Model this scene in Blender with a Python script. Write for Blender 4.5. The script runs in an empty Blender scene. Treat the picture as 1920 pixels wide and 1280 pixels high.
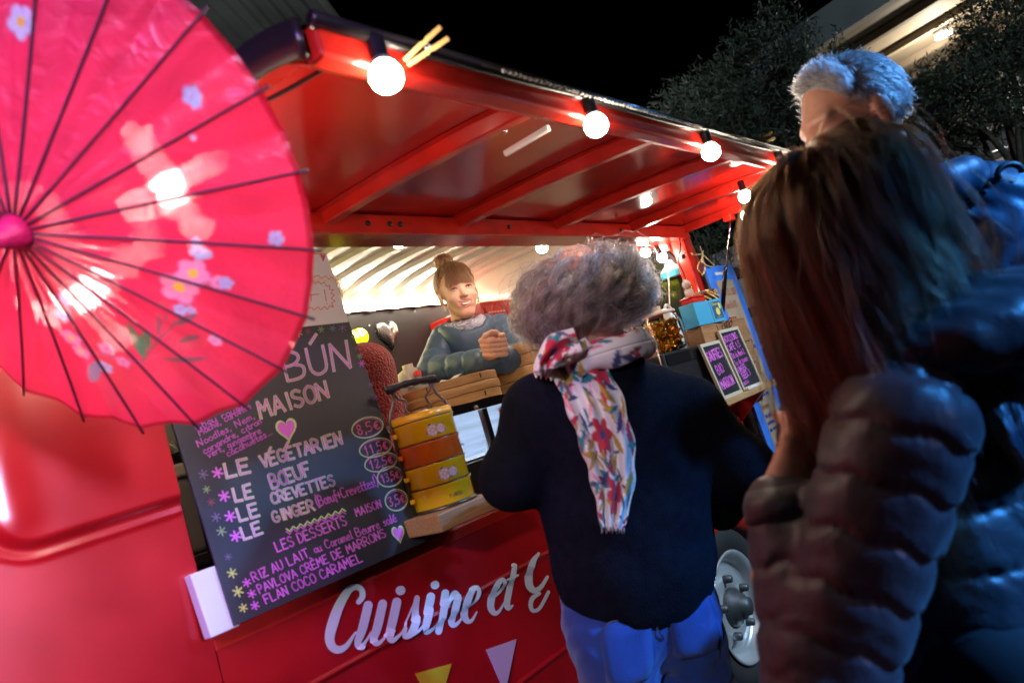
import bpy, math, random
import numpy as np
from mathutils import Vector, Matrix
random.seed(7); RNG = np.random.default_rng(11)
scene = bpy.context.scene
COL = scene.collection

# ------------------------------------------------------------------ camera, world, lights, exposure
CAMZ = 1.28
FPX = 1400.0
RX = np.array([[0.6173, -0.1031, 0.78], [-0.7343, 0.2805, 0.6182], [-0.2825, -0.9543, 0.0975]])   # rows: world X, Y, Z in camera axes
cam_d = bpy.data.cameras.new('camera')
cam = bpy.data.objects.new('camera', cam_d); COL.objects.link(cam)
cam_d.sensor_width = 36.0; cam_d.lens = FPX / 1920 * 36.0
cam_d.clip_start = 0.02; cam_d.clip_end = 400
cam.matrix_world = Matrix(((RX[0, 0], -RX[0, 1], -RX[0, 2], 0), (RX[1, 0], -RX[1, 1], -RX[1, 2], 0), (RX[2, 0], -RX[2, 1], -RX[2, 2], CAMZ), (0, 0, 0, 1)))
cam_d.dof.use_dof = True; cam_d.dof.focus_distance = 2.75; cam_d.dof.aperture_fstop = 3.2
scene.camera = cam

world = bpy.data.worlds.new('World'); scene.world = world; world.use_nodes = True
wn = world.node_tree.nodes; wl = world.node_tree.links
bg = wn['Background']; bg.inputs['Strength'].default_value = 0.02
sky = wn.new('ShaderNodeTexSky'); sky.sky_type = 'NISHITA'; sky.sun_disc = False
sky.sun_elevation = math.radians(-8); sky.sun_rotation = math.radians(200)
wl.new(sky.outputs['Color'], bg.inputs['Color'])

scene.view_settings.view_transform = 'Standard'; scene.view_settings.look = 'None'
scene.view_settings.exposure = 0.0; scene.view_settings.gamma = 1.0
scene.cycles.use_denoising = True
scene.cycles.max_bounces = 8; scene.cycles.transparent_max_bounces = 16
scene.cycles.sample_clamp_indirect = 6.0
scene.cycles.caustics_reflective = False; scene.cycles.caustics_refractive = False

def spot(name, loc, target, color, power, size=0.3, angle=60, blend=0.4):
    d = bpy.data.lights.new(name, 'SPOT'); d.color = color; d.energy = power
    d.shadow_soft_size = size; d.spot_size = math.radians(angle); d.spot_blend = blend
    o = bpy.data.objects.new(name, d); COL.objects.link(o); o.location = loc
    o.rotation_euler = (Vector(target) - Vector(loc)).to_track_quat('-Z', 'Y').to_euler()
    return o
# the square's stage floodlights (out of frame): blue from the right behind, cool white and magenta from the left behind
spot('blue_floodlight', (2.2, -3.6, 3.6), (1.34, 0.35, 0.66), (0.05, 0.32, 1.0), 3000, 0.12, 16, 0.5)
spot('blue_floodlight', (4.2, -3.4, 4.2), (1.70, 0.20, 1.62), (0.12, 0.40, 1.0), 1500, 0.15, 10, 0.4)
spot('cool_floodlight', (-3.2, -1.2, 3.0), (0.70, 1.5, 1.15), (0.76, 0.82, 1.0), 540, 0.14, 25, 0.5)
spot('magenta_floodlight', (-2.4, -0.4, 3.6), (0.05, 1.0, 1.98), (0.42, 0.08, 1.0), 700, 0.25, 19)
spot('added_side_fill', (3.7, -3.3, 3.3), (3.05, 1.45, 0.85), (0.55, 0.78, 1.0), 1000, 0.12, 24, 0.4)  # added fill lamp with no known source, brightens wheel and blue menu board
spot('added_tree_fill', (1.5, -6.0, 6.0), (7.6, 1.8, 3.3), (0.62, 0.85, 1.0), 900, 0.3, 44)  # made-up lamp out of view, put in to light the olive trees
spot('added_roof_fill', (-3.0, 1.0, 5.0), (2.8, 5.0, 4.6), (0.9, 0.95, 1.0), 1800, 0.3, 60)  # unseen lamp added so that the dark corrugated roof shows
al = bpy.data.lights.new('added_lilac_fill', 'AREA'); al.shape = 'RECTANGLE'; al.size = 0.8; al.size_y = 1.6; al.spread = math.radians(16); al.energy = 8; al.color = (0.78, 0.60, 1.0)  # added area lamp that gives the left body panel a lilac sheen
ao = bpy.data.objects.new('added_lilac_fill', al); COL.objects.link(ao); ao.location = (0.3, -3.4, 1.9); ao.rotation_euler = (Vector((0.15, 1.5, 1.25)) - Vector((0.3, -3.4, 1.9))).to_track_quat('-Z', 'Y').to_euler()

# ------------------------------------------------------------------ helpers
def ray(px, py):
    return RX @ np.array([px - 960.0, py - 640.0, FPX])
def at(px, py, Y=None, depth=None, X=None, Z=None):
    d = ray(px, py)
    if Y is not None: d = d * (Y / d[1])
    elif X is not None: d = d * (X / d[0])
    elif Z is not None: d = d * ((Z - CAMZ) / d[2])
    else: d = d * (depth / FPX)
    return Vector((d[0], d[1], d[2] + CAMZ))
def at_plane(px, py, p0, n):
    d = ray(px, py); o = np.array([0, 0, CAMZ]); n = np.array(n)
    return Vector(o + d * (np.dot(np.array(p0) - o, n) / np.dot(d, n)))

def tag(o, label=None, cat=None, group=None, kind=None):
    if label: o['label'] = label
    if cat: o['category'] = cat
    if group: o['group'] = group
    if kind: o['kind'] = kind
    return o
def empty(name, loc=(0, 0, 0), rz=0.0, label=None, cat=None, group=None):
    o = bpy.data.objects.new(name, None); COL.objects.link(o); o.location = loc; o.rotation_euler = (0, 0, rz)
    o.empty_display_size = 0.05
    return tag(o, label, cat, group)
def parent_keep(o, par):
    """parent o (whose coordinates are world ones) to par without moving it"""
    o.parent = par
    M = Matrix.Identity(4); q = par
    while q is not None:
        M = q.matrix_basis.inverted() if q is par else M
        q = None
    chain = []; q = par
    while q is not None: chain.append(q); q = q.parent
    W = Matrix.Identity(4)
    for q in reversed(chain): W = W @ q.matrix_parent_inverse @ q.matrix_basis
    o.matrix_parent_inverse = W.inverted()

class MB:
    """collects geometry and links it as one mesh object"""
    def __init__(s): s.v = []; s.f = []; s.m = []; s.mi = 0; s.sm = []
    def add(s, vs, fs, smooth=False):
        b = len(s.v); s.v += [tuple(v) for v in vs]
        for f in fs: s.f.append([b + i for i in f]); s.m.append(s.mi); s.sm.append(smooth)
        return s
    def box(s, lo, hi, M=None):
        x0, y0, z0 = lo; x1, y1, z1 = hi
        vs = [(x0, y0, z0), (x1, y0, z0), (x1, y1, z0), (x0, y1, z0), (x0, y0, z1), (x1, y0, z1), (x1, y1, z1), (x0, y1, z1)]
        if M is not None: vs = [M @ Vector(v) for v in vs]
        return s.add(vs, [(0, 3, 2, 1), (4, 5, 6, 7), (0, 1, 5, 4), (1, 2, 6, 5), (2, 3, 7, 6), (3, 0, 4, 7)])
    def hexa(s, p):   # 8 corners: bottom 4 ccw, top 4 ccw
        return s.add(p, [(0, 3, 2, 1), (4, 5, 6, 7), (0, 1, 5, 4), (1, 2, 6, 5), (2, 3, 7, 6), (3, 0, 4, 7)])
    def tube(s, pts, r, n=8, cap=True, sx=1.0):
        pts = [Vector(p) for p in pts]; k = len(pts)
        rs = [r] * k if not hasattr(r, '__len__') else r
        t0 = (pts[1] - pts[0]).normalized()
        u = t0.orthogonal().normalized(); vs = []
        for i, p in enumerate(pts):
            t = (pts[min(i + 1, k - 1)] - pts[max(i - 1, 0)]).normalized()
            u = (u - t * u.dot(t)).normalized(); w = t.cross(u)
            for j in range(n):
                a = 2 * math.pi * j / n
                vs.append(p + (u * math.cos(a) * sx + w * math.sin(a)) * rs[i])
        fs = [(i * n + j, i * n + (j + 1) % n, (i + 1) * n + (j + 1) % n, (i + 1) * n + j) for i in range(k - 1) for j in range(n)]
        if cap: fs += [tuple(range(n))[::-1], tuple(range((k - 1) * n, k * n))]
        return s.add(vs, fs, True)
    def lathe(s, prof, n=32, M=None, cap=False):
        vs = []; k = len(prof)
        for (r, z) in prof:
            for j in range(n):
                a = 2 * math.pi * j / n; v = Vector((r * math.cos(a), r * math.sin(a), z))
                vs.append(M @ v if M is not None else v)
        fs = [(i * n + j, i * n + (j + 1) % n, (i + 1) * n + (j + 1) % n, (i + 1) * n + j) for i in range(k - 1) for j in range(n)]
        if cap: fs += [tuple(range(n))[::-1], tuple(range((k - 1) * n, k * n))]
        return s.add(vs, fs, True)
    def ball(s, c, r, n=16, m=10, M=None, sc=(1, 1, 1)):
        prof = []; vs = []
        for i in range(m + 1):
            th = math.pi * i / m
            for j in range(n):
                a = 2 * math.pi * j / n
                v = Vector((r * sc[0] * math.sin(th) * math.cos(a), r * sc[1] * math.sin(th) * math.sin(a), -r * sc[2] * math.cos(th)))
                if M is not None: v = M @ v
                vs.append(Vector(c) + v)
        fs = [(i * n + j, i * n + (j + 1) % n, (i + 1) * n + (j + 1) % n, (i + 1) * n + j) for i in range(m) for j in range(n)]
        return s.add(vs, fs, True)
    def prism(s, poly, d):
        """polygon (world points) extruded by vector d"""
        n = len(poly); d = Vector(d); vs = [Vector(p) for p in poly] + [Vector(p) + d for p in poly]
        fs = [tuple(range(n))[::-1], tuple(range(n, 2 * n))] + [(i, (i + 1) % n, n + (i + 1) % n, n + i) for i in range(n)]
        return s.add(vs, fs)
    def grid(s, P, smooth=True, wrap=False):
        P = np.asarray(P); a, b = P.shape[:2]
        fs = [(i * b + j, (i + 1) * b + j, (i + 1) * b + (j + 1) % b, i * b + (j + 1) % b) for i in range(a - 1) for j in range(b if wrap else b - 1)]
        return s.add(P.reshape(-1, 3), fs, smooth)
    def build(s, name, mats, par=None, bevel=0.0, label=None, seg=2, solid=0.0, sub=0):
        me = bpy.data.meshes.new(name); me.from_pydata([tuple(v) for v in s.v], [], s.f)
        mats = mats if isinstance(mats, (list, tuple)) else [mats]
        for m in mats: me.materials.append(m)
        me.polygons.foreach_set('material_index', s.m); me.polygons.foreach_set('use_smooth', s.sm)
        me.update()
        o = bpy.data.objects.new(name, me); COL.objects.link(o)
        if solid:
            md = o.modifiers.new('t', 'SOLIDIFY'); md.thickness = solid; md.offset = 0
        if sub:
            md = o.modifiers.new('s', 'SUBSURF'); md.levels = md.render_levels = sub
        if bevel:
            md = o.modifiers.new('b', 'BEVEL'); md.width = bevel; md.segments = seg; md.limit_method = 'ANGLE'; md.angle_limit = math.radians(40)
            md.harden_normals = False
        if par is not None: parent_keep(o, par)
        if label: o['label'] = label
        return o

def copy_tree(o, dx=(0, 0, 0), par=None):
    c = o.copy(); COL.objects.link(c)
    if par is not None: c.parent = par
    else: c.location = o.location + Vector(dx)
    for ch in list(o.children): copy_tree(ch, (0, 0, 0), c)
    return c

# ------------------------------------------------------------------ materials
MATS = {}
def mat(name, col=(0.5, 0.5, 0.5), rough=0.5, metal=0.0, coat=0.0, crough=0.06, emit=None, estr=0.0, trans=0.0, ior=1.45, alpha=1.0, noise=0.0, nscale=20.0, bump=0.0, bscale=60.0, sheen=0.0, spec=0.5, sss=0.0, col2=None, stretch=None, rvar=0.0):
    m = bpy.data.materials.new(name); m.use_nodes = True; MATS[name] = m
    nt = m.node_tree; b = nt.nodes['Principled BSDF']; I = b.inputs
    I['Base Color'].default_value = (*col, 1); I['Roughness'].default_value = rough; I['Metallic'].default_value = metal
    I['Coat Weight'].default_value = coat; I['Coat Roughness'].default_value = crough
    I['Transmission Weight'].default_value = trans; I['IOR'].default_value = ior; I['Alpha'].default_value = alpha
    I['Sheen Weight'].default_value = sheen; I['Specular IOR Level'].default_value = spec
    if sss: I['Subsurface Weight'].default_value = sss; I['Subsurface Radius'].default_value = (0.01, 0.004, 0.002); I['Subsurface Scale'].default_value = 0.6
    if emit: I['Emission Color'].default_value = (*emit, 1); I['Emission Strength'].default_value = estr
    if noise or col2 or rvar:
        tc = nt.nodes.new('ShaderNodeTexCoord'); nz = nt.nodes.new('ShaderNodeTexNoise'); nz.inputs['Scale'].default_value = nscale; nz.inputs['Detail'].default_value = 6
        src = tc.outputs['Object']
        if stretch:
            mp = nt.nodes.new('ShaderNodeMapping'); mp.inputs['Scale'].default_value = stretch; nt.links.new(src, mp.inputs['Vector']); src = mp.outputs['Vector']
        nt.links.new(src, nz.inputs['Vector'])
        if noise or col2:
            rp = nt.nodes.new('ShaderNodeValToRGB'); c2 = col2 if col2 else tuple(min(1, c * (1 + noise)) for c in col); c1 = col if col2 else tuple(c * (1 - noise) for c in col)
            rp.color_ramp.elements[0].color = (*c1, 1); rp.color_ramp.elements[0].position = 0.3
            rp.color_ramp.elements[1].color = (*c2, 1); rp.color_ramp.elements[1].position = 0.7
            nt.links.new(nz.outputs['Fac'], rp.inputs['Fac']); nt.links.new(rp.outputs['Color'], I['Base Color'])
        if rvar:
            mr = nt.nodes.new('ShaderNodeMapRange'); mr.inputs['To Min'].default_value = rough * (1 - rvar); mr.inputs['To Max'].default_value = min(1, rough * (1 + rvar))
            nt.links.new(nz.outputs['Fac'], mr.inputs['Value']); nt.links.new(mr.outputs['Result'], I['Roughness'])
    if bump:
        tc = nt.nodes.new('ShaderNodeTexCoord'); nz = nt.nodes.new('ShaderNodeTexNoise'); nz.inputs['Scale'].default_value = bscale; nz.inputs['Detail'].default_value = 4
        bp = nt.nodes.new('ShaderNodeBump'); bp.inputs['Strength'].default_value = bump; bp.inputs['Distance'].default_value = 0.01
        nt.links.new(tc.outputs['Object'], nz.inputs['Vector']); nt.links.new(nz.outputs['Fac'], bp.inputs['Height']); nt.links.new(bp.outputs['Normal'], I['Normal'])
    return m
def vcol_mat(name, rough=0.7, trans=0.0, bump=0.0, bscale=300, sheen=0.0):
    m = mat(name, rough=rough, bump=bump, bscale=bscale, sheen=sheen); nt = m.node_tree
    a = nt.nodes.new('ShaderNodeAttribute'); a.attribute_name = 'print'
    nt.links.new(a.outputs['Color'], nt.nodes['Principled BSDF'].inputs['Base Color'])
    return m

red = mat('van_red_paint', (0.40, 0.006, 0.010), 0.34, coat=0.8, crough=0.18, noise=0.22, nscale=5, bump=0.015, bscale=9, rvar=0.4)
red_in = mat('awning_red_paint', (0.50, 0.012, 0.008), 0.16, coat=0.2, noise=0.15, nscale=4, rvar=0.5, bump=0.01, bscale=15)
red_frame = mat('frame_red_paint', (0.52, 0.018, 0.010), 0.3, coat=0.4, noise=0.2, nscale=12, bump=0.05, bscale=40)
black = mat('black_plastic', (0.012, 0.012, 0.014), 0.45, bump=0.03)
black_gloss = mat('black_gloss', (0.01, 0.01, 0.012), 0.18, coat=0.3)
steel = mat('steel', (0.6, 0.6, 0.62), 0.3, metal=1.0, rvar=0.4, nscale=30)
chrome = mat('chrome', (0.8, 0.8, 0.82), 0.12, metal=1.0)
white_paint = mat('white_paint', (0.75, 0.75, 0.73), 0.45, noise=0.05)
lettering_white = mat('white_vinyl', (0.72, 0.74, 0.78), 0.35, noise=0.04)
cream_roof = mat('cream_lacquered_roof', (0.62, 0.56, 0.46), 0.24, coat=0.5, noise=0.08, nscale=6, bump=0.02, bscale=10)
dark_panel = mat('dark_grey_laminate', (0.045, 0.042, 0.045), 0.42, noise=0.1, rvar=0.3)
rubber = mat('rubber', (0.018, 0.02, 0.022), 0.7, bump=0.1, bscale=80)
wood = mat('light_wood', (0.42, 0.22, 0.10), 0.5, col2=(0.30, 0.14, 0.055), nscale=6, stretch=(1.5, 25, 25), bump=0.05)
wood_pale = mat('pale_wood', (0.55, 0.34, 0.16), 0.5, col2=(0.42, 0.24, 0.10), nscale=6, stretch=(1.5, 25, 25), bump=0.05)
bamboo = mat('bamboo', (0.68, 0.42, 0.17), 0.42, col2=(0.52, 0.28, 0.10), nscale=5, stretch=(3, 3, 40), bump=0.04, coat=0.1)
bulb_glow = mat('lit_bulb_glass', (1, 1, 1), 0.3, emit=(1.0, 0.86, 0.68), estr=130.0)
# ------------------------------------------------------------------ setting: ground and what stands behind
asphalt = mat('asphalt', (0.045, 0.045, 0.047), 0.85, noise=0.4, nscale=60, bump=0.4, bscale=220)
m = MB(); m.add([(-60, -60, 0), (60, -60, 0), (60, 60, 0), (-60, 60, 0)], [(0, 1, 2, 3)])
tag(m.build('ground', asphalt), kind='structure')

# dark corrugated shed behind the van's left end
corr = mat('dark_corrugated_sheet', (0.10, 0.10, 0.095), 0.6, noise=0.35, nscale=2.0, stretch=(1, 1, 0.3))
shed = empty('corrugated_building', (3.4, 5.0, 0), 0, 'dark corrugated metal roof rising behind the parasol and van roof', 'building')
ra_ = at(383, 27, depth=6.2); rb_ = at(493, 140, depth=6.9); rd_ = (rb_ - ra_).normalized(); ac_ = (at(640, 0, depth=6.3) - at(330, 0, depth=6.3)).normalized(); nn_ = rd_.cross(ac_).normalized()
if nn_.dot(ra_ - Vector((0, 0, CAMZ))) > 0: nn_ = -nn_
og = at(370, 0, depth=6.2)
m = MB(); xs = []; u = -1.9; k = 0
while u < 0.95:
    jt = random.uniform(-.02, .02)
    for du, h in ((0, 0), (0.05, 0), (0.065, 0.035), (0.10, 0.035), (0.115, 0.0)): xs.append((u + du + jt, h))
    u += 0.115 + random.uniform(0.0, .05)
m.grid([[og + ac_ * a + nn_ * h + rd_ * s for a, h in xs] for s in (-1.6, 2.6)], smooth=False); m.build('corrugated_roof', corr, shed)
m = MB(); q0 = og + ac_ * xs[0][0] + rd_ * 2.6; q1 = og + ac_ * xs[-1][0] + rd_ * 2.6; bk = -nn_ * 0.12
m.hexa([Vector((q0.x, q0.y, 0)), Vector((q1.x, q1.y, 0)), Vector((q1.x + .1, q1.y + .25, 0)), Vector((q0.x + .1, q0.y + .25, 0)), q0 + bk, q1 + bk, q1 + bk + Vector((.1, .25, 0)), q0 + bk + Vector((.1, .25, 0))]); m.build('wall', corr, shed)
m = MB(); m.tube([og + ac_ * xs[-1][0] + rd_ * s for s in (-1.6, 2.6)], .04, 8); m.build('verge_trim', corr, shed)

# pale building with a deep canopy and a ceiling lamp on the right
facade = mat('pale_render', (0.42, 0.41, 0.40), 0.8, noise=0.12, nscale=3, bump=0.1)
soffit_m = mat('brown_soffit', (0.22, 0.18, 0.13), 0.7, noise=0.2, nscale=2)
blg = empty('canopied_building', (12, 1, 0), 0, 'pale building with a deep lit canopy behind the olive tree', 'building')
a = at(1534, 89, Z=4.6); b = at(1672, 0, Z=4.6); d = (b - a); d.z = 0; d.normalize(); nrm = Vector((d.y, -d.x, 0))
if nrm.x < 0: nrm = -nrm
def bl(u, w, z): 
    q = a + d * u + nrm * w; return Vector((q.x, q.y, z))
def slab(u0, u1, w0, w1, z0, z1):
    return [bl(u0, w0, z0), bl(u1, w0, z0), bl(u1, w1, z0), bl(u0, w1, z0), bl(u0, w0, z1), bl(u1, w0, z1), bl(u1, w1, z1), bl(u0, w1, z1)]
m = MB(); m.hexa(slab(-1.0, 9, 0, 0.16, 4.6, 5.0)); m.build('fascia', facade, blg)
m = MB(); m.hexa(slab(-1.0, 9, 0.163, 5.0, 4.70, 4.98)); m.build('canopy_soffit', soffit_m, blg)
for i in range(5):
    m = MB(); m.hexa(slab(-1.0, 9, 0.9 + i * 0.9, 1.0 + i * 0.9, 4.60, 4.697)); m.build('soffit_beam', soffit_m, blg)
m = MB(); m.hexa(slab(-1.0, 9, 5.0, 5.3, 0, 4.98)); m.build('wall', facade, blg)
lp = at(1770, 68, Z=4.52)
m = MB(); m.lathe([(0.11, 0.17), (0.11, 0.0), (0.08, 0.0), (0.075, 0.03)], 20, Matrix.Translation(lp)); lm_ = m.build('ceiling_lamp', white_paint, blg)
m = MB(); m.lathe([(0.001, 0.0), (0.079, 0.0)], 20, Matrix.Translation(lp + Vector((0, 0, 0.012))))
m.build('lamp_glass', mat('canopy_lamp_glass', (1, 1, 1), 0.3, emit=(1.0, 0.92, 0.8), estr=900), lm_)
lp_l = bpy.data.lights.new('canopy_lamp_light', 'POINT'); lp_l.energy = 140; lp_l.color = (1.0, 0.88, 0.7); lp_l.shadow_soft_size = 0.06
lp_o = bpy.data.objects.new('canopy_lamp_light', lp_l); COL.objects.link(lp_o); lp_o.location = lp - Vector((0, 0, 0.35)); parent_keep(lp_o, lm_)
# balcony bands, pillar and handrail under the canopy
p0 = at(1800, 330, depth=11.5)
for i, (z0, z1) in enumerate(((1.2, 1.75), (1.95, 2.45), (2.7, 3.05))):
    m = MB(); m.hexa(slab(-4.5, 8, 1.6 + 0.12 * i, 1.75 + 0.12 * i, z0, z1)); m.build('balcony_band', facade, blg)
m = MB(); q = at(1902, 165, depth=11.0); m.tube([(q.x, q.y, 0), (q.x, q.y, 4.7)], 0.13, 14); m.build('pillar', facade, blg)
m = MB(); m.tube([at(1830, 300, depth=9.5), at(1925, 262, depth=9.2)], 0.022, 8); m.tube([at(1838, 296, depth=9.5), at(1838, 296, depth=9.5) - Vector((0, 0, 1.1))], 0.015, 6)
m.tube([at(1915, 266, depth=9.2), at(1915, 266, depth=9.2) - Vector((0, 0, 1.1))], 0.015, 6); m.build('handrail', steel, blg)

# olive trees behind the van
bark = mat('bark', (0.10, 0.08, 0.06), 0.9, noise=0.4, bump=0.6, bscale=30)
leafm = mat('olive_leaf', (0.055, 0.075, 0.045), 0.5, col2=(0.12, 0.14, 0.095), nscale=9)
def tree(name, base, clumps, nleaf, label, leaf=0.062, seed=1):
    rg = np.random.default_rng(seed)
    t = empty(name, base, 0, label, 'tree', 'olive trees behind the van')
    base = Vector(base); c0 = sum((Vector(c) for c, r in clumps), Vector()) / len(clumps)
    m = MB(); fork = Vector((base.x * 0.5 + c0.x * 0.5, base.y * 0.5 + c0.y * 0.5, max(0.9, c0.z - 1.5)))
    m.tube([base, base.lerp(fork, 0.5) + Vector((0.05, -0.04, 0)), fork], [0.14, 0.11, 0.09], 9)
    m.build('trunk', bark, t)
    m = MB()
    for c, r in clumps:
        c = Vector(c); mid = fork.lerp(c, 0.55) + Vector(rg.normal(0, 0.08, 3)); m.tube([fork, mid, c], [0.05, 0.03, 0.012], 6)
        for k in range(7):
            e = c + Vector(rg.normal(0, 1, 3)).normalized() * r * 0.85; m.tube([mid.lerp(c, 0.6), (mid + e) / 2 + Vector(rg.normal(0, 0.05, 3)), e], [0.014, 0.009, 0.004], 5)
    m.build('limb', bark, t)
    tot = sum(r ** 2.2 for c, r in clumps); V = []; F = []
    for c, r in clumps:
        n = int(nleaf * r ** 2.2 / tot); nt = max(6, n // 16)
        for k in range(nt):      # a sprig: leaves along a short twig
            dirv = rg.normal(0, 1, 3); dirv /= np.linalg.norm(dirv); rad = r * (0.45 + 0.6 * rg.random() ** 0.6)
            o = np.array(c) + dirv * rad * np.array([1, 1, 0.9]); tw = dirv * 0.6 + np.array([0, 0, 0.5]) + rg.normal(0, 0.45, 3); tw /= np.linalg.norm(tw)
            for j in range(16):
                p = o + tw * (j * 0.013) ; l = rg.normal(0, 1, 3); l -= tw * l.dot(tw) * 0.5; l /= np.linalg.norm(l); l = l + tw * 0.7; l /= np.linalg.norm(l)
                s = np.cross(l, rg.normal(0, 1, 3)); s /= np.linalg.norm(s); L = leaf * (0.6 + 0.7 * rg.random())
                b = len(V); V += [p, p + l * L * 0.5 + s * L * 0.11, p + l * L, p + l * L * 0.5 - s * L * 0.11]; F.append((b, b + 1, b + 2, b + 3))
    me = bpy.data.meshes.new('crown'); me.from_pydata([tuple(v) for v in V], [], F); me.materials.append(leafm)
    o = bpy.data.objects.new('crown', me); COL.objects.link(o); parent_keep(o, t)
    return t
D = 7.0
def cl(lst, depth): return [(tuple(at(px, py, depth=depth + dd)), r) for px, py, r, dd in lst]
tree('olive_tree', (7.2, 2.1, 0), cl([(1455, 95, .28, 0), (1420, 150, .4, 0), (1350, 200, .38, .2), (1300, 215, .28, .1), (1440, 230, .5, .3), (1370, 260, .4, -.2), (1530, 170, .45, .3), (1290, 265, .25, .1), (1490, 300, .5, .4), (1470, 60, .2, .1)], D), 27000, 'feathery grey green olive tree between van awning and grey haired man', seed=3)
tree('olive_tree', (8.6, 0.4, 0), cl([(1800, 190, .36, 0), (1885, 55, .34, .2), (1730, 210, .35, .2), (1820, 210, .35, .1), (1910, 40, .5, .3), (1760, 250, .25, .1), (1900, 150, .4, 0)], 7.0), 27000, 'dark olive tree under the canopy lamp at the right edge', seed=5)
tree('olive_tree', (6.8, 2.8, 0), cl([(1325, 470, .2, 0), (1335, 505, .25, 0), (1318, 440, .16, .1)], 6.6), 2600, 'small olive bush glimpsed between the van post and blue menu board', leaf=0.04, seed=6)
# ------------------------------------------------------------------ the food van
van = empty('food_van', (1.2, 2.2, 0), 0, 'red food van with its serving side opened under a red awning', 'food van')
def sstep(a, b, x): 
    t = np.clip((x - a) / (b - a), 0, 1); return t * t * (3 - 2 * t)
# left body panel with a raised pressing (rounded lower left corner)
xs = np.concatenate([np.linspace(-1.5, 0.25, 20)[:-1], np.linspace(0.25, 0.72, 90)])
zs = np.concatenate([np.linspace(0.28, 1.15, 24)[:-1], np.linspace(1.15, 1.45, 80)[:-1], np.linspace(1.45, 1.95, 20)])
X, Z = np.meshgrid(xs, zs, indexing='ij')
def pressing(X, Z):
    # signed distance to a rounded quarter region x>0.44,z>1.335
    r = 0.07; dx = 0.40 + r - X; dz = (1.312 + 0.035 * (X - 0.55)) + r - Z
    sd = np.where((dx > 0) & (dz > 0), np.hypot(dx, dz) - r, np.maximum(dx, dz) - r)
    return sd
sd = pressing(X, Z)
Y = 1.5 - 0.014 * sstep(0.016, -0.006, sd) - 0.004 * np.exp(-((sd - 0.028) / 0.006) ** 2)
Y += 0.02 * sstep(1.15, 0.3, Z) + 0.05 * sstep(-0.2, -1.5, X)
fr = np.exp(-((X - 0.435) / 0.03) ** 2) * sstep(1.30, 1.36, Z)      # soft bulge along the pressing's vertical edge
Y -= 0.006 * fr
m = MB(); m.grid(np.stack([X, Y, Z], -1)[::-1]); m.build('left_body_panel', red, van, solid=0)
m = MB(); m.box((0.712, 1.503, 1.04), (0.724, 1.56, 1.93)); m.build('opening_jamb', red, van)
# lower side panel with wheel opening
WX, WZ = 2.80, 0.33
xs = np.linspace(0.722, 3.62, 240); zs = np.concatenate([np.linspace(0.26, 0.56, 26)[:-1], np.linspace(0.56, 0.60, 10)[:-1], np.linspace(0.60, 0.835, 22)[:-1], np.linspace(0.835, 0.875, 12)[:-1], np.linspace(0.875, 1.04, 14)])
X, Z = np.meshgrid(xs, zs, indexing='ij')
def crease(z0): return 0.006 * sstep(z0 - 0.012, z0, Z) - 0.006 * sstep(z0 + 0.002, z0 + 0.006, Z)
Y = 1.5 + 0.02 * sstep(1.15, 0.3, Z) - crease(0.858) - crease(0.58) + 0.006 * sstep(0.86, 1.0, Z) * 0
keep = lambda x, z: ((x - WX) / 0.47) ** 2 + (max(z - 0.2, 0) / 0.42) ** 2 > 1
m = MB(); na, nb = X.shape; P = np.stack([X, Y, Z], -1).reshape(-1, 3)
fs = []
for i in range(na - 1):
    for j in range(nb - 1):
        if keep(0.5 * (xs[i] + xs[i + 1]), 0.5 * (zs[j] + zs[j + 1])): fs.append((i * nb + j, i * nb + j + 1, (i + 1) * nb + j + 1, (i + 1) * nb + j)[::-1])
m.add(P, fs, True); m.build('side_panel', red, van)
th = np.linspace(-0.1, math.pi + 0.1, 50)
prof = [(-0.015, 1.52), (-0.012, 1.485), (0.012, 1.455), (0.045, 1.455), (0.075, 1.49), (0.085, 1.525)]
G = [[(WX - (0.455 + dr) * math.cos(t), y, max(0.26, 0.2 + (0.405 + dr) * math.sin(t))) for dr, y in prof] for t in th]
m = MB(); m.grid(G); m.build('wheel_arch', red_frame, van)
m = MB(); m.box((WX - 0.6, 1.56, 0.15), (WX + 0.6, 1.98, 0.78)); m.build('wheel_well', black, van)
# wheel
Rw = Matrix.Translation((2.75, 1.50, 0.315)) @ Matrix.Rotation(math.pi / 2, 4, 'X')
whl = empty('wheel', (2.75, 1.5, 0.315)); parent_keep(whl, van)
m = MB(); m.lathe([(0.205, -0.09), (0.225, -0.10), (0.27, -0.105), (0.302, -0.085), (0.313, -0.05), (0.313, 0.02), (0.30, 0.045), (0.262, 0.055), (0.225, 0.048), (0.208, 0.035)], 64, Rw); m.build('tyre', rubber, whl)
rim = mat('silver_rim', (0.62, 0.66, 0.70), 0.32, metal=0.55, noise=0.06, rvar=0.3)
m = MB(); m.lathe([(0.212, 0.045), (0.218, 0.052), (0.208, 0.056), (0.198, 0.040), (0.190, 0.032), (0.182, 0.010), (0.172, 0.0), (0.158, -0.004), (0.140, 0.012), (0.10, 0.018), (0.075, 0.012), (0.06, 0.0)], 64, Rw); m.build('rim', rim, whl)
m = MB(); m.lathe([(0.075, 0.010), (0.072, 0.030), (0.055, 0.036), (0.050, 0.060), (0.036, 0.066), (0.034, 0.085), (0.0, 0.088)], 32, Rw); m.build('hub', mat('hub_grey', (0.10, 0.115, 0.13), 0.5, metal=0.6), whl)
nutm = mat('nut_grey', (0.13, 0.15, 0.17), 0.45, metal=0.7)
for k in range(5):
    a_ = 2 * math.pi * k / 5 + 0.35
    m = MB(); m.lathe([(0.017, 0.0), (0.015, 0.034), (0.0, 0.036)], 6, Rw @ Matrix.Translation((0.112 * math.cos(a_), 0.112 * math.sin(a_), 0.012))); m.build('wheel_nut', nutm, whl)
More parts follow.
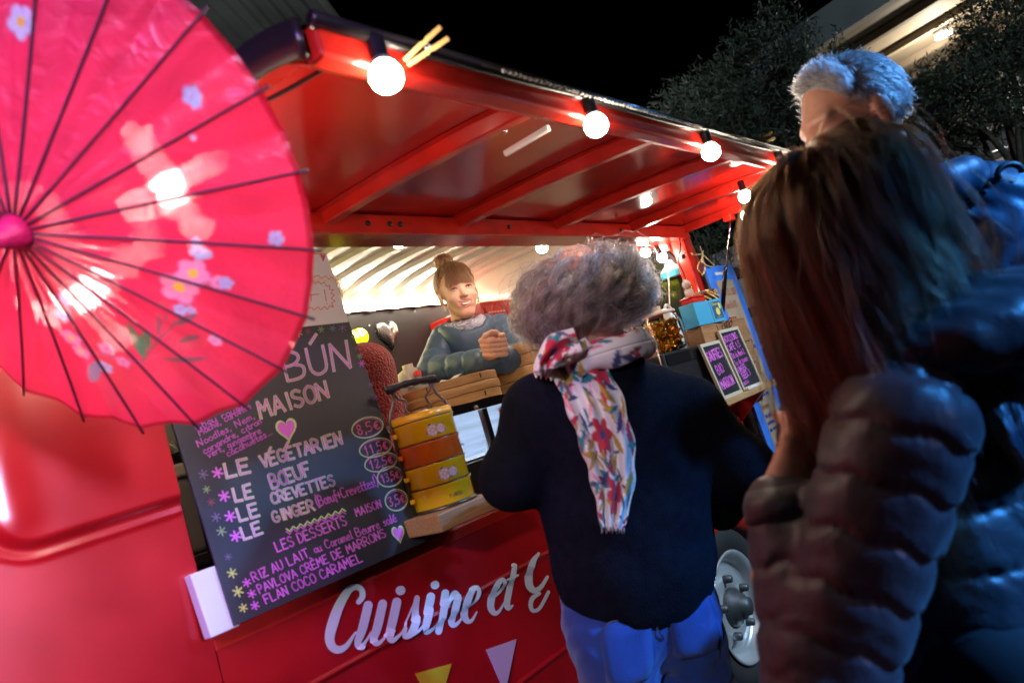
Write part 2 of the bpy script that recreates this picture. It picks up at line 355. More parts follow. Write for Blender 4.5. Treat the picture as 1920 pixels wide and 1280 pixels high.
# floor, far side, ends, inner counter walls
m = MB(); m.box((-1.5, 1.56, 0.40), (3.6, 3.06, 0.46)); m.build('van_floor', dark_panel, van)
m = MB(); m.box((-1.5, 3.07, 0.3), (3.6, 3.10, 2.06)); m.build('far_side_panel', red, van)
bw = MB(); bw.box((0.0, 3.0, 0.46), (3.445, 3.03, 2.035)); wallp = bw.build('inner_wall_panel', dark_panel, van)
screwm = mat('white_screw', (0.8, 0.8, 0.8), 0.4)
for px, py in ((590, 583), (778, 583), (693, 610), (560, 640), (820, 572), (640, 700)):
    q = at(px, py, Y=2.998); m = MB(); m.ball((q.x, 2.999, q.z), 0.006, 8, 6, sc=(1, 0.5, 1)); m.build('wall_screw', screwm, wallp)
# rear end wall with rounded black window, and quarter panel outside the post
m = MB(); m.box((3.452, 1.973, 0.46), (3.48, 2.998, 2.2)); m.build('inner_end_lining', cream_roof, van)
m = MB(); m.box((3.45, 1.56, 0.46), (3.48, 1.97, 2.2)); endw = m.build('end_wall', red_frame, van)
def rrect(y0, y1, z0, z1, r, n=8):
    pts = []
    for cy, cz, a0 in ((y1 - r, z1 - r, 0), (y0 + r, z1 - r, 90), (y0 + r, z0 + r, 180), (y1 - r, z0 + r, 270)):
        for k in range(n + 1):
            a_ = math.radians(a0 + 90 * k / n); pts.append((cy + r * math.cos(a_), cz + r * math.sin(a_)))
    return pts
m = MB(); m.prism([(3.448, y, z) for y, z in rrect(1.60, 1.98, 1.45, 1.865, 0.10)], (-0.012, 0, 0)); m.build('rear_window', black_gloss, endw)
m = MB(); m.tube([(3.44, y, z) for y, z in rrect(1.585, 1.995, 1.435, 1.88, 0.11)] + [(3.44, 1.995, 1.77)], 0.012, 8); m.build('window_seal', rubber, endw)
# red quarter panel right of the opening, curving round to the back
Q = [[(3.465 + 0.0 * k, 1.5, z) for z in (1.04, 1.5, 1.95)] for k in (0,)]
cur = [(3.47, 1.50), (3.56, 1.502), (3.61, 1.52), (3.64, 1.56), (3.65, 1.63), (3.65, 3.0)]
m = MB(); m.grid([[(x, y + (0.10 * max(0, z - 1.6)), z) for z in (0.3, 1.0, 1.6, 1.85, 2.0)] for x, y in cur][::-1]); m.build('rear_quarter_panel', red_frame, van)
m = MB(); m.box((3.375, 1.485, 1.04), (3.45, 1.555, 1.90)); post = m.build('opening_post', red_frame, van, bevel=0.008)
m = MB(); m.box((0.72, 1.50, 1.005), (3.47, 1.57, 1.040)); m.build('opening_sill', red_frame, van, bevel=0.004)
m = MB(); m.box((0.66, 1.505, 1.88), (3.47, 1.60, 1.955)); m.build('opening_header', red_frame, van, bevel=0.005)
# curved roof with pressed ribs, cream inside
arc = [(1.60, 2.00), (1.75, 2.06), (2.0, 2.115), (2.3, 2.150), (2.6, 2.158), (2.75, 2.152), (2.86, 2.135), (2.93, 2.105), (2.97, 2.07), (2.985, 2.04)]
def smooth_poly(pts, n=5):
    pts = [np.array(p, float) for p in pts]; out = []
    for i in range(len(pts) - 1):
        p0 = pts[max(i - 1, 0)]; p1 = pts[i]; p2 = pts[i + 1]; p3 = pts[min(i + 2, len(pts) - 1)]
        for k in range(n):
            t = k / n; out.append(0.5 * ((2 * p1) + (-p0 + p2) * t + (2 * p0 - 5 * p1 + 4 * p2 - p3) * t * t + (-p0 + 3 * p1 - 3 * p2 + p3) * t ** 3))
    out.append(pts[-1]); return out
arcs = smooth_poly(arc, 5)
m = MB(); m.grid([[(x, y, z) for y, z in arcs] for x in np.linspace(-1.4, 3.45, 12)]); roof = m.build('roof_lining', cream_roof, van)
m = MB(); m.grid([[(x, y, z + 0.05) for y, z in [(1.55, 1.96)] + arcs + [(3.08, 2.0)]] for x in np.linspace(-1.5, 3.6, 6)][::-1]); m.build('roof_skin', red, van)
ribm = None
for k, xr in enumerate(np.arange(0.95, 3.4, 0.172)):
    if ribm is None:
        mm = MB(); sec = [(-0.036, 0.0), (-0.022, -0.016), (0.022, -0.016), (0.036, 0.0)]
        G = []
        for i, p in enumerate(arcs):
            q0 = arcs[max(0, i - 1)]; q1 = arcs[min(len(arcs) - 1, i + 1)]; t = (q1 - q0); t /= np.linalg.norm(t); nn = np.array([t[1], -t[0]])
            if nn[1] > 0: nn = -nn
            G.append([(dx, p[0] - nn[0] * dn * 1.0, p[1] - nn[1] * dn) if False else (dx, p[0] + nn[0] * (-dn), p[1] + nn[1] * (-dn)) for dx, dn in sec])
        mm.grid(G, smooth=False); ribm = mm.build('roof_rib', cream_roof, None)
        ribm.location.x = xr; ribm.parent = roof; first = ribm
    else:
        c = first.copy(); COL.objects.link(c); c.location.x = xr
# awning hinged at the top: skin, five bays of arched ribs, frame
xa0, xa1 = 0.665, 3.40
low = smooth_poly([(0.72, 1.822), (0.765, 1.850), (0.90, 1.864), (1.05, 1.876), (1.25, 1.888), (1.49, 1.893)], 4)
skin = smooth_poly([(0.715, 1.866), (0.80, 1.890), (0.95, 1.908), (1.15, 1.920), (1.35, 1.927), (1.50, 1.930)], 4)
awn = empty('awning', (2.0, 1.5, 1.9)); parent_keep(awn, van)
m = MB(); m.grid([[(x, y, z) for y, z in skin] for x in np.linspace(xa0, xa1, 20)]); m.build('awning_skin', red_in, awn)
m = MB(); m.grid([[(x, y, z + 0.006) for y, z in skin] for x in np.linspace(xa0, xa1, 4)][::-1]); m.build('awning_top', red, awn)
def rib_bm(w, t):
    m = MB(); G = []
    for i in range(len(low)):
        y, z = low[i]; f_ = i / (len(low) - 1)
        zs_ = np.interp(y, [p[0] for p in skin], [p[1] for p in skin]) - 0.002
        G.append([(-w, y, zs_), (-t, y, zs_ - 0.004), (-t, y, z + 0.003), (-t * 0.8, y, z), (t * 0.8, y, z), (t, y, z + 0.003), (t, y, zs_ - 0.004), (w, y, zs_)])
    m.grid(G, smooth=False); return m
rib0 = None
for xr in (1.25, 1.77, 2.30, 2.86):
    if rib0 is None:
        rib0 = rib_bm(0.034, 0.017).build('awning_rib', red_frame, None); rib0.location.x = xr; parent_keep_loc = rib0.location.copy()
        rib0.parent = awn; rib0.matrix_parent_inverse = Matrix.Translation(-awn.location - van.location) if False else Matrix.Identity(4)
        W = Matrix.Translation(van.location) ; rib0.matrix_parent_inverse = (van.matrix_basis @ awn.matrix_parent_inverse @ awn.matrix_basis).inverted(); ribs = [rib0]
    else:
        c = rib0.copy(); COL.objects.link(c); c.location.x = xr; ribs.append(c)
for xr in (xa0 + 0.018, xa1 - 0.018):
    m = rib_bm(0.020, 0.018); o = m.build('awning_side_frame', red_frame, None); o.location.x = xr; o.parent = awn; o.matrix_parent_inverse = rib0.matrix_parent_inverse.copy()
m = MB(); m.box((xa0 - 0.012, 1.46, 1.868), (xa1 + 0.01, 1.505, 1.926)); m.build('hinge_beam', red_frame, awn, bevel=0.004)
holem = black
for xh in (1.38, 1.46, 1.50, 2.0, 2.75):
    m = MB(); m.lathe([(0.0, 0.0), (0.008, 0.0), (0.008, 0.004), (0.0, 0.004)], 10, Matrix.Translation((xh, 1.459, 1.897)) @ Matrix.Rotation(math.pi / 2, 4, 'X')); m.build('beam_hole', holem, awn)
m = MB(); m.box((xa0, 0.700, 1.818), (xa1, 0.735, 1.868)); m.build('front_frame', red_frame, awn, bevel=0.006)
m = MB(); m.hexa([(xa0, 0.735, 1.822), (xa1, 0.735, 1.822), (xa1, 0.775, 1.846), (xa0, 0.775, 1.846), (xa0, 0.735, 1.830), (xa1, 0.735, 1.830), (xa1, 0.775, 1.852), (xa0, 0.775, 1.852)]); m.build('front_frame_flange', red_frame, awn)
trim = mat('black_rubber_trim', (0.015, 0.013, 0.014), 0.3, coat=0.3)
m = MB(); m.tube([(xa0 - 0.004, 0.697, 1.868), (xa1, 0.697, 1.868)], 0.012, 10); m.build('edge_trim', trim, awn)
m = MB(); m.grid([[(xa0 - 0.012, y, z + 0.012), (xa0 - 0.014, y, z - 0.045)] for y, z in skin]); m.build('side_trim', trim, awn, solid=0.008)
m = MB(); q = at(1018, 240, Y=0.86); m.box((1.335, 0.80, 1.842), (1.347, 0.93, 1.856), None); m.build('catch_bar', white_paint, awn, bevel=0.003)
for yy, xx in ((0.86, 1.265), (0.775, 1.262)):
    m = MB(); m.ball((xx - 0.0, yy, np.interp(yy, [p[0] for p in low], [p[1] for p in low])), 0.006, 8, 6); m.build('rib_bolt', steel, awn)
# strut bracket
m = MB(); m.box((3.36, 1.225, 1.865), (3.42, 1.265, 1.895)); m.build('strut_bracket', red_frame, awn, bevel=0.004)
m = MB(); m.tube([(3.40, 1.245, 1.872), (3.40, 1.335, 1.67)], 0.0045, 8); m.build('strut_rod', chrome, awn)
m = MB(); m.tube([(3.40, 1.335, 1.672), (3.40, 1.345, 1.655), (3.40, 1.440, 1.43)], [0.0085, 0.0105, 0.0105], 10); m.build('strut_cylinder', black_gloss, awn)

# ------------------------------------------------------------------ printed lettering and pennants on the side
def ribbon(m, pts, ws, n=6, cap=True):
    """flat ribbon in the local 2D plane: pts [(x,y)], per-point widths; smooth"""
    P = smooth_poly([(*p, w) for p, w in zip(pts, ws)], n) if len(pts) > 2 else [np.array((*p, w), float) for p, w in zip(pts, ws)]
    P = np.array(P); d = np.gradient(P[:, :2], axis=0); L = np.linalg.norm(d, axis=1, keepdims=True); L[L == 0] = 1; d /= L
    nrm = np.stack([-d[:, 1], d[:, 0]], 1); A = P[:, :2] + nrm * P[:, 2:3] / 2; B = P[:, :2] - nrm * P[:, 2:3] / 2
    k = len(P); quads = [[A[i], B[i], B[i + 1], A[i + 1]] for i in range(k - 1)]
    if cap:
        for e, s in ((0, 1), (k - 1, -1)):
            r = P[e, 2] / 2; a0 = math.atan2(nrm[e, 1], nrm[e, 0])
            fan = [P[e, :2] + r * np.array([math.cos(a0 + s * math.pi * t / 6), math.sin(a0 + s * math.pi * t / 6)]) for t in range(7)]
            quads.append(fan)
    return quads
NSEG = 8
def flat_strokes(strokes, place, name, mats, par, lift=0.0):
    """strokes: (pts, widths, kind) in px; place maps (x, y) -> world"""
    m = MB()
    for pts, ws in strokes:
        ws = ws if hasattr(ws, '__len__') else [ws] * len(pts)
        for q in ribbon(m, pts, ws, 14):
            m.add([place(p[0], p[1]) for p in q], [tuple(range(len(q)))])
    return m.build(name, mats, par)
def zz(pts): return [(560 + x * 0.28125, 940 + y * 0.28125) for x, y in pts]
def van_side(px, py):
    q = at(px, py, Y=1.497); y = 9.0
    for dz in (-0.015, -0.01, -0.005, 0.0, 0.005, 0.01, 0.015):
        z = q.z + dz; yy = 1.5 + 0.02 * float(sstep(1.15, 0.3, z))
        for z0 in (0.858, 0.58): yy -= 0.006 * float(sstep(z0 - 0.012, z0, z)) - 0.006 * float(sstep(z0 + 0.002, z0 + 0.006, z))
        y = min(y, yy)
    q.y = y - 0.0028; return q
LET = {
 'C': [([(403, 668), (428, 630), (420, 585), (385, 568), (335, 590), (275, 690), (235, 800), (212, 900), (228, 962), (272, 985), (325, 960), (372, 890), (388, 868)], [34, 40, 38, 40, 50, 64, 72, 66, 58, 52, 36, 18, 14])],
 'u': [([(468, 690), (430, 850), (402, 935), (420, 968), (455, 930), (490, 870)], [62, 60, 48, 40, 20, 14]), ([(565, 680), (530, 840), (505, 920), (520, 945), (560, 920), (610, 850)], [60, 60, 48, 34, 20, 12])],
 'i': [([(660, 668), (630, 810), (608, 900), (625, 925), (665, 895), (700, 850), (770, 690)], [62, 60, 48, 34, 22, 13, 12]), ([(681, 592), (686, 590)], [62, 62])],
 's': [([(795, 640), (785, 720), (785, 780), (765, 850), (735, 890), (705, 895), (712, 840)], [38, 46, 54, 52, 42, 30, 22]), ([(740, 900), (800, 860), (850, 800), (868, 760)], [22, 18, 16, 14])],
 'j': [([(888, 632), (862, 770), (848, 840), (865, 868), (905, 845), (940, 790), (975, 690)], [58, 56, 46, 34, 22, 14, 12]), ([(912, 555), (916, 553)], [56, 56])],
 'n': [([(985, 608), (965, 740), (945, 862)], [52, 50, 48]), ([(968, 770), (1005, 670), (1045, 612), (1060, 640), (1040, 740), (1030, 800), (1045, 822), (1080, 800), (1115, 745)], [12, 18, 40, 50, 50, 46, 34, 20, 12])],
 'e': [([(1118, 715), (1175, 668), (1202, 610), (1190, 572), (1155, 595), (1122, 680), (1115, 755), (1140, 795), (1170, 785), (1198, 735)], [14, 20, 28, 28, 40, 52, 50, 36, 22, 12])],
 'f': [([(1300, 645), (1350, 600), (1375, 550), (1362, 518), (1330, 545), (1300, 625), (1293, 700), (1318, 740), (1350, 728), (1385, 668)], [14, 20, 26, 26, 38, 50, 48, 36, 22, 12])],
 't': [([(1440, 425), (1420, 560), (1402, 670), (1412, 708), (1440, 690)], [34, 42, 44, 34, 14]), ([(1392, 520), (1462, 490)], [14, 14])],
 'G': [([(1600, 345), (1562, 400), (1545, 480), (1550, 555), (1585, 590), (1630, 565), (1670, 500)], [18, 40, 54, 52, 40, 30, 22]), ([(1620, 610), (1575, 640), (1562, 690), (1580, 725), (1625, 705), (1680, 600)], [22, 32, 30, 26, 24, 24])]}
sl = empty('side_lettering', (1.4, 1.495, 0.85)); parent_keep(sl, van)
for g in LET.values():
    flat_strokes([(zz(p), [w * 0.28125 for w in ws]) for p, ws in g], van_side, 'letter', lettering_white, sl)
yel = mat('yellow_vinyl', (0.62, 0.42, 0.02), 0.4); lil = mat('lilac_white_vinyl', (0.55, 0.45, 0.55), 0.4)
for tri, mm in (([(783, 1262), (852, 1243), (826, 1338)], yel), ([(917, 1217), (974, 1197), (952, 1300)], lil)):
    m = MB(); m.prism([van_side(*p) for p in tri], (0, 0.0015, 0)); m.build('pennant_decal', mm, van)
# ------------------------------------------------------------------ festoon bulbs, cables, clothes pegs, parasol
sock_m = mat('bulb_socket', (0.012, 0.014, 0.02), 0.4)
cable_m = mat('black_cable', (0.012, 0.012, 0.012), 0.5)
bulb_proto = None
def bulb(loc, label, group, tilt=0.0, up=0.0):
    global bulb_proto
    if bulb_proto is None:
        t = empty('festoon_bulb', (0, 0, 0))
        m = MB(); m.lathe([(0.0, 0.060), (0.010, 0.060), (0.0125, 0.056), (0.0125, 0.030), (0.0145, 0.028), (0.0145, 0.020), (0.0, 0.020)], 16); m.build('socket', sock_m, t)
        m = MB(); m.lathe([(0.012, 0.026), (0.013, 0.021), (0.019, 0.014), (0.0235, 0.005), (0.0245, -0.003), (0.0225, -0.012), (0.017, -0.019), (0.009, -0.0235), (0.0, -0.0245)], 24); m.build('globe', bulb_glow, t)
        bulb_proto = t; c = t
    else: c = copy_tree(bulb_proto)
    c.location = loc; c.rotation_euler = (0, tilt, 0); tag(c, label, 'light bulb', group); return c
G1 = 'festoon bulbs along the awning edge'; G2 = 'festoon bulbs inside the van'
fb = [(0.765, 'large lit globe bulb at the outer left corner of the awning'), (1.335, 'lit globe bulb on the awning edge beside the white catch bar'), (1.905, 'lit globe bulb on the awning edge left of the far clothes peg'), (2.475, 'lit globe bulb on the awning front edge behind the brown haired woman')]
for x, lb in fb: bulb((x, 0.690, 1.800), lb, G1)
bulb((0.640, 1.05, 1.800), 'lit globe bulb glowing through the upper part of the pink parasol', G1)
bulb((0.640, 1.32, 1.775), 'lit globe bulb glowing through the middle of the pink parasol', G1)
sp = at(1400, 404, Y=1.12); bulb(tuple(sp), 'lit globe bulb low at the awning right side by the gas strut', G1)
sp = at(1397, 368, Y=0.92); bulb(tuple(sp), 'lit globe bulb under the awning right end above the strut bracket', G1)
inb = [((747, 451), 1.66, 'lit globe bulb under the van roof nearest the white paper', 0.0), ((904, 448), 1.68, 'lit globe bulb half hidden by the hinge beam behind the vendor', 0.1), ((1016, 463), 1.66, 'lit globe bulb tilted on its cable left of the grey curls', 0.35), ((1151, 452), 1.75, 'lit globe bulb showing just above the grey curls', 0.0), ((1210, 473), 1.64, 'lit globe bulb by the rear window, left of two', -0.1), ((1241, 482), 1.58, 'lit globe bulb by the rear window, right of two beside the pendant', -0.45)]
ib = []
for (px, py), Y, lb, tl in inb:
    q = at(px, py, Y=Y); ib.append(q); bulb(tuple(q), lb, G2, tl)
def sag(a, b, s, n=8):
    a = Vector(a); b = Vector(b); return [a.lerp(b, t / n) - Vector((0, 0, s * 4 * (t / n) * (1 - t / n))) for t in range(n + 1)]
m = MB(); pts = [(0.64, 1.32, 1.834), (0.64, 1.05, 1.859)]
line = sag((0.64, 1.32, 1.836), (0.64, 1.05, 1.86), 0.015) + sag((0.64, 1.05, 1.86), (0.765, 0.69, 1.86), 0.01)[1:]
for i in range(4):
    line += sag((0.765 + 0.57 * i, 0.689, 1.860), (0.765 + 0.57 * (i + 1), 0.689, 1.860), 0.008)[1:]
m.tube(line, 0.0035, 6); tag(m.build('light_cable', cable_m), 'black festoon cable running along the outer awning edge', 'cable')
m = MB(); line = []
for i in range(len(ib) - 1): line += sag(ib[i] + Vector((0, 0, 0.06)), ib[i + 1] + Vector((0, 0, 0.06)), 0.012)[(1 if i else 0):]
m.tube(line, 0.0035, 6); tag(m.build('light_cable', cable_m), 'black festoon cable looping under the van roof', 'cable')
# beaded light chain along the trim
bead_m = mat('clear_bead', (0.85, 0.85, 0.8), 0.12, trans=0.6, spec=0.8)
chain = empty('bead_light_chain', (2.0, 0.688, 1.86), 0, 'thin beaded light chain stretched along the awning front trim', 'light chain')
m = MB(); m.tube([(1.0, 0.684, 1.862), (3.38, 0.684, 1.862)], 0.003, 6); m.build('cord', cable_m, chain)
m = MB()
for k in range(150):
    x = 1.05 + k * 0.0155; m.ball((x, 0.680, 1.858 + 0.001 * math.sin(k)), 0.0048, 6, 4, sc=(1.2, 1, 1))
o = m.build('bead', bead_m, chain); o['kind'] = 'stuff'
# interior strip light above the far counter
strip = empty('strip_light', (2.6, 2.96, 2.05), 0, 'long white strip light glowing along the far wall under the roof', 'strip light')
m = MB(); m.box((1.3, 2.965, 2.040), (3.43, 2.985, 2.052)); m.build('strip_body', white_paint, strip)
m = MB(); m.tube([(1.3, 2.955, 2.052), (3.43, 2.955, 2.052)], 0.012, 10); m.build('strip_tube', mat('strip_glow', (1, 1, 1), 0.4, emit=(1.0, 0.87, 0.66), estr=40), strip)
# clothes pegs on the awning edge
peg_m = mat('peg_wood', (0.60, 0.38, 0.13), 0.55, noise=0.15, nscale=40)
peg0 = empty('clothes_peg')
for s in (-1, 1):
    m = MB(); m.prism([(-0.037, s * 0.0006, -0.006), (0.037, s * 0.0060, -0.006), (0.037, s * 0.0135, -0.006), (0.010, s * 0.0120, -0.006), (0.004, s * 0.0095, -0.006), (-0.002, s * 0.0110, -0.006), (-0.037, s * 0.0075, -0.006)][:: s], (0, 0, 0.012)); m.build('peg_half', peg_m, peg0, bevel=0.0012)
m = MB(); m.tube([(0.004 + 0.0035 * math.cos(a_), 0.0035 * math.sin(a_), -0.0075 + a_ * 0.0011) for a_ in np.linspace(0, 6.28 * 2, 24)], 0.0008, 5); m.build('spring', steel, peg0)
def aim(o, loc, xdir, zdir):
    x = Vector(xdir).normalized(); z = Vector(zdir); z = (z - x * z.dot(x)).normalized(); y = z.cross(x)
    o.matrix_basis = Matrix(((x.x, y.x, z.x, loc[0]), (x.y, y.y, z.y, loc[1]), (x.z, y.z, z.z, loc[2]), (0, 0, 0, 1)))
pg2 = copy_tree(peg0)
c = at(797, 90, depth=1.132); vdir = at(826, 66, depth=1.132) - at(765, 114, depth=1.132); aim(peg0, c, vdir, -Vector(at(797, 90, depth=1) - Vector((0, 0, CAMZ))))
tag(peg0, 'wooden clothes peg clipped to the awning edge beside the largest bulb', 'clothes peg', 'clothes pegs on the awning')
c = at(1430, 263, depth=2.315); vdir = at(1448, 254, depth=2.315) - at(1405, 274, depth=2.315); aim(pg2, c, vdir, -Vector(at(1430, 263, depth=1) - Vector((0, 0, CAMZ))))
tag(pg2, 'wooden clothes peg clipped to the far end of the awning edge', 'clothes peg', 'clothes pegs on the awning')

# ------------------------------------------------------------------ pink parasol hung from the awning corner
def fabric():
    m = bpy.data.materials.new('parasol_fabric'); m.use_nodes = True; nt = m.node_tree; nt.nodes.clear(); N = nt.nodes.new; L = nt.links.new
    out = N('ShaderNodeOutputMaterial'); at_ = N('ShaderNodeAttribute'); at_.attribute_name = 'print'
    df = N('ShaderNodeBsdfDiffuse'); tr = N('ShaderNodeBsdfTranslucent'); gl = N('ShaderNodeBsdfGlossy'); gl.inputs['Roughness'].default_value = 0.35; gl.inputs['Color'].default_value = (0.9, 0.6, 0.8, 1)
    L(at_.outputs['Color'], df.inputs['Color']); L(at_.outputs['Color'], tr.inputs['Color'])
    m1 = N('ShaderNodeMixShader'); m1.inputs[0].default_value = 0.62; L(df.outputs[0], m1.inputs[1]); L(tr.outputs[0], m1.inputs[2])
    m2 = N('ShaderNodeMixShader'); m2.inputs[0].default_value = 0.07; L(m1.outputs[0], m2.inputs[1]); L(gl.outputs[0], m2.inputs[2])
    nzb = N('ShaderNodeTexNoise'); nzb.inputs['Scale'].default_value = 26; nzb.inputs['Detail'].default_value = 5; nzb.inputs['Distortion'].default_value = 1.5; bpb = N('ShaderNodeBump'); bpb.inputs['Strength'].default_value = .35; bpb.inputs['Distance'].default_value = .012; L(nzb.outputs['Fac'], bpb.inputs['Height'])
    for s_n in (df, tr, gl): L(bpb.outputs['Normal'], s_n.inputs['Normal'])
    tc = N('ShaderNodeTexCoord'); geo = N('ShaderNodeNewGeometry'); rf = []
    for ax in ((1, 0.0, 0), (0.0, 1, 0)):
        nz = N('ShaderNodeTexWhiteNoise'); nz.noise_dimensions = '3D'; sc_ = N('ShaderNodeVectorMath'); sc_.operation = 'SCALE'; sc_.inputs['Scale'].default_value = 3000.0
        L(tc.outputs['Object'], sc_.inputs[0]); L(tc.outputs['Object'], nzb.inputs['Vector']); L(sc_.outputs[0], nz.inputs['Vector'])
        mr = N('ShaderNodeMapRange'); mr.inputs['To Min'].default_value = -1.14; mr.inputs['To Max'].default_value = 1.14; L(nz.outputs['Value'], mr.inputs['Value'])
        pw = N('ShaderNodeMath'); pw.operation = 'POWER'; pw.inputs[1].default_value = 5.0; L(mr.outputs[0], pw.inputs[0])
        vt = N('ShaderNodeVectorTransform'); vt.convert_from = 'OBJECT'; vt.convert_to = 'WORLD'; vt.vector_type = 'VECTOR'; vt.inputs[0].default_value = ax
        s2 = N('ShaderNodeVectorMath'); s2.operation = 'SCALE'; L(vt.outputs[0], s2.inputs[0]); L(pw.outputs[0], s2.inputs['Scale'])
        ad = N('ShaderNodeVectorMath'); ad.operation = 'ADD'; L(s2.outputs[0], ad.inputs[0]); L(geo.outputs['Normal'], ad.inputs[1])
        nm = N('ShaderNodeVectorMath'); nm.operation = 'NORMALIZE'; L(ad.outputs[0], nm.inputs[0])
        r = N('ShaderNodeBsdfRefraction'); r.inputs['IOR'].default_value = 1.35; r.inputs['Roughness'].default_value = 0.09; r.inputs['Color'].default_value = (1.0, 0.45, 0.5, 1); L(nm.outputs[0], r.inputs['Normal']); rf.append(r)
    m3 = N('ShaderNodeMixShader'); m3.inputs[0].default_value = 0.5; L(rf[0].outputs[0], m3.inputs[1]); L(rf[1].outputs[0], m3.inputs[2])
    m4 = N('ShaderNodeMixShader'); m4.inputs[0].default_value = 0.10; L(m2.outputs[0], m4.inputs[1]); L(m3.outputs[0], m4.inputs[2])
    L(m4.outputs[0], out.inputs['Surface']); return m
UN = 22; UR = 0.36; UH = 0.11 * 0.857
uc = Vector((0.4392, 1.0285, 1.7238)); uax = Vector((-0.84222, -0.26214, -0.47111)).normalized()
e1 = uax.cross(Vector((0, 0, 1))).normalized(); e2 = uax.cross(e1); uph = 3.464
para = empty('parasol'); tag(para, 'pink silk parasol with dark ribs and painted blossoms hung beside the van', 'parasol')
para.matrix_basis = Matrix(((e1.x, e2.x, uax.x, uc.x), (e1.y, e2.y, uax.y, uc.y), (e1.z, e2.z, uax.z, uc.z), (0, 0, 0, 1)))
def local(name_mb, name, mats, **k):      # a part given in the parasol's own frame
    o = name_mb.build(name, mats, None, **k); o.parent = para; return o
def up(r, t, dz=0.0):
    s = r / UR; z = UH * (1 - s) * (1 - 0.10 * s) + dz
    return (r * math.cos(t), r * math.sin(t), z)
NR = 110; NT = UN * 26
rr = np.linspace(0.016, UR * 1.0, NR); tt = np.linspace(0, 2 * np.pi, NT, endpoint=False)
Rr, Tt = np.meshgrid(rr, tt, indexing='ij')
ph = ((Tt - uph) * UN / (2 * np.pi)) % 1.0; mid = np.minimum(ph, 1 - ph) * 2          # 0 on a rib, 1 mid gore
s_ = Rr / UR; sagv = 0.009 * s_ ** 2 * mid ** 1.2
Zz = UH * (1 - s_) * (1 - 0.10 * s_) - sagv + 0.0004 * np.sin(Tt * 57 + 9 * s_) * s_ + 0.0006 * np.sin(Tt * 31 - 14 * s_) * mid + 0.0008 * np.sin(Tt * 5 + 21 * s_) * mid * s_
Re = Rr * (1 - 0.014 * (1 - (1 - mid) ** 2) * s_ ** 6)
# painted print
Xp = Re * np.cos(Tt); Yp = Re * np.sin(Tt)
colr = np.zeros(Rr.shape + (3,)); colr[:] = (0.84, 0.032, 0.12)
def to_uv(px, py):     # pixel of the photo -> parasol plane (the print was digitised from the photo)
    q = at_plane(px, py, uc + uax * 0.05, uax) - uc; return np.array([q.dot(e1), q.dot(e2)])
def dab(c, col, a, b=None, ang=0.0, al=1.0):
    b = a if b is None else b; dx = Xp - c[0]; dy = Yp - c[1]; u = dx * math.cos(ang) + dy * math.sin(ang); v = -dx * math.sin(ang) + dy * math.cos(ang)
    w = np.clip((1.08 - np.sqrt((u / a) ** 2 + (v / b) ** 2)) / 0.16, 0, 1)[..., None] * al; colr[:] = colr * (1 - w) + np.array(col) * w
def leafd(p0, p1, wd, col, al=0.9):
    p0 = to_uv(*p0); p1 = to_uv(*p1); d = p1 - p0; Ld = np.linalg.norm(d); d /= Ld
    dx = Xp - p0[0]; dy = Yp - p0[1]; u = (dx * d[0] + dy * d[1]) / Ld; v = np.abs(-dx * d[1] + dy * d[0])
    w = (np.clip((wd * np.sin(np.pi * np.clip(u, 0, 1)) ** 0.8 - v) / 0.0015, 0, 1) * ((u > 0) & (u < 1)))[..., None] * al; colr[:] = colr * (1 - w) + np.array(col) * w
def flower(p, R, petal, n=5, centre=None, a0=0.3):
    c = to_uv(*p)
    for k in range(n):
        a_ = a0 + 2 * math.pi * k / n; dab(c + R * 0.58 * np.array([math.cos(a_), math.sin(a_)]), (petal[0] * 0.72, petal[1] * 0.6, petal[2] * 0.95), R * 0.48, al=0.55); dab(c + R * 0.58 * np.array([math.cos(a_), math.sin(a_)]), petal, R * 0.40, al=0.75)
    if centre: dab(c, centre, R * 0.3)
def stroke_uv(pts, wd, col):
    P = [to_uv(*p) for p in pts]
    for a_, b_ in zip(P[:-1], P[1:]):
        d = b_ - a_; Ld = np.linalg.norm(d); d /= Ld; dx = Xp - a_[0]; dy = Yp - a_[1]; u = dx * d[0] + dy * d[1]; v = np.abs(-dx * d[1] + dy * d[0])
        w = (np.clip((wd - v) / 0.0012, 0, 1) * ((u > 0) & (u < Ld)))[..., None] * 0.9; colr[:] = colr * (1 - w) + np.array(col) * w
PK = (0.95, 0.32, 0.62); BL = (0.40, 0.50, 0.95); GR = (0.02, 0.22, 0.13); DG = (0.16, 0.10, 0.14); YC = (0.95, 0.55, 0.05)
stroke_uv([(360, 470), (352, 540), (340, 590)], 0.0022, (0.25, 0.3, 0.6)); stroke_uv([(340, 540), (385, 540)], 0.0018, (0.3, 0.3, 0.6)); stroke_uv([(130, 530), (140, 600), (155, 650)], 0.0025, (0.3, 0.3, 0.55)); stroke_uv([(250, 690), (290, 640), (310, 620)], 0.002, DG)
stroke_uv([(255, 690), (310, 665), (365, 657)], 0.001, (0.6, 0.08, 0.25)); stroke_uv([(150, 660), (200, 680), (250, 690)], 0.0016, (0.3, 0.2, 0.5))
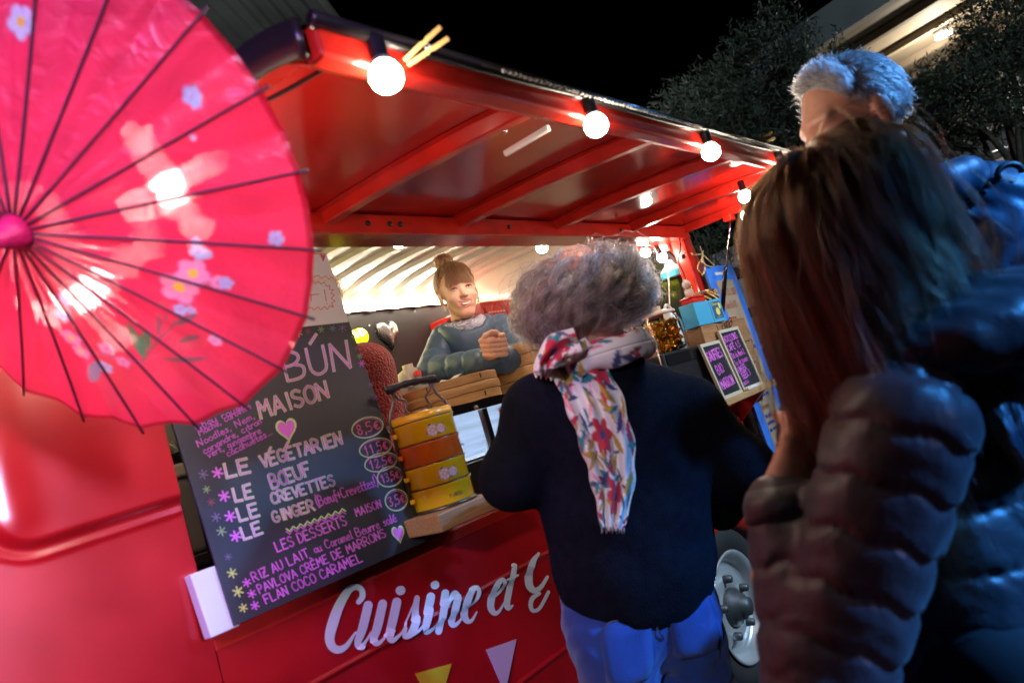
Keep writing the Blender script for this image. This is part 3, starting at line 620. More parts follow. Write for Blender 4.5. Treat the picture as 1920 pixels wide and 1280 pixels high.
for p, R, c in (((327, 545), 0.028, PK), ((350, 520), 0.024, PK), ((392, 542), 0.012, PK), ((360, 482), 0.014, BL), ((356, 462), 0.008, BL), ((372, 485), 0.009, BL), ((328, 588), 0.011, BL), ((345, 592), 0.008, BL), ((490, 468), 0.012, BL), ((383, 656), 0.012, (0.85, 0.40, 0.85)), ((405, 545), 0.011, BL), ((137, 553), 0.012, BL), ((122, 588), 0.012, BL), ((128, 637), 0.018, PK), ((140, 668), 0.016, PK), ((190, 660), 0.014, PK), ((215, 690), 0.013, PK), ((180, 700), 0.014, BL), ((327, 190), 0.014, BL), ((336, 203), 0.009, BL), ((10, 45), 0.022, (0.62, 0.66, 0.98)), ((340, 268), 0.005, BL)):
    flower(p, R * .88, c, 5, YC if R > 0.015 else None, p[0] * 0.1)
leafd((258, 690), (236, 602), 0.0085, GR); leafd((250, 675), (272, 622), 0.0095, GR); leafd((310, 620), (358, 598), 0.006, DG); leafd((315, 655), (362, 643), 0.0055, DG); leafd((283, 688), (368, 692), 0.0055, DG); leafd((286, 640), (292, 590), 0.004, DG); leafd((170, 685), (142, 738), 0.011, (0.22, 0.22, 0.42)); leafd((300, 585), (305, 620), 0.002, DG)
colr *= (1 + .10 * np.sin(Tt * 19 + 8 * s_ + 2 * np.sin(Tt * 7))[..., None] * s_[..., None] + .07 * np.sin(s_ * 23 + Tt * 11)[..., None] * mid[..., None])  # fold shading and wrinkle sheen painted into the fabric colour
# binding round the rim
wb = np.clip((Rr / UR - 0.972) / 0.012, 0, 1)[..., None]; colr[:] = colr * (1 - wb) + np.array((0.40, 0.006, 0.03)) * wb
m = MB(); m.grid(np.stack([Xp, Yp, Zz], -1), True, True); can = local(m, 'canopy', fabric())
ca = can.data.color_attributes.new('print', 'FLOAT_COLOR', 'POINT')
ca.data.foreach_set('color', np.concatenate([np.clip(colr, 0, 1), np.ones(Rr.shape + (1,))], -1).reshape(-1).astype(np.float32))
ribw = mat('dark_bamboo_rib', (0.055, 0.012, 0.03), 0.55); ribr = None
for k in range(UN):
    t = 2 * math.pi * k / UN
    if ribr is None:
        m = MB(); m.tube([up(r, 0.0, 0.0012) for r in np.linspace(0.018, UR * 1.028, 12)], 0.0021, 6); ribr = local(m, 'rib', ribw); ribr.rotation_euler.z = uph
        m = MB(); m.tube([up(UR * 0.40, 0, -0.006), (0.012, 0, -0.055)], 0.0011, 5); st0 = m.build('stretcher', ribw); st0.parent = ribr
    else:
        c = ribr.copy(); COL.objects.link(c); c.rotation_euler.z = uph + t; d_ = st0.copy(); COL.objects.link(d_); d_.parent = c
m = MB(); m.lathe([(0.0, 0.034), (0.010, 0.033), (0.014, 0.020), (0.019, 0.008), (0.024, -0.006), (0.0, -0.010)], 20, Matrix.Translation((0, 0, UH))); local(m, 'cap', mat('parasol_cap', (0.55, 0.01, 0.09), 0.5, bump=0.4, bscale=90))
m = MB(); m.tube([(0, 0, UH), (0, 0, -0.20)], 0.006, 8); m.lathe([(0.006, -0.05), (0.016, -0.05), (0.016, -0.065), (0.006, -0.065)], 14); local(m, 'handle', ribw)
# ------------------------------------------------------------------ hand lettering: a stroke alphabet, x 0..4, baseline 0, capitals 6 high
ALPHA = {
'A': '0,0 1.9,6 4,0|.8,2 3.2,2', 'B': '0,0 0,6 2.4,5.8 3,4.6 2,3.3 0,3.1|2,3.2 3.6,2.4 3.4,.7 2,0 0,0', 'C': '3.6,5 2.4,6 .8,5.3 .1,3 .8,.7 2.4,0 3.8,.9', 'D': '0,0 0,6|0,6 2.6,5.4 3.7,3 2.6,.6 0,0',
'E': '3.4,6 0,6 0,0 3.5,0|0,3.1 2.8,3.1', 'F': '3.5,6 0,6 0,0|0,3.1 2.7,3.1', 'G': '3.6,5 2.2,6 .6,5.2 .1,3 .7,.8 2.2,0 3.7,.8 3.7,2.6 2.2,2.6', 'H': '0,0 0,6|3.6,0 3.6,6|0,3 3.6,3', 'I': '1.4,0 1.4,6',
'J': '3,6 3,1.2 2,0 .6,.4', 'K': '0,0 0,6|3.4,6 0,2.8 3.6,0', 'L': '0,6 0,0 3.3,0', 'M': '0,0 .4,6 2,2.4 3.7,6 4.1,0', 'N': '0,0 .2,6 3.4,0 3.7,6', 'O': '2,6 .5,5 .1,3 .6,.8 2,0 3.5,.9 3.9,3 3.4,5.1 2,6',
'P': '0,0 0,6 2.6,5.8 3.4,4.4 2.4,3 0,2.8', 'Q': '2,6 .5,5 .1,3 .6,.8 2,0 3.5,.9 3.9,3 3.4,5.1 2,6|2.4,1.4 4,-.4', 'R': '0,0 0,6 2.5,5.8 3.3,4.5 2.3,3.1 0,3|1.6,3 3.7,0', 'S': '3.4,5.2 2,6 .5,5.3 .5,3.9 2,3.1 3.4,2.2 3.4,.9 2,0 .2,.7', 'T': '0,6 4,6|2,6 2,0',
'U': '0,6 .2,1.6 1.4,.1 2.8,.3 3.5,1.8 3.6,6', 'V': '0,6 1.9,0 3.8,6', 'W': '0,6 1,0 2.2,4 3.2,0 4.4,6', 'X': '0,0 3.6,6|0,6 3.6,0', 'Y': '0,6 1.8,3|3.6,6 1.2,0', 'Z': '0,6 3.5,6 0,0 3.7,0|.8,3 2.8,3',
'a': '2.6,2.9 1,3.4 .2,1.8 .8,.2 2.2,.8 2.7,3|2.7,3 2.8,.6 3.4,.1', 'b': '.2,6 .2,.2|.2,2 1.6,3.4 2.8,2.2 2.2,.3 .2,.3', 'c': '2.6,2.9 1.2,3.4 .2,1.8 1,.2 2.8,.6', 'd': '2.6,2.9 1,3.4 .2,1.8 .8,.2 2.4,.8|2.7,6 2.7,.2', 'e': '.3,1.7 2.6,2.1 1.8,3.4 .5,2.6 .4,.9 1.4,0 2.9,.6', 'f': '2.6,5.4 1.6,6 1.1,4.6 1.1,-1.2|.1,3 2.4,3.2', 'g': '2.6,2.9 1,3.4 .3,2 1,.7 2.5,1.4|2.7,3.2 2.6,-1 1.2,-1.6 .3,-1',
'h': '.2,6 .2,0|.2,2.2 1.4,3.4 2.3,2.4 2.4,0', 'i': '.8,3.2 .8,.2 1.3,0', 'l': '.7,6 .7,.3 1.3,0', 'm': '.2,3.2 .2,0|.2,2.4 1.1,3.4 1.7,2.3 1.7,0|1.7,2.4 2.6,3.4 3.3,2.3 3.4,0', 'n': '.2,3.2 .2,0|.2,2.3 1.4,3.4 2.3,2.3 2.4,0', 'o': '1.5,3.3 .3,2.4 .4,.7 1.5,0 2.7,.8 2.6,2.5 1.5,3.3', 'p': '.2,3.2 .2,-1.8|.2,2.2 1.6,3.4 2.7,2.2 2,.3 .2,.5',
'r': '.2,3.2 .3,0|.3,2 1.2,3.2 2.2,3', 's': '2.2,2.8 1.2,3.3 .4,2.6 1.9,1.3 1.6,.2 .2,.3', 't': '1,5 1,.6 1.8,.1 2.4,.5|0,3.2 2.2,3.3', 'u': '.2,3.2 .3,.8 1.2,0 2.3,.9|2.5,3.2 2.5,.5 3,.1', 'v': '.1,3.2 1.2,0 2.5,3.2', 'x': '.1,0 2.4,3.3|.1,3.3 2.4,0', 'z': '.1,3.2 2.4,3.2 .2,0 2.6,0', 'q': '2.6,2.9 1,3.4 .3,1.8 1,.4 2.5,1.2|2.7,3.2 2.6,-1.8',
'0': '1.7,6 .3,4.6 .2,1.6 1.6,0 3.1,1.4 3.2,4.4 1.7,6', '1': '.4,4.4 1.7,6 1.7,0', '2': '.2,4.8 1.4,6 2.9,5 2.4,3.2 .1,0 3.4,.1', '3': '.3,5.6 2,6 3,4.8 1.4,3.3 3.2,2.2 2.4,.3 .2,.4', '4': '2.4,0 2.4,6 0,1.8 3.4,1.8', '5': '3.2,6 .6,6 .4,3.5 2.2,3.6 3.2,2 2.2,.2 .2,.5', '7': '.1,6 3.3,6 1.2,0|.7,3 2.9,3.1', '8': '1.7,3.2 .4,4.5 1.6,6 3,4.7 1.7,3.2 .2,1.7 1.6,0 3.3,1.5 1.7,3.2', '6': '2.8,5.8 .6,3.6 .2,1.5 1.6,0 3,1.4 2,3 .4,2',
'!': '.7,6 .6,1.8|.6,.4 .62,.2', ',': '.8,.5 .4,-1', '.': '.5,.3 .55,.1', '+': '1.6,.6 1.6,4.4|0,2.5 3.2,2.5', '-': '.2,2.8 2.4,2.9', '(': '1.8,7.2 .6,4.6 .6,1.8 1.8,-1', ')': '.2,7.2 1.4,4.6 1.4,1.8 .2,-1', "'": '.6,6.4 .3,5', '*': '2,.6 2,5.2|0,1.8 4,4.2|.2,4.4 3.9,1.4', 'e2': '', '€': '3.4,4.2 2.2,4.8 1,3.6 .9,1.4 2,.1 3.4,.8|0,3 2.6,3|0,2 2.4,2', '%': '0,0 3.4,6|.6,5.4 .65,5.3|2.8,.8 2.85,.7', '/': '0,0 2.6,6', ':': '.5,3.2 .55,3.0|.5,.6 .55,.4'}
ADV = {'I': 2.9, 'M': 5.4, 'W': 5.6, 'i': 1.9, 'l': 1.9, 'm': 4.4, 't': 3.0, ' ': 3.0, '!': 1.8, ',': 1.9, '.': 1.5, '(': 2.6, ')': 2.6, '*': 5.0, 'r': 2.8, 's': 3.0, 'f': 3.0, ':': 1.6, "'": 1.4}
ROUND = set('BCDGOPQRSUJacdegopqsuhmnbft0235698€(),6')
ACC = {'É': ('E', '1,7 2.6,8.4'), 'È': ('E', '1,8.4 2.6,7'), 'Ú': ('U', '1.2,7 2.8,8.8'), 'é': ('e', '1,4.2 2.2,5.4'), 'è': ('e', '.8,5.4 2,4.2'), 'Œ': ('Œ', ''), 'œ': ('œ', ''), 'ï': ('I', ''), 'â': ('a', '.6,4.2 1.5,5 2.4,4.2')}
def text_strokes(txt, jit=0.12, rg=random):
    """-> [(pts, round)] in alphabet units, and the total advance"""
    out = []; x = 0.0
    def put(g, x, rnd, sx=1.0):
        for st in g.split('|'):
            if not st: continue
            pts = [tuple(float(v) for v in p.split(',')) for p in st.split()]
            out.append(([(x + a * sx + rg.uniform(-jit, jit), b + rg.uniform(-jit, jit)) for a, b in pts], rnd))
    for ch in txt:
        if ch in ACC:
            base, acc = ACC[ch]
            if ch in 'Œœ':
                o_, e_ = ('O', 'E') if ch == 'Œ' else ('o', 'e'); put(ALPHA[o_], x, True, 0.9); x += 3.7 if ch == 'Œ' else 2.5; put(ALPHA[e_], x, ch == 'œ', 0.9); x += 4.4 if ch == 'Œ' else 3.4; continue
            put(ALPHA[base], x, base in ROUND)
            if acc: put(acc, x, False)
            x += ADV.get(base, 4.9 if base.isupper() else 3.5)
        else:
            if ch in ALPHA: put(ALPHA[ch], x, ch in ROUND)
            x += ADV.get(ch, 4.9 if (ch.isupper() or ch.isdigit()) else 3.5)
    return out, x - 0.9
def lay(txt, p0, p1, h, jit=0.12, slant=0.0):
    """strokes of txt laid from p0 to p1 (2D, y down), capital height h"""
    st, adv = text_strokes(txt, jit); d = np.array(p1, float) - np.array(p0, float); L = np.linalg.norm(d); d /= L; u = np.array([d[1], -d[0]])
    sx = L / max(adv, 1); sy = h / 6.0
    return [([tuple(np.array(p0) + d * (a + b * slant) * sx + u * b * sy) for a, b in pts], rnd) for pts, rnd in st]
def ink(name, strokes, w, place, m_, par, n=3):
    """2D strokes -> one flat mesh of ribbons; place(x, y) -> world"""
    m = MB()
    for pts, rnd in strokes:
        if rnd and len(pts) > 2: pts = [(p[0], p[1]) for p in smooth_poly(pts, n)]
        qs = []
        P = [np.array(p, float) for p in pts]
        for i in range(len(P) - 1):
            d = P[i + 1] - P[i]; L = np.linalg.norm(d)
            if L < 1e-9: continue
            d /= L; nn = np.array([-d[1], d[0]]) * w / 2; e = d * w * 0.32
            m.add([place(*q) for q in (P[i] - e + nn, P[i] - e - nn, P[i + 1] + e - nn, P[i + 1] + e + nn)], [(0, 1, 2, 3)])
    return m.build(name, m_, par)

def chalk(name, col, ground, amount=0.62):
    return mat(name, ground, 0.8, col2=col, nscale=240) if False else mat(name, tuple(g * (1 - amount) + c * amount for g, c in zip(ground, col)), 0.8, col2=col, nscale=300)
# ------------------------------------------------------------------ boards on the sill
slate = mat('slate_board', (0.020, 0.022, 0.030), 0.42, col2=(0.036, 0.037, 0.048), nscale=5, bump=0.01, rvar=0.25)
mag = chalk('magenta_chalk', (0.72, 0.17, 0.74), (0.05, 0.05, 0.06), 0.92); grn = chalk('green_chalk', (0.58, 0.86, 0.32), (0.05, 0.05, 0.06), 0.92)
pnk = chalk('pink_chalk', (0.85, 0.16, 0.45), (0.05, 0.05, 0.06), 0.8); dimp = chalk('faded_lilac_chalk', (0.22, 0.16, 0.30), (0.05, 0.05, 0.06), 0.6); dimg = chalk('faded_green_chalk', (0.28, 0.42, 0.20), (0.05, 0.05, 0.06), 0.6); dimr = chalk('faded_red_chalk', (0.30, 0.07, 0.10), (0.05, 0.05, 0.06), 0.6); dimb = chalk('faded_blue_chalk', (0.14, 0.25, 0.40), (0.05, 0.05, 0.06), 0.6); yelc = chalk('yellow_green_chalk', (0.62, 0.70, 0.18), (0.05, 0.05, 0.06), 0.75)
bp0 = Vector((0.74, 1.452, 1.046)); bup = Vector((0, 0.08, 0.757)).normalized(); bn = Vector((0, -bup.z, bup.y))
def bd(px, py, off=0.0): return at_plane(px, py, bp0 + bn * off, bn)
def brd(x0, x1, t0, t1, o0, o1):
    return [Vector((x, bp0.y, bp0.z)) + bup * t + bn * o for t in (t0, t1) for (x, o) in ((x0, o0), (x1, o0), (x1, o1), (x0, o1))]
board = empty('menu_chalkboard', (1.0, 1.45, 1.045), 0, 'tall black chalkboard menu with magenta and green handwriting on the sill', 'chalkboard')
xr_top = bd(655, 603).x; xr_bot = bd(795, 1000).x
t_top = (bd(655, 603) - bp0).dot(bup)
m = MB(); m.hexa([Vector((a_, bp0.y, bp0.z)) + bup * t + bn * o for t, xs_ in ((0.0, (0.745, xr_bot)), (t_top, (0.742, xr_top))) for a_, o in ((xs_[0], 0.0), (xs_[1], 0.0), (xs_[1], -0.008), (xs_[0], -0.008))]); m.build('slate_panel', slate, board, bevel=0.0015)
def z1(pts): return [(340 + x * 0.25, 580 + y * 0.25) for x, y in pts]
def z2(pts): return [(340 + x * 0.2656, 860 + y * 0.2656) for x, y in pts]
def outlined(name, strokes, w, lift=0.0012):
    ink(name, strokes, w * 1.95, lambda x, y: bd(x, y, lift), grn, board); ink(name, strokes, w, lambda x, y: bd(x, y, lift + 0.0006), mag, board)
def written(name, strokes, w, m_, lift=0.0012): ink(name, strokes, w, lambda x, y: bd(x, y, lift), m_, board)
LT = 'chalk_writing'
outlined(LT, lay('BÚN', z1([(800, 535)])[0], z1([(1290, 432)])[0], 51, 0.08), 3.0); outlined(LT, lay('BO', (398, 757), (500, 722), 52, 0.08), 3.0)
outlined(LT, lay('MAISON', z1([(600, 815)])[0], z1([(1115, 655)])[0], 31, 0.1), 3.0)
outlined(LT, lay('LE', z1([(345, 1260)])[0], z1([(525, 1215)])[0], 26), 3.0); outlined(LT, lay('VÉGÉTARIEN', z1([(610, 1185)])[0], z1([(1215, 1005)])[0], 23), 2.6)
outlined(LT, lay('LE', z2([(385, 300)])[0], z2([(515, 268)])[0], 25), 2.8); outlined(LT, lay('BŒUF', z2([(645, 208)])[0], z2([(925, 108)])[0], 25), 2.6)
outlined(LT, lay('LE', z2([(415, 438)])[0], z2([(560, 395)])[0], 24), 2.6); outlined(LT, lay('CREVETTES', z2([(645, 318)])[0], z2([(1090, 182)])[0], 20), 2.2)
outlined(LT, lay('LE', z2([(445, 568)])[0], z2([(580, 520)])[0], 23), 2.5); outlined(LT, lay('GINGER', z2([(655, 450)])[0], z2([(945, 358)])[0], 20), 2.2)
written(LT, lay('(Bœuf+Crevettes!)', z2([(960, 338)])[0], z2([(1395, 185)])[0], 19), 2.2, mag)
zg = [z2([(740 + 420 * k / 17, 505 - 150 * k / 17 + (13 if k % 2 else -13))])[0] for k in range(18)]
written(LT, [(zg, False)], 2.0, grn); written(LT, [([(x, y + 5) for x, y in zg], False)], 2.0, mag)
written(LT, lay('LES DESSERTS', z2([(680, 655)])[0], z2([(1175, 462)])[0], 19), 2.6, mag); written(LT, lay('MAISON', z2([(1238, 405)])[0], z2([(1418, 338)])[0], 15), 2.2, mag)
written(LT, lay('RIZ AU LAIT', z2([(515, 865)])[0], z2([(905, 688)])[0], 17), 2.3, mag); written(LT, lay('au Caramel Beurre salé', z2([(945, 665)])[0], z2([(1520, 440)])[0], 16), 2.0, mag)
written(LT, lay('PAVLOVA CRÈME DE MARRONS', z2([(555, 948)])[0], z2([(1450, 545)])[0], 16), 2.3, mag); written(LT, lay('FLAN COCO CARAMEL', z2([(600, 1022)])[0], z2([(1285, 718)])[0], 17), 2.4, mag)
for tx, a_, b_ in (('Chou rouge,', (110, 905), (500, 735)), ('Mâche, carottes', (140, 945), (525, 740)), ('Noodles, Nem,', (130, 1030), (550, 815)), ('coriandre, citron', (175, 1085), (605, 850)), ('vert, gingembre', (205, 1112), (600, 925)), ('cacahuètes...', (350, 1105), (680, 935))):
    written(LT, lay(tx, z1([a_])[0], z1([b_])[0], 12.5), 1.7, mag)
def star(c, r, m_, w=2.0, a0=0.2):
    written('chalk_star', [([(c[0] - r * math.cos(a0 + k * math.pi / 3), c[1] - r * math.sin(a0 + k * math.pi / 3)), (c[0] + r * math.cos(a0 + k * math.pi / 3), c[1] + r * math.sin(a0 + k * math.pi / 3))], False) for k in range(3)], w, m_)
for p in (z1([(272, 1222)])[0], z2([(302, 262)])[0], z2([(345, 405)])[0], z2([(383, 545)])[0]): star(p, 10, mag, 3.2)
for p in (z2([(462, 872)])[0], z2([(497, 950)])[0], z2([(520, 1033)])[0]): star(p, 8, mag, 2.4)
for (x, y), mm, r, w in [((155, 108), dimp, 9, 1.8), ((178, 215), dimg, 7, 2), ((210, 305), dimr, 7, 1.8), ((245, 410), dimp, 9, 2), ((283, 510), dimg, 9, 2.2), ((330, 690), dimp, 7, 1.4), ((358, 805), yelc, 9, 2.6), ((400, 935), yelc, 10, 3), ((437, 1050), yelc, 8, 2.6), ((1650, 505), dimp, 6, 1.4), ((1655, 435), dimr, 5, 1.2)]: star(z2([(x, y)])[0], r, mm, w)
for (x, y), mm, r in [((880, 178), yelc, 7), ((950, 165), dimr, 6), ((1048, 150), dimg, 6), ((1135, 143), dimb, 6), ((1208, 138), dimp, 8), ((1292, 200), dimg, 5), ((1315, 290), dimr, 5), ((1338, 350), dimg, 5), ((1352, 405), mag, 6), ((1418, 565), dimp, 5), ((1448, 660), dimp, 6)]: star(z1([(x, y)])[0], r, mm, 1.6, x)
def heart_pts(c, w, h, rot, n=28):
    out = []
    for k in range(n):
        t = 2 * math.pi * k / n; x = 16 * math.sin(t) ** 3 / 32; y = -(13 * math.cos(t) - 5 * math.cos(2 * t) - 2 * math.cos(3 * t) - math.cos(4 * t)) / 29
        x *= w; y *= h; out.append((c[0] + x * math.cos(rot) - y * math.sin(rot), c[1] + x * math.sin(rot) + y * math.cos(rot)))
    return out
for c, w, h in ((z1([(790, 895)])[0], 33, 37), (z2([(1532, 525)])[0], 20, 28)):
    for s, mm, lf in ((1.22, grn, 0.0012), (1.0, mag, 0.0018)):
        m = MB(); m.add([bd(x, y, lf) for x, y in heart_pts(c, w * s, h * s, -0.22)], [tuple(range(28))]); m.build('chalk_heart', mm, board)
def ell(c, rx, ry, rot, n=26): return [(c[0] + rx * math.cos(t) * math.cos(rot) - ry * math.sin(t) * math.sin(rot), c[1] + rx * math.cos(t) * math.sin(rot) + ry * math.sin(t) * math.cos(rot)) for t in np.linspace(0, 2 * math.pi + 0.3, n)]
for tx, c, rx, ry, hh in (('8,5€', (689, 801), 30, 19, 18), ('11,5€', (704, 839), 31, 17, 17), ('12,5€', (714, 866), 31, 17, 16), ('13,5€', (731, 893), 24, 19, 15), ('3,5€', (743, 937), 21, 20, 17)):
    written('price_ring', [(ell(c, rx, ry, -0.25), False)], 1.8, grn); written('price_ring', [(ell((c[0] - 1, c[1] + 1), rx - 2, ry - 2, -0.25), False)], 1.2, mag, 0.0008)
    w_ = rx * 0.66; d_ = np.array([math.cos(-0.3), math.sin(-0.3)]) * w_; u_ = np.array([0.2, 0.95]) * hh * 0.5
    written('price', lay(tx, np.array(c) - d_ + u_, np.array(c) + d_ + u_, hh), 2.3, pnk, 0.0014)

paper = mat('white_card', (0.62, 0.63, 0.66), 0.6, noise=0.03)
redink = mat('red_marker', (0.60, 0.05, 0.08), 0.6); yink = mat('yellow_marker', (0.70, 0.55, 0.15), 0.6)
card = empty('white_sign', (1.0, 1.5, 1.62), 0, 'white sign with a red scribbled cloud standing above the chalkboard', 'sign')
xw = bd(608, 452).x
m = MB(); m.hexa([Vector((a_, bp0.y, bp0.z)) + bup * t + bn * o for t, xs_ in ((t_top - 0.30, (0.80, xr_top)), (t_top + 0.205, (0.80, xw))) for a_, o in ((xs_[0], -0.0095), (xs_[1], -0.0095), (xs_[1], -0.0155), (xs_[0], -0.0155))]); m.build('sheet', paper, card)
def wc(x, y): return bd(x, y, -0.0088)
def z5(pts): return [(560 + x * 0.2398, 420 + y * 0.2398) for x, y in pts]
wav = []
for k in range(60):
    a_ = -2.2 + 4.4 * k / 59
    x = -60 + 300 * (math.cos(a_)) ** 1.0 * 1.0 if False else 0
cloud = z5([(40, 455), (70, 440), (90, 462), (110, 445), (130, 465), (155, 448), (175, 470), (200, 455), (215, 485), (245, 480), (240, 510), (272, 515), (250, 540), (278, 555), (255, 580), (282, 600), (258, 620), (272, 650), (240, 640), (225, 668), (200, 645), (175, 670), (150, 648), (120, 670), (95, 650), (60, 668), (30, 655)])
ink('cloud_outline', [(cloud, True)], 1.3, wc, redink, card); ink('wavy_line', [(z5([(60, 400), (90, 395), (120, 415), (150, 400), (180, 425), (210, 405), (235, 430), (260, 415), (290, 445)]), True)], 1.1, wc, redink, card); ink('wavy_line', [(z5([(80, 435), (110, 425), (140, 445), (170, 425), (205, 450), (235, 435), (290, 460)]), True)], 1.6, wc, yink, card)
ink('sign_writing', [(z5([(62, 555), (160, 548)]), False), (z5([(98, 553), (97, 605)]), False), (z5([(200, 512), (215, 600)]), False), (z5([(220, 618), (222, 625)]), False)], 1.5, wc, redink, card); ink('sign_writing', lay('VOT', z5([(-90, 615)])[0], z5([(40, 608)])[0], 14), 1.4, wc, redink, card)
ink('small_bunting', [(z5([(110, 235), (225, 232)]), False), (z5([(170, 237), (192, 290), (207, 240)]), False), (z5([(178, 240), (194, 272), (198, 245), (186, 250)]), False)], 1.4, wc, redink, card)
blk = bd(374, 1070, -0.004); b2 = bd(446, 1165, -0.004)
wb_ = empty('white_block', (0.72, 1.455, 1.045), 0, 'plain white block on the sill at the chalkboard lower left corner', 'block')
m = MB(); m.hexa([Vector((a_, bp0.y + 0.006, bp0.z)) + bup * t + bn * o for t, xs_ in ((-0.004, (0.698, 0.760)), (0.122, (0.694, 0.756))) for a_, o in ((xs_[0], -0.002), (xs_[1], -0.002), (xs_[1], -0.03), (xs_[0], -0.03))]); m.build('block', paper, wb_, bevel=0.002)
# black post with white code beside the board, storage box and plant behind it
pst = empty('black_post', (0.75, 1.53, 1.04), 0, 'black upright post with small white hand lettering left of the chalkboard', 'post')
pa = at(347, 812, Y=1.515); pb = at(370, 805, Y=1.515); pc = at(398, 1020, Y=1.515)
m = MB(); m.box((pa.x, 1.515, 1.19), (pb.x + 0.004, 1.545, 1.52)); m.build('post', black_gloss, pst, bevel=0.003)
tl = lay('7a70J5', (371, 886), (365, 838), 7.5); ink('post_writing', tl, 1.5, lambda x, y: at(x - 4, y, Y=1.5135), paper, pst)
clear = mat('clear_plastic', (0.75, 0.74, 0.68), 0.25, trans=0.55, ior=1.2)
sh_ = empty('inner_shelf', (0.9, 1.7, 1.19), 0, 'dark shelf inside the van left of the chalkboard', 'shelf')
m = MB(); m.box((0.735, 1.58, 1.17), (1.15, 2.0, 1.19)); m.build('shelf_board', dark_panel, sh_)
m = MB(); m.box((0.735, 1.95, 0.46), (1.15, 1.97, 1.17)); m.build('shelf_support', dark_panel, sh_)
bx = empty('storage_box', (0.86, 1.72, 1.19), 0, 'clear plastic storage box on the shelf left of the chalkboard', 'storage box')
m = MB(); m.box((0.775, 1.64, 1.19), (0.95, 1.80, 1.36)); m.build('box_body', clear, bx, bevel=0.012, seg=3); m = MB(); m.box((0.768, 1.633, 1.362), (0.957, 1.807, 1.392)); m.build('box_lid', mat('milky_lid', (0.62, 0.58, 0.50), 0.4), bx, bevel=0.006)
m = MB(); m.box((0.785, 1.65, 1.195), (0.94, 1.79, 1.27)); m.build('box_contents', mat('brown_noodles', (0.38, 0.22, 0.09), 0.7, noise=0.3, nscale=40), bx)
pl = empty('herb_plant', (0.86, 1.72, 1.392), 0, 'small dark green herb plant standing on the storage box', 'plant'); plm = mat('herb_leaf', (0.07, 0.11, 0.03), 0.5)
m = MB(); m.lathe([(0.028, 0.0), (0.034, 0.03), (0.028, 0.032), (0.0, 0.03)], 14, Matrix.Translation((0.86, 1.72, 1.392))); m.build('pot', black, pl)
m = MB()
for k in range(60):
    o_ = Vector((0.86, 1.72, 1.42)); d_ = Vector((random.gauss(0, 1), random.gauss(0, 1), abs(random.gauss(0.5, .5)))).normalized(); e_ = o_ + d_ * random.uniform(0.02, 0.065); s_ = d_.orthogonal().normalized() * 0.005
    m.add([o_, (o_ + e_) / 2 + s_, e_, (o_ + e_) / 2 - s_], [(0, 1, 2, 3)])
m.build('leaf', plm, pl)['kind'] = 'stuff'

# ------------------------------------------------------------------ tiffin carrier on its wooden ledge
ledge = empty('wooden_ledge', (1.36, 1.42, 1.04), 0, 'small wooden ledge board under the yellow lunch carrier', 'ledge')
m = MB(); m.box((1.225, 1.335, 1.068), (1.445, 1.56, 1.112)); m.build('ledge_board', wood, ledge, bevel=0.004)
m = MB(); m.box((1.425, 1.331, 1.066), (1.449, 1.5, 1.110)); m.build('ledge_batten', wood, ledge, bevel=0.002)
m = MB(); m.box((1.26, 1.505, 1.041), (1.42, 1.56, 1.067)); m.build('ledge_support', wood, ledge)
tc_ = at(835, 945, Z=1.113); tcx, tcy = 1.352, 1.435
enam = mat('yellow_enamel', (0.92, 0.50, 0.010), 0.22, coat=0.5, noise=0.05); enamr = mat('orange_enamel', (0.72, 0.13, 0.012), 0.3, coat=0.4, noise=0.12, nscale=30); seam = mat('dark_rim', (0.10, 0.07, 0.05), 0.35, metal=0.7)
darksteel = mat('dark_steel', (0.16, 0.14, 0.13), 0.38, metal=0.9)
tif = empty('tiffin_carrier', (tcx, tcy, 1.113), 0, 'four tier yellow and orange enamel lunch carrier with rose decals', 'lunch carrier')
TR = 0.083; T0 = Matrix.Translation((tcx, tcy, 1.113)); hh = 0.056
for k in range(4):
    z = k * hh + 0.004; r = TR * (1.0 if k else 1.0)
    m = MB(); m.lathe([(0.0, z), (r - 0.006, z), (r - 0.002, z + 0.004), (r - 0.002, z + hh - 0.010), (r + 0.001, z + hh - 0.006), (r + 0.001, z + hh - 0.0015), (r - 0.004, z + hh)], 56, T0); tier = m.build('tier', enamr if k == 2 else enam, tif)
    m = MB(); m.tube([(tcx + (r + 0.001) * math.cos(t), tcy + (r + 0.001) * math.sin(t), 1.113 + z + hh - 0.001) for t in np.linspace(0, 2 * math.pi, 57)], 0.0016, 6); m.build('rim', seam, tier)
m = MB(); z = 4 * hh + 0.005; m.lathe([(TR + 0.001, z), (TR + 0.001, z + 0.014), (TR - 0.004, z + 0.018), (TR - 0.03, z + 0.019), (TR - 0.034, z + 0.021), (0.0, z + 0.024)], 56, T0); m.build('lid', enam, tif)
m = MB(); m.lathe([(TR + 0.002, -0.0), (TR + 0.003, 0.005), (TR - 0.002, 0.008), (0.0, 0.008)], 56, T0); m.build('base_ring', seam, tif)
m = MB(); m.lathe([(TR - 0.036, z + 0.0222), (TR - 0.006, z + 0.0200)], 48, T0); m.build('lid_plate', chrome, tif)
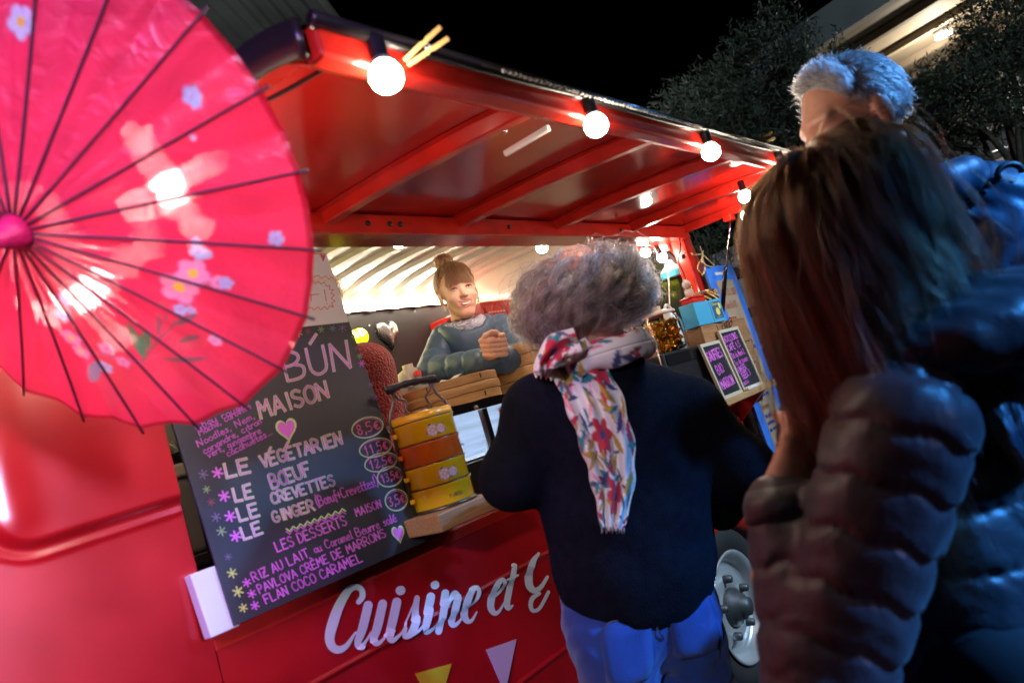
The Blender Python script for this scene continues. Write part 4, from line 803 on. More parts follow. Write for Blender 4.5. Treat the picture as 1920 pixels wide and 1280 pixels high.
# side straps, wavy handle struts, black grip; the frame lies across the view
ux = Vector((1, -0.30, 0)).normalized(); uy = Vector((-ux.y, ux.x, 0))
cc = Vector((tcx, tcy, 1.113))
for s in (-1, 1):
    w = ux * s
    m = MB(); pts = [cc + w * (TR + 0.006) + Vector((0, 0, 0.0)), cc + w * (TR + 0.006) + Vector((0, 0, 0.24)), cc + w * (TR - 0.002) + Vector((0, 0, 0.262)), cc + w * (TR * 0.78) + Vector((0, 0, 0.285)), cc + w * (TR * 0.70) + Vector((0, 0, 0.318))]
    m.tube(pts, 0.0038, 8, sx=1.0); m.build('side_strap', darksteel, tif)
    m = MB(); m.tube(smooth_poly([cc + w * TR * 0.66 + Vector((0, 0, 0.324)), cc + w * TR * 0.60 + Vector((0, 0, 0.300)), cc + w * TR * 0.36 + Vector((0, 0, 0.286)), cc + w * TR * 0.42 + Vector((0, 0, 0.262)), cc + w * TR * 0.30 + Vector((0, 0, 0.249))], 5), 0.0032, 8); m.build('wavy_strut', darksteel, tif)
grip = mat('black_grip', (0.02, 0.02, 0.025), 0.4)
m = MB(); gp = [cc + ux * t * TR + Vector((0, 0, 0.327 + 0.003 * math.cos(t * 3))) for t in np.linspace(-0.86, 0.86, 25)]
m.tube(gp, [0.0098 + 0.0012 * math.cos(k * 1.35) if 3 < k < 21 else 0.0118 for k in range(25)], 12); m.build('grip', grip, tif)
rose = mat('rose_decal', (0.62, 0.32, 0.26), 0.4); rose2 = mat('pale_rose_decal', (0.75, 0.55, 0.45), 0.4); rlf = mat('decal_leaf', (0.06, 0.06, 0.05), 0.4); prp = mat('purple_decal', (0.25, 0.16, 0.32), 0.4)
viewdir = Vector((-tcx, -tcy, 0)).normalized(); va = math.atan2(viewdir.y, viewdir.x)
def on_can(u, v, r=TR + 0.0002):      # u metres round the can from the viewer-facing line, v height
    a_ = va + u / r; return Vector((tcx + r * math.cos(a_), tcy + r * math.sin(a_), 1.113 + v))
def can_dab(m, u, v, r, n=14, off=0.0003, sq=0.0):
    m.add([on_can(u + r * (1 + sq * math.cos(5 * t)) * math.cos(t), v + r * (1 + sq * math.cos(5 * t)) * math.sin(t), TR - 0.002 + off) for t in np.linspace(0, 2 * math.pi, n, endpoint=False)], [tuple(range(n))])
for kz in (1, 3):
    v0 = kz * hh + 0.026
    for u0, R_ in ((0.020, 0.0155), (0.044, 0.0125)):
        for q in range(4):
            m = MB(); a_ = q * 1.7 + u0 * 90; can_dab(m, u0 + R_ * 0.95 * math.cos(a_), v0 + R_ * 0.9 * math.sin(a_), 0.0045, 6, 0.0004); m.build('decal_leaf', (rlf, prp)[q % 2], tif)
        m = MB(); can_dab(m, u0, v0, R_, 30, 0.0006, 0.12); m.build('rose_decal', rose, tif)
        for q in range(7):
            a_ = q * 0.9; rr_ = R_ * (0.62 if q else 0.0); m = MB(); can_dab(m, u0 + rr_ * math.cos(a_), v0 + rr_ * math.sin(a_), R_ * 0.24, 8, 0.0008, 0.2); m.build('petal_decal', rose2, tif)
ink('tier_lettering', lay('Y', (0.016, -0.022), (0.0205, -0.022), 0.0085, 0.02), 0.0013, lambda x, y: on_can(x, -y, TR - 0.0012), rlf, tif); ink('tier_lettering', lay('U', (0.0225, -0.022), (0.027, -0.022), 0.0085, 0.02), 0.0013, lambda x, y: on_can(x, -y, TR - 0.0012), enamr, tif); ink('tier_lettering', lay('ANTAI', (0.029, -0.022), (0.053, -0.022), 0.0085, 0.02), 0.0013, lambda x, y: on_can(x, -y, TR - 0.0012), rlf, tif)
for kz in range(4):
    m = MB(); q = cc - ux * (TR + 0.002) + viewdir * 0.012; m.box((q.x - 0.004, q.y - 0.006, 1.113 + kz * hh + 0.030), (q.x + 0.006, q.y + 0.006, 1.113 + kz * hh + 0.042)); m.build('clip', enamr if kz == 2 else enam, tif, bevel=0.002)

# ------------------------------------------------------------------ lit display case with bamboo steamers
case = empty('display_case', (2.0, 1.75, 1.04), 0, 'glass fronted lit display case behind the lunch carrier', 'display case')
cx0, cx1, cy0, cy1 = 1.50, 2.42, 1.60, 1.86
m = MB(); m.box((cx0, cy0, 1.041), (cx1, cy1, 1.185)); m.build('case_base', black, case, bevel=0.003)
m = MB(); m.box((cx0, cy0, 1.335), (cx1, cy0 + 0.025, 1.362)); m.build('top_rail', black_gloss, case)
m = MB(); m.box((cx0, cy0 + 0.027, 1.348), (cx1, cy1, 1.362)); m.build('case_top', white_paint, case)
for x in (cx0, 1.775, 2.10, cx1 - 0.022):
    m = MB(); m.box((x, cy0 + 0.001, 1.1855), (x + 0.022, cy0 + 0.022, 1.334)); m.build('mullion', black_gloss, case)
lcd = mat('case_lining', (0.75, 0.78, 0.82), 0.4)
m = MB(); m.box((cx0 + 0.002, cy1 - 0.012, 1.186), (cx1 - 0.002, cy1, 1.347)); m.build('back_lining', mat('blue_grey_lining', (0.38, 0.46, 0.60), 0.35, noise=0.25, nscale=5, stretch=(1, 1, 12)), case)
m = MB(); m.box((cx0 + 0.002, cy0 + 0.03, 1.1855), (cx1 - 0.002, cy1 - 0.013, 1.1915)); m.build('tray', lcd, case)
m = MB(); m.box((cx0 + 0.02, cy0 + 0.05, 1.338), (cx1 - 0.02, cy0 + 0.075, 1.347)); m.build('case_light', mat('case_led', (1, 1, 1), 0.4, emit=(0.85, 0.93, 1.0), estr=30), case)
gl_ = mat('clear_glass', (1, 1, 1), 0.03, trans=1.0, ior=1.45)
m = MB(); m.box((cx0 + 0.022, cy0 + 0.008, 1.186), (cx1 - 0.022, cy0 + 0.012, 1.334)); m.build('case_glass', mat('case_glass', (0.95, 0.97, 1), 0.02, trans=1.0, ior=1.1), case)
m = MB(); m.lathe([(0, 0), (0.008, 0), (0.008, 0.006), (0, 0.006)], 10, Matrix.Translation((1.745, cy0 - 0.0, 1.343)) @ Matrix.Rotation(math.pi / 2, 4, 'X')); m.build('lock', steel, case)
ctn = mat('white_container', (0.78, 0.80, 0.82), 0.4, trans=0.2)
for i, (x, y, w, h) in enumerate(((1.665, 1.69, .07, .05), (1.70, 1.785, .09, .07), (1.60, 1.77, .07, .06), (1.90, 1.70, .05, .04))):
    t = empty('food_container', (x, y, 1.1915), 0, ('low white food tub at the front of the display case', 'taller white food tub in the middle of the display case', 'white food tub at the left end of the display case', 'small white tub right of the case mullion')[i], 'tub', 'food tubs in the display case')
    m = MB(); m.box((x - w / 2, y - w / 2, 1.192), (x + w / 2, y + w / 2, 1.192 + h)); m.build('tub', ctn, t, bevel=0.008); m = MB(); m.box((x - w / 2 - .004, y - w / 2 - .004, 1.1925 + h), (x + w / 2 + .004, y + w / 2 + .004, 1.198 + h)); m.build('tub_lid', ctn, t)
lb = empty('red_label', (1.9, 1.598, 1.27), 0, 'small label card with red letters stuck on the display glass', 'label')
la = at(934, 765, Y=1.5985); lb_ = at(960, 757, Y=1.5985); lc_ = at(938, 788, Y=1.5985)
m = MB(); m.add([at(x, y, Y=1.5985) for x, y in ((933, 764), (962, 757), (966, 795), (940, 790))], [(0, 1, 2, 3)]); m.build('label_card', mat('lilac_card', (0.42, 0.36, 0.50), 0.5), lb)
ink('label_writing', lay('Les', (940, 776), (962, 768), 9) + lay('Des', (942, 788), (964, 783), 9), 2.2, lambda x, y: at(x, y, Y=1.597), redink, lb)
def steamer(c, r, bands, label, h=0.042, grp='bamboo steamers on the display case', z0=None):
    t = empty('bamboo_steamer', c, 0, label, 'steamer', grp); z = c[2]
    for k in range(bands):
        m = MB(); T = Matrix.Translation((c[0], c[1], z))
        m.lathe([(r - 0.008, 0.001), (r + 0.001 * (k % 2), 0.001), (r + 0.0035 * (k % 2), 0.004), (r + 0.0035 * (k % 2), h - 0.004), (r + 0.001 * (k % 2), h - 0.001), (r - 0.008, h - 0.001), (r - 0.008, 0.001)], 72, T); m.build('hoop', bamboo, t)
        if k % 2 == 0:
            for a_ in (3.5, 4.6, 5.6):
                m = MB(); m.box((-0.0015, -0.0015, 0), (0.0015, 0.0015, h * 0.5), T @ Matrix.Rotation(a_, 4, 'Z') @ Matrix.Translation((r + 0.0032, 0, h * 0.3))); m.build('pin', seam, t)
        z += h
    m = MB(); m.lathe([(0, 0), (r - 0.009, 0.0)], 40, Matrix.Translation((c[0], c[1], z - 0.02))); m.build('slatted_base', bamboo, t)
    return t
q = at(860, 735, Y=1.78)
steamer((1.845, 1.785, 1.365), 0.17, 3, 'open bamboo steamer at the front above the lit display case', 0.030)
steamer((2.325, 1.755, 1.363), 0.19, 4, 'larger stack of bamboo steamers beside the vendor hands', 0.043)
nap = empty('paper_napkin', (1.8, 1.63, 1.363), 0, 'white paper sheet lying under the steamers on the case top', 'paper')
m = MB(); m.grid([[(1.58 + 0.05 * i, 1.600 + 0.06 * j, 1.3645 + 0.002 * math.sin(i * 1.7 + j)) for j in range(5)] for i in range(12)]); m.build('sheet', paper, nap)
for i, (px, py, Y) in enumerate(((848, 712, 1.90), (928, 700, 1.90))):
    q = at(px, py, Y=Y); nk = empty('napkin', q, 0, ('folded white napkin poking out of the front steamer left of centre', 'folded white napkin poking out at the right of the front steamer')[i], 'napkin', 'napkins in the steamer')
    m = MB(); m.grid([[q + Vector((a_ * 0.05, b_ * 0.04, (0.012 if (a_ > 0) ^ (b_ > 0) else 0.0) - 0.02 + 0.03 * (1 - abs(a_)))) for b_ in (-1, 0, 1)] for a_ in (-1, -.3, .3, 1)]); m.build('fold', paper, nk)

# ------------------------------------------------------------------ things at the back: mirror heart, neon sign, jug, bottle, red cabinet
hq = at(735, 627, Y=2.96)
mh = empty('mirror_heart', (hq.x, 2.998, hq.z), 0, 'heart shaped mirror ball hanging on the dark wall', 'ornament')
def heart_surf(n=56, mrows=30, W=0.150, H=0.165, D=0.045):
    P = []
    for i in range(mrows + 1):
        s = i / mrows; row = []
        for k in range(n):
            t = 2 * math.pi * k / n; x = 16 * math.sin(t) ** 3 / 32; y = (13 * math.cos(t) - 5 * math.cos(2 * t) - 2 * math.cos(3 * t) - math.cos(4 * t) + 2.4) / 29
            row.append((x * W * s, -D * math.sqrt(max(0, 1 - s ** 2.6)), y * H * s))
        P.append(row)
    return np.array(P)
HS = heart_surf(); Mh = Matrix.Translation((hq.x, 2.998, hq.z)) @ Matrix.Rotation(0.0, 4, 'Y')
m = MB(); m.grid([[Mh @ Vector(p) for p in row] for row in HS], True, True); m.build('heart_body', mat('dark_grout', (0.02, 0.02, 0.02), 0.6), mh)
tile_m = mat('mirror_tile', (0.9, 0.9, 0.9), 0.32, metal=1.0); tm = None
m = MB(); cnt = 0
from mathutils.bvhtree import BVHTree
bv = BVHTree.FromPolygons([tuple(p) for p in HS.reshape(-1, 3)], [(i * 56 + j, (i + 1) * 56 + j, (i + 1) * 56 + (j + 1) % 56, i * 56 + (j + 1) % 56) for i in range(30) for j in range(56)])
st_ = 0.0062; nx = int(0.17 / st_)
for i in range(-15, 16):
    for j in range(-18, 15):
        o_ = Vector((i * st_, -0.2, j * st_)); h_ = bv.ray_cast(o_, Vector((0, 1, 0)))
        if h_[0] is None: continue
        nn = h_[1]; nn = nn if nn.y < 0 else -nn; nn = (nn + Vector((random.gauss(0, .20), 0, random.gauss(0, .20)))).normalized()
        c_ = h_[0] + nn * 0.0012; tx_ = Vector((1, 0, 0)); tx_ = (tx_ - nn * nn.x).normalized(); tz_ = nn.cross(tx_); e = st_ * 0.45
        m.add([Mh @ (c_ + tx_ * a_ * e + tz_ * b_ * e) for a_, b_ in ((-1, -1), (1, -1), (1, 1), (-1, 1))], [(0, 1, 2, 3)]); cnt += 1
m.build('mirror_tile', tile_m, mh)['kind'] = 'stuff'
nq = at(674, 632, Y=2.35)
neon = empty('neon_sign', nq, 0, 'small glowing yellow neon lamp above the red knitted shoulder', 'neon sign')
m = MB(); Mn = Matrix.Translation(nq) @ Matrix.Rotation(-0.7, 4, 'Z')
m.lathe([(0.0, -0.004), (0.038, -0.004), (0.038, 0.004), (0.0, 0.004)], 24, Mn @ Matrix.Rotation(math.pi / 2, 4, 'X')); m.build('disc', mat('yellow_acrylic', (0.6, 0.6, 0.02), 0.3, emit=(0.75, 0.85, 0.02), estr=1.2), neon)
m = MB(); m.tube([Mn @ Vector(p) for p in smooth_poly([(-0.03, -0.010, 0.0), (-0.018, -0.010, 0.028), (-0.008, -0.010, 0.0), (0.004, -0.010, 0.03), (0.012, -0.010, 0.004), (0.028, -0.010, 0.012), (0.014, -0.010, 0.03)], 5)], 0.0035, 8); m.build('neon_tube', mat('yellow_neon', (1, 1, 0.3), 0.3, emit=(1.0, 0.95, 0.06), estr=60), neon)
nq2 = Vector((1.35, 2.6, 1.98)); n2 = empty('neon_tube_light', nq2, 0, 'yellow neon tube high inside the van behind the white sign', 'neon light')
m = MB(); m.tube([(1.0, 2.75, 1.98), (1.75, 2.75, 1.98)], 0.010, 8); m.build('tube', mat('yellow_neon_tube', (1, 1, 0.3), 0.3, emit=(0.9, 0.85, 0.02), estr=30), n2)
jq = at(775, 725, Y=2.15)
tbl = empty('work_counter', (1.7, 2.3, 0.46), 0, 'dark work counter behind the display case', 'counter')
m = MB(); m.box((0.9, 2.04, jq.z - 0.105), (2.0, 2.5, jq.z - 0.075)); m.build('counter_top', dark_panel, tbl); m = MB(); m.box((0.92, 2.44, 0.46), (1.98, 2.48, jq.z - 0.106)); m.build('counter_leg', dark_panel, tbl)
jug = empty('plastic_jug', (jq.x, jq.y, jq.z - 0.075), 0, 'milky plastic jug between the red knitwear and the vendor', 'jug'); milky = mat('milky_plastic', (0.62, 0.60, 0.52), 0.35, trans=0.25)
m = MB(); T = Matrix.Translation((jq.x, jq.y, jq.z - 0.075)); m.lathe([(0.0, 0.0), (0.062, 0.0), (0.066, 0.01), (0.066, 0.10), (0.05, 0.135), (0.022, 0.15), (0.022, 0.165), (0.0, 0.166)], 24, T); m.build('jug_body', milky, jug); m = MB(); m.tube([(jq.x - .045, jq.y - .02, jq.z + .06), (jq.x - .05, jq.y - .04, jq.z + .04), (jq.x - .055, jq.y - .04, jq.z - .01)], 0.009, 8); m.build('handle', milky, jug)
bq = at(786, 712, Y=2.08); bot = empty('sauce_bottle', (bq.x, bq.y, bq.z - 0.12), 0, 'clear squeeze bottle with a red cap beside the jug', 'bottle'); T = Matrix.Translation((bq.x, bq.y, bq.z - 0.085))
m = MB(); m.lathe([(0.0, 0.0), (0.028, 0.0), (0.03, 0.06), (0.014, 0.09), (0.012, 0.10), (0, 0.10)], 18, T); m.build('bottle_body', clear, bot); m = MB(); m.lathe([(0.015, 0.10), (0.015, 0.118), (0.008, 0.122), (0.0, 0.122)], 14, T); m.build('cap', mat('red_cap', (0.6, 0.02, 0.015), 0.35), bot)
cab = empty('red_cabinet', (3.4, 2.7, 0.46), 0, 'red perforated metal cabinet in the far corner behind the vendor', 'cabinet')
m = MB(); m.box((3.08, 2.58, 0.461), (3.44, 2.99, 1.93)); m.build('cabinet_body', red_frame, cab, bevel=0.006)
m = MB(); m.box((3.10, 2.565, 0.5), (3.265, 2.579, 1.90)); m.build('cabinet_door', red_frame, cab, bevel=0.004); m = MB(); m.box((3.272, 2.565, 0.5), (3.43, 2.579, 1.90)); m.build('cabinet_door', red_frame, cab, bevel=0.004)
m = MB()
for i in range(6):
    for j in range(8): m.box((3.112 + i * .025, 2.5625, 1.86 - j * .035), (3.126 + i * .025, 2.5645, 1.867 - j * .035))
m.build('vent_slot', paper, cab)['kind'] = 'stuff'
# pendant, white adapter and rear-corner cables
pq = at(1262, 512, Y=1.62); pend = empty('pendant_lamp', pq, 0, 'white pendant lamp with a turquoise ribbed band by the red post', 'lamp')
T = Matrix.Translation(pq) @ Matrix.Scale(0.92, 4)
m = MB(); m.lathe([(0.012, 0.075), (0.024, 0.07), (0.035, 0.045), (0.062, 0.02), (0.068, 0.012)], 28, T); m.build('shade_top', white_paint, pend)
turq = mat('turquoise', (0.05, 0.40, 0.52), 0.4)
m = MB(); pr = []
for k in range(7): pr += [(0.069 + 0.0015, 0.011 - k * 0.0055), (0.069 - 0.001, 0.0085 - k * 0.0055)]
m.lathe(pr, 28, T); m.build('ribbed_band', turq, pend); m = MB(); m.lathe([(0.067, -0.026), (0.066, -0.03), (0.05, -0.03), (0.048, -0.028)], 28, T); m.build('lower_ring', chrome, pend)
m = MB(); m.tube(sag(pq + Vector((0, 0, .07)), (pq.x, pq.y + .05, 2.04), -0.01), 0.003, 6); m.build('cord', white_paint, pend)
aq = at(1246, 462, Y=1.60); adp = empty('white_socket', aq, 0, 'white socket adapter hanging beside the post top', 'socket')
m = MB(); m.box((aq.x - .018, aq.y - .02, aq.z - .025), (aq.x + .018, aq.y + .02, aq.z + .03)); m.build('socket_body', white_paint, adp, bevel=0.006); m = MB(); m.lathe([(0.0, .03), (0.022, .035), (0.024, .055), (0, .06)], 16, Matrix.Translation(aq)); m.build('plug', white_paint, adp); m = MB(); m.tube(sag(aq - Vector((0, 0, .025)), at(1255, 590, Y=1.5), 0.02), 0.003, 6); m.build('flex', white_paint, adp)
cb = empty('twisted_cable', (3.4, 1.47, 1.9), 0, 'black twisted cable hanging down the red post to the glass jar', 'cable')
pts = [at(x, y, Y=1.47) for x, y in ((1273, 442), (1276, 465), (1272, 490), (1283, 515), (1290, 540), (1294, 556))]
m = MB(); m.tube(smooth_poly(pts, 6), 0.0035, 6); m.build('cord', cable_m, cb); q = at(1293, 541, Y=1.468); m = MB(); m.box((q.x - .010, q.y - .008, q.z - .02), (q.x + .010, q.y + .008, q.z + .012)); m.build('plug', black, cb, bevel=0.002)
q = at(1279, 482, Y=1.466); m = MB(); m.lathe([(0.0, 0), (0.011, 0), (0.011, .014), (0, .014)], 12, Matrix.Translation(q) @ Matrix.Rotation(math.pi / 2, 4, 'X')); m.build('switch', black, cb)

# ------------------------------------------------------------------ right end of the serving shelf
shelf = empty('serving_shelf', (3.0, 1.4, 1.08), 0, 'pale wooden serving shelf along the van side at the right', 'shelf')
m = MB(); m.box((2.3, 1.30, 1.078), (3.56, 1.50, 1.104)); m.build('shelf_board', wood_pale, shelf, bevel=0.004)
for x in (2.4, 3.40):
    m = MB(); m.prism([(x, 1.495, 1.077), (x, 1.34, 1.077), (x, 1.495, 0.96)], (0.025, 0, 0)); m.build('bracket', red_frame, shelf)
ZS = 1.1045
bb = empty('blue_menu_board', (3.55, 1.52, 0.65), 0, 'long narrow blue menu board hung beside the serving hatch', 'menu board')
def P3(px, py, Y): return at(px, py, Y=Y)
blue_p = mat('blue_paint', (0.045, 0.20, 0.72), 0.5, noise=0.2, nscale=14, bump=0.1); kraft = mat('kraft_board', (0.40, 0.28, 0.18), 0.6, noise=0.2, nscale=6)
tl_, tr_, br_, bl_ = at(1322, 503, Y=1.455), at(1382, 497, Y=1.455), at(1492, 862, Y=1.455), at(1462, 905, Y=1.455)
# a straight 0.33 m wide board leaning a little against the post
bx0 = tl_.x - 0.02; bx1 = bx0 + 0.345; ztop = 1.715; zbot = 0.60
def bbp(u, v, off=0.0): return Vector((bx0 + (bx1 - bx0) * u + 0.05 * (1 - v) * 0 , 1.462 - 0.03 * (1 - v) - off, zbot + (ztop - zbot) * v))
def bbq(u0, u1, v0, v1, o0, o1): return [bbp(u, v, o) for v in (v0, v1) for u, o in ((u0, o1), (u1, o1), (u1, o0), (u0, o0))]
m = MB(); m.hexa(bbq(0, 1, 0, 1, 0.0, 0.016)); m.build('board_back', blue_p, bb, bevel=0.003)
m = MB(); m.hexa(bbq(0.20, 0.80, 0.03, 0.93, 0.0163, 0.0175)); m.build('kraft_panel', kraft, bb)
m = MB(); m.hexa(bbq(0.25, 0.70, 0.955, 0.968, 0.0163, 0.019)); m.build('handle_slot', paper, bb)
bi = mat('blue_marker', (0.03, 0.06, 0.45), 0.6); oi = mat('orange_marker', (0.55, 0.12, 0.05), 0.6)
def bbl(x, y): return bbp(x, y, 0.0185)
rows = [('MENU DU JOUR', .86, oi, .028), ('Bao BUNS', .80, oi, .03), ('maison', .745, oi, .022), ('LES BO BUN', .665, bi, .030), ('aux nems au poulet', .63, bi, .016), ('frais du jour carottes', .605, bi, .016), ('menthe riz soja', .58, bi, .016), ('sauce cacahuètes', .555, bi, .016), ('DESSERTS', .50, bi, .020), ('riz au lait coco', .465, bi, .016), ('flan caramel', .44, bi, .016), ('pavlova marrons', .415, bi, .016), ('gaufres du chef', .39, bi, .016), ('boissons', .34, oi, .020), ('thé glacé maison', .30, bi, .016), ('citronnade gingembre', .27, bi, .016), ('eau limonade', .24, bi, .016), ('bonne soirée', .17, oi, .02), ('merci', .12, bi, .02)]
for tx, v, mm, h_ in rows:
    L_ = min(0.54, len(tx) * h_ * 1.7); ink('menu_writing', [([(x, y) for x, y in pts], r) for pts, r in lay(tx, (0.23, v), (0.23 + L_, v), -h_)], 0.006, bbl, mm, bb)
tw = mat('twine', (0.50, 0.38, 0.20), 0.9)
rope = empty('twine_loop', (3.6, 1.48, 1.72), 0, 'frayed twine loop tied to the top of the blue menu board', 'twine')
a0_ = bbp(0.35, 1.0, 0.008); k0 = at(1318, 470, Y=1.47)
m = MB()
for pts in ([k0, at(1316, 490, Y=1.44), at(1330, 500, Y=1.44), a0_], [at(1312, 462, Y=1.47), at(1319, 478, Y=1.46), at(1340, 498, Y=1.445)], [at(1319, 480, Y=1.46), at(1308, 500, Y=1.45), at(1314, 512, Y=1.45)], [at(1318, 486, Y=1.46), at(1322, 506, Y=1.44), at(1316, 516, Y=1.44)], [at(1316, 476, Y=1.46), at(1303, 478, Y=1.45), at(1296, 475, Y=1.45)]):
    m.tube(smooth_poly(pts, 5), 0.0035, 6)
m.build('cord', tw, rope)
# wooden crate with two framed slates
cr = empty('wooden_crate', (3.35, 1.42, ZS), 0, 'wooden crate marked GINGER standing on the serving shelf', 'crate')
x0, x1, y0, y1, z1_ = 3.02, 3.52, 1.375, 1.482, 1.418
for i, (za, zb) in enumerate(((ZS, 1.205), (1.208, 1.31), (1.313, z1_))):
    m = MB(); m.box((x0, y0, za), (x1, y0 + 0.012, zb)); m.build('plank', wood, cr, bevel=0.002)
m = MB(); m.box((x0, y0 + 0.0125, ZS), (x0 + 0.014, y1, z1_)); m.build('end_board', wood, cr); m = MB(); m.box((x1 - 0.014, y0 + 0.0125, ZS), (x1, y1, z1_)); m.build('end_board', wood, cr)
m = MB(); m.box((x0, y0, z1_ + 0.0005), (x1, y1, z1_ + 0.010)); m.build('crate_top', wood, cr, bevel=0.002)
m = MB(); m.box((3.18, y0 - 0.004, ZS), (3.205, y0 - 0.0005, z1_)); m.build('batten', wood, cr)
burn = mat('burnt_lettering', (0.10, 0.02, 0.01), 0.7)
ink('crate_lettering', lay('GINGER', (3.235, -1.375), (3.37, -1.408), 0.032), 0.0055, lambda x, y: Vector((x, y0 - 0.001, -y)), burn, cr)
def slate_frame(x0, w, h, y, lean, lines, label, fr_m, z=ZS):
    t = empty('framed_slate', (x0 + w / 2, y, z), 0, label, 'slate sign', 'framed slate signs on the serving shelf')
    def pp(u, v, off=0.0): return Vector((x0 + u, y + lean * v / h - off, z + v))
    def hx(u0, u1, v0, v1, o0, o1): return [pp(u, v, o) for v in (v0, v1) for u, o in ((u0, o1), (u1, o1), (u1, o0), (u0, o0))]
    b = 0.014
    m = MB(); m.hexa(hx(b, w - b, b, h - b, 0, 0.006)); m.build('slate', slate, t)
    for a_ in ((0, w, 0, b), (0, w, h - b, h), (0, b, b, h - b), (w - b, w, b, h - b)):
        m = MB(); m.hexa(hx(*a_, -0.002, 0.010)); m.build('frame', fr_m, t)
    for tx, u, v, L_, hh_, ww in lines: ink('slate_writing', lay(tx, (u, -v), (u + L_, -v - 0.008), hh_), ww, lambda x, yy: pp(x, -yy, 0.0068), pnk2, t)
    return t
pnk2 = chalk('bright_magenta_chalk', (0.85, 0.18, 0.80), (0.05, 0.05, 0.06), 0.85)
frm = mat('pale_frame', (0.55, 0.52, 0.40), 0.5)
g0 = at(1285, 650, Y=1.345)
slate_frame(2.90, 0.20, 0.245, 1.328, 0.03, [('GAUFRES', .026, .165, .148, .040, .0068), ('BIO', .055, .102, .07, .038, .0068), ('MARRON', .034, .040, .135, .038, .0068)], 'pale framed slate reading GAUFRES BIO in front of the crate', frm)
slate_frame(3.135, 0.225, 0.285, 1.335, 0.03, [('BOISSONS', .022, .225, .16, .028, .006), ('CAFÉ 1,5', .025, .185, .15, .026, .005), ('Thé du Nord 2', .025, .148, .16, .024, .0045), ('Jus de pomme', .025, .115, .16, .024, .0045), ('GINGER', .03, .080, .10, .026, .005), ('BEER 3', .05, .050, .10, .026, .005), ('eau', .03, .022, .06, .022, .0045)], 'pale framed slate listing BOISSONS leaning on the right of the crate', frm)
ph_ = empty('white_phone', (3.2, 1.318, ZS), 0, 'white phone lying at the foot of the drinks slate', 'phone'); q = at(1378, 733, Y=1.31)
m = MB(); m.box((3.14, 1.306, ZS + 0.0003), (3.27, 1.330, ZS + 0.012)); m.build('phone_body', white_paint, ph_, bevel=0.003)
# jars, box, tin, cat
gold = mat('gold_foil', (0.95, 0.62, 0.10), 0.16, metal=1.0); silver = mat('silver_foil', (0.85, 0.85, 0.82), 0.15, metal=1.0)
jar_gl = mat('jar_glass', (0.97, 1, 0.98), 0.02, trans=1.0, ior=1.12)
blkb = empty('black_cash_box', (2.85, 1.42, ZS), 0, 'black metal box under the jar of gold sweets', 'box')
m = MB(); m.box((2.62, 1.378, ZS), (3.005, 1.495, 1.352)); m.build('box_body', black, blkb, bevel=0.006); m = MB(); m.box((2.63, 1.373, 1.30), (2.995, 1.3775, 1.342)); m.build('box_flap', black_gloss, blkb)
jc = Vector((2.80, 1.436, 1.3525)); jar = empty('sweet_jar', jc, 0, 'round glass jar full of gold wrapped sweets', 'jar', 'glass jars on the serving shelf')
T = Matrix.Translation(jc)
m = MB(); m.lathe([(0.0, 0.0015), (0.066, 0.0015), (0.080, 0.012), (0.084, 0.035), (0.083, 0.115), (0.072, 0.142), (0.062, 0.150), (0.064, 0.158), (0.061, 0.158), (0.058, 0.150), (0.069, 0.140), (0.080, 0.113), (0.081, 0.036), (0.077, 0.015), (0.0, 0.0045)], 40, T); m.build('jar_glass', jar_gl, jar)
m = MB(); m.lathe([(0.067, 0.1590), (0.070, 0.163), (0.066, 0.170), (0.03, 0.178), (0.014, 0.180), (0.016, 0.196), (0.0, 0.199)], 32, T); m.build('jar_lid', mat('lid_cream', (0.60, 0.45, 0.33), 0.35), jar)
def sweet_mesh():
    m = MB(); rg = random.Random(4); n = 9; rows_ = []
    for i in range(9):
        s = (i / 8 - .5) * 2; r = (0.0075 * math.sqrt(max(0, 1 - (s / .55) ** 2)) + 0.0018) if abs(s) < .55 else 0.002 + (abs(s) - .55) * 0.016
        rows_.append([(s * 0.022, r * math.cos(2 * math.pi * k / n) * rg.uniform(.75, 1.25), r * math.sin(2 * math.pi * k / n) * rg.uniform(.75, 1.25)) for k in range(n)])
    m.grid(rows_, False, True); return m
sw0 = None; rg = random.Random(9)
for k in range(150):
    a_ = rg.uniform(0, 6.28); r_ = 0.062 * math.sqrt(rg.random()); z_ = rg.uniform(0.015, 0.128); loc = jc + Vector((r_ * math.cos(a_), r_ * math.sin(a_), z_))
    if sw0 is None: sw0 = sweet_mesh().build('gold_sweet', gold); c = sw0; lab = 1
    else: c = sw0.copy(); COL.objects.link(c)
    c.location = loc; c.rotation_euler = (rg.uniform(0, 6), rg.uniform(0, 6), rg.uniform(0, 6)); tag(c, 'gold foil wrapped sweet inside the round glass jar', 'sweet', 'gold sweets in the glass jar')
jc2 = Vector((3.265, 1.444, z1_ + 0.0105)); jar2 = empty('ribbed_jar', jc2, 0, 'ribbed glass jar with clothes pegs round its rim on the crate', 'jar', 'glass jars on the serving shelf')
m = MB(); G = []
for (r, z) in [(0.001, 0.0015), (0.055, 0.0015), (0.066, 0.012), (0.068, 0.09), (0.066, 0.125), (0.060, 0.14), (0.060, 0.15), (0.057, 0.15), (0.057, 0.14), (0.062, 0.122), (0.0635, 0.09), (0.061, 0.015), (0.001, 0.0045)]:
    r *= 1.13
    G.append([(jc2.x + (r + (0.0025 * math.cos(24 * t) if 0.012 <= z <= 0.125 else 0)) * math.cos(t), jc2.y + (r + (0.0025 * math.cos(24 * t) if 0.012 <= z <= 0.125 else 0)) * math.sin(t), jc2.z + z) for t in np.linspace(0, 2 * math.pi, 144, endpoint=False)])
m.grid(G, True, True); m.build('jar_glass', jar_gl, jar2)
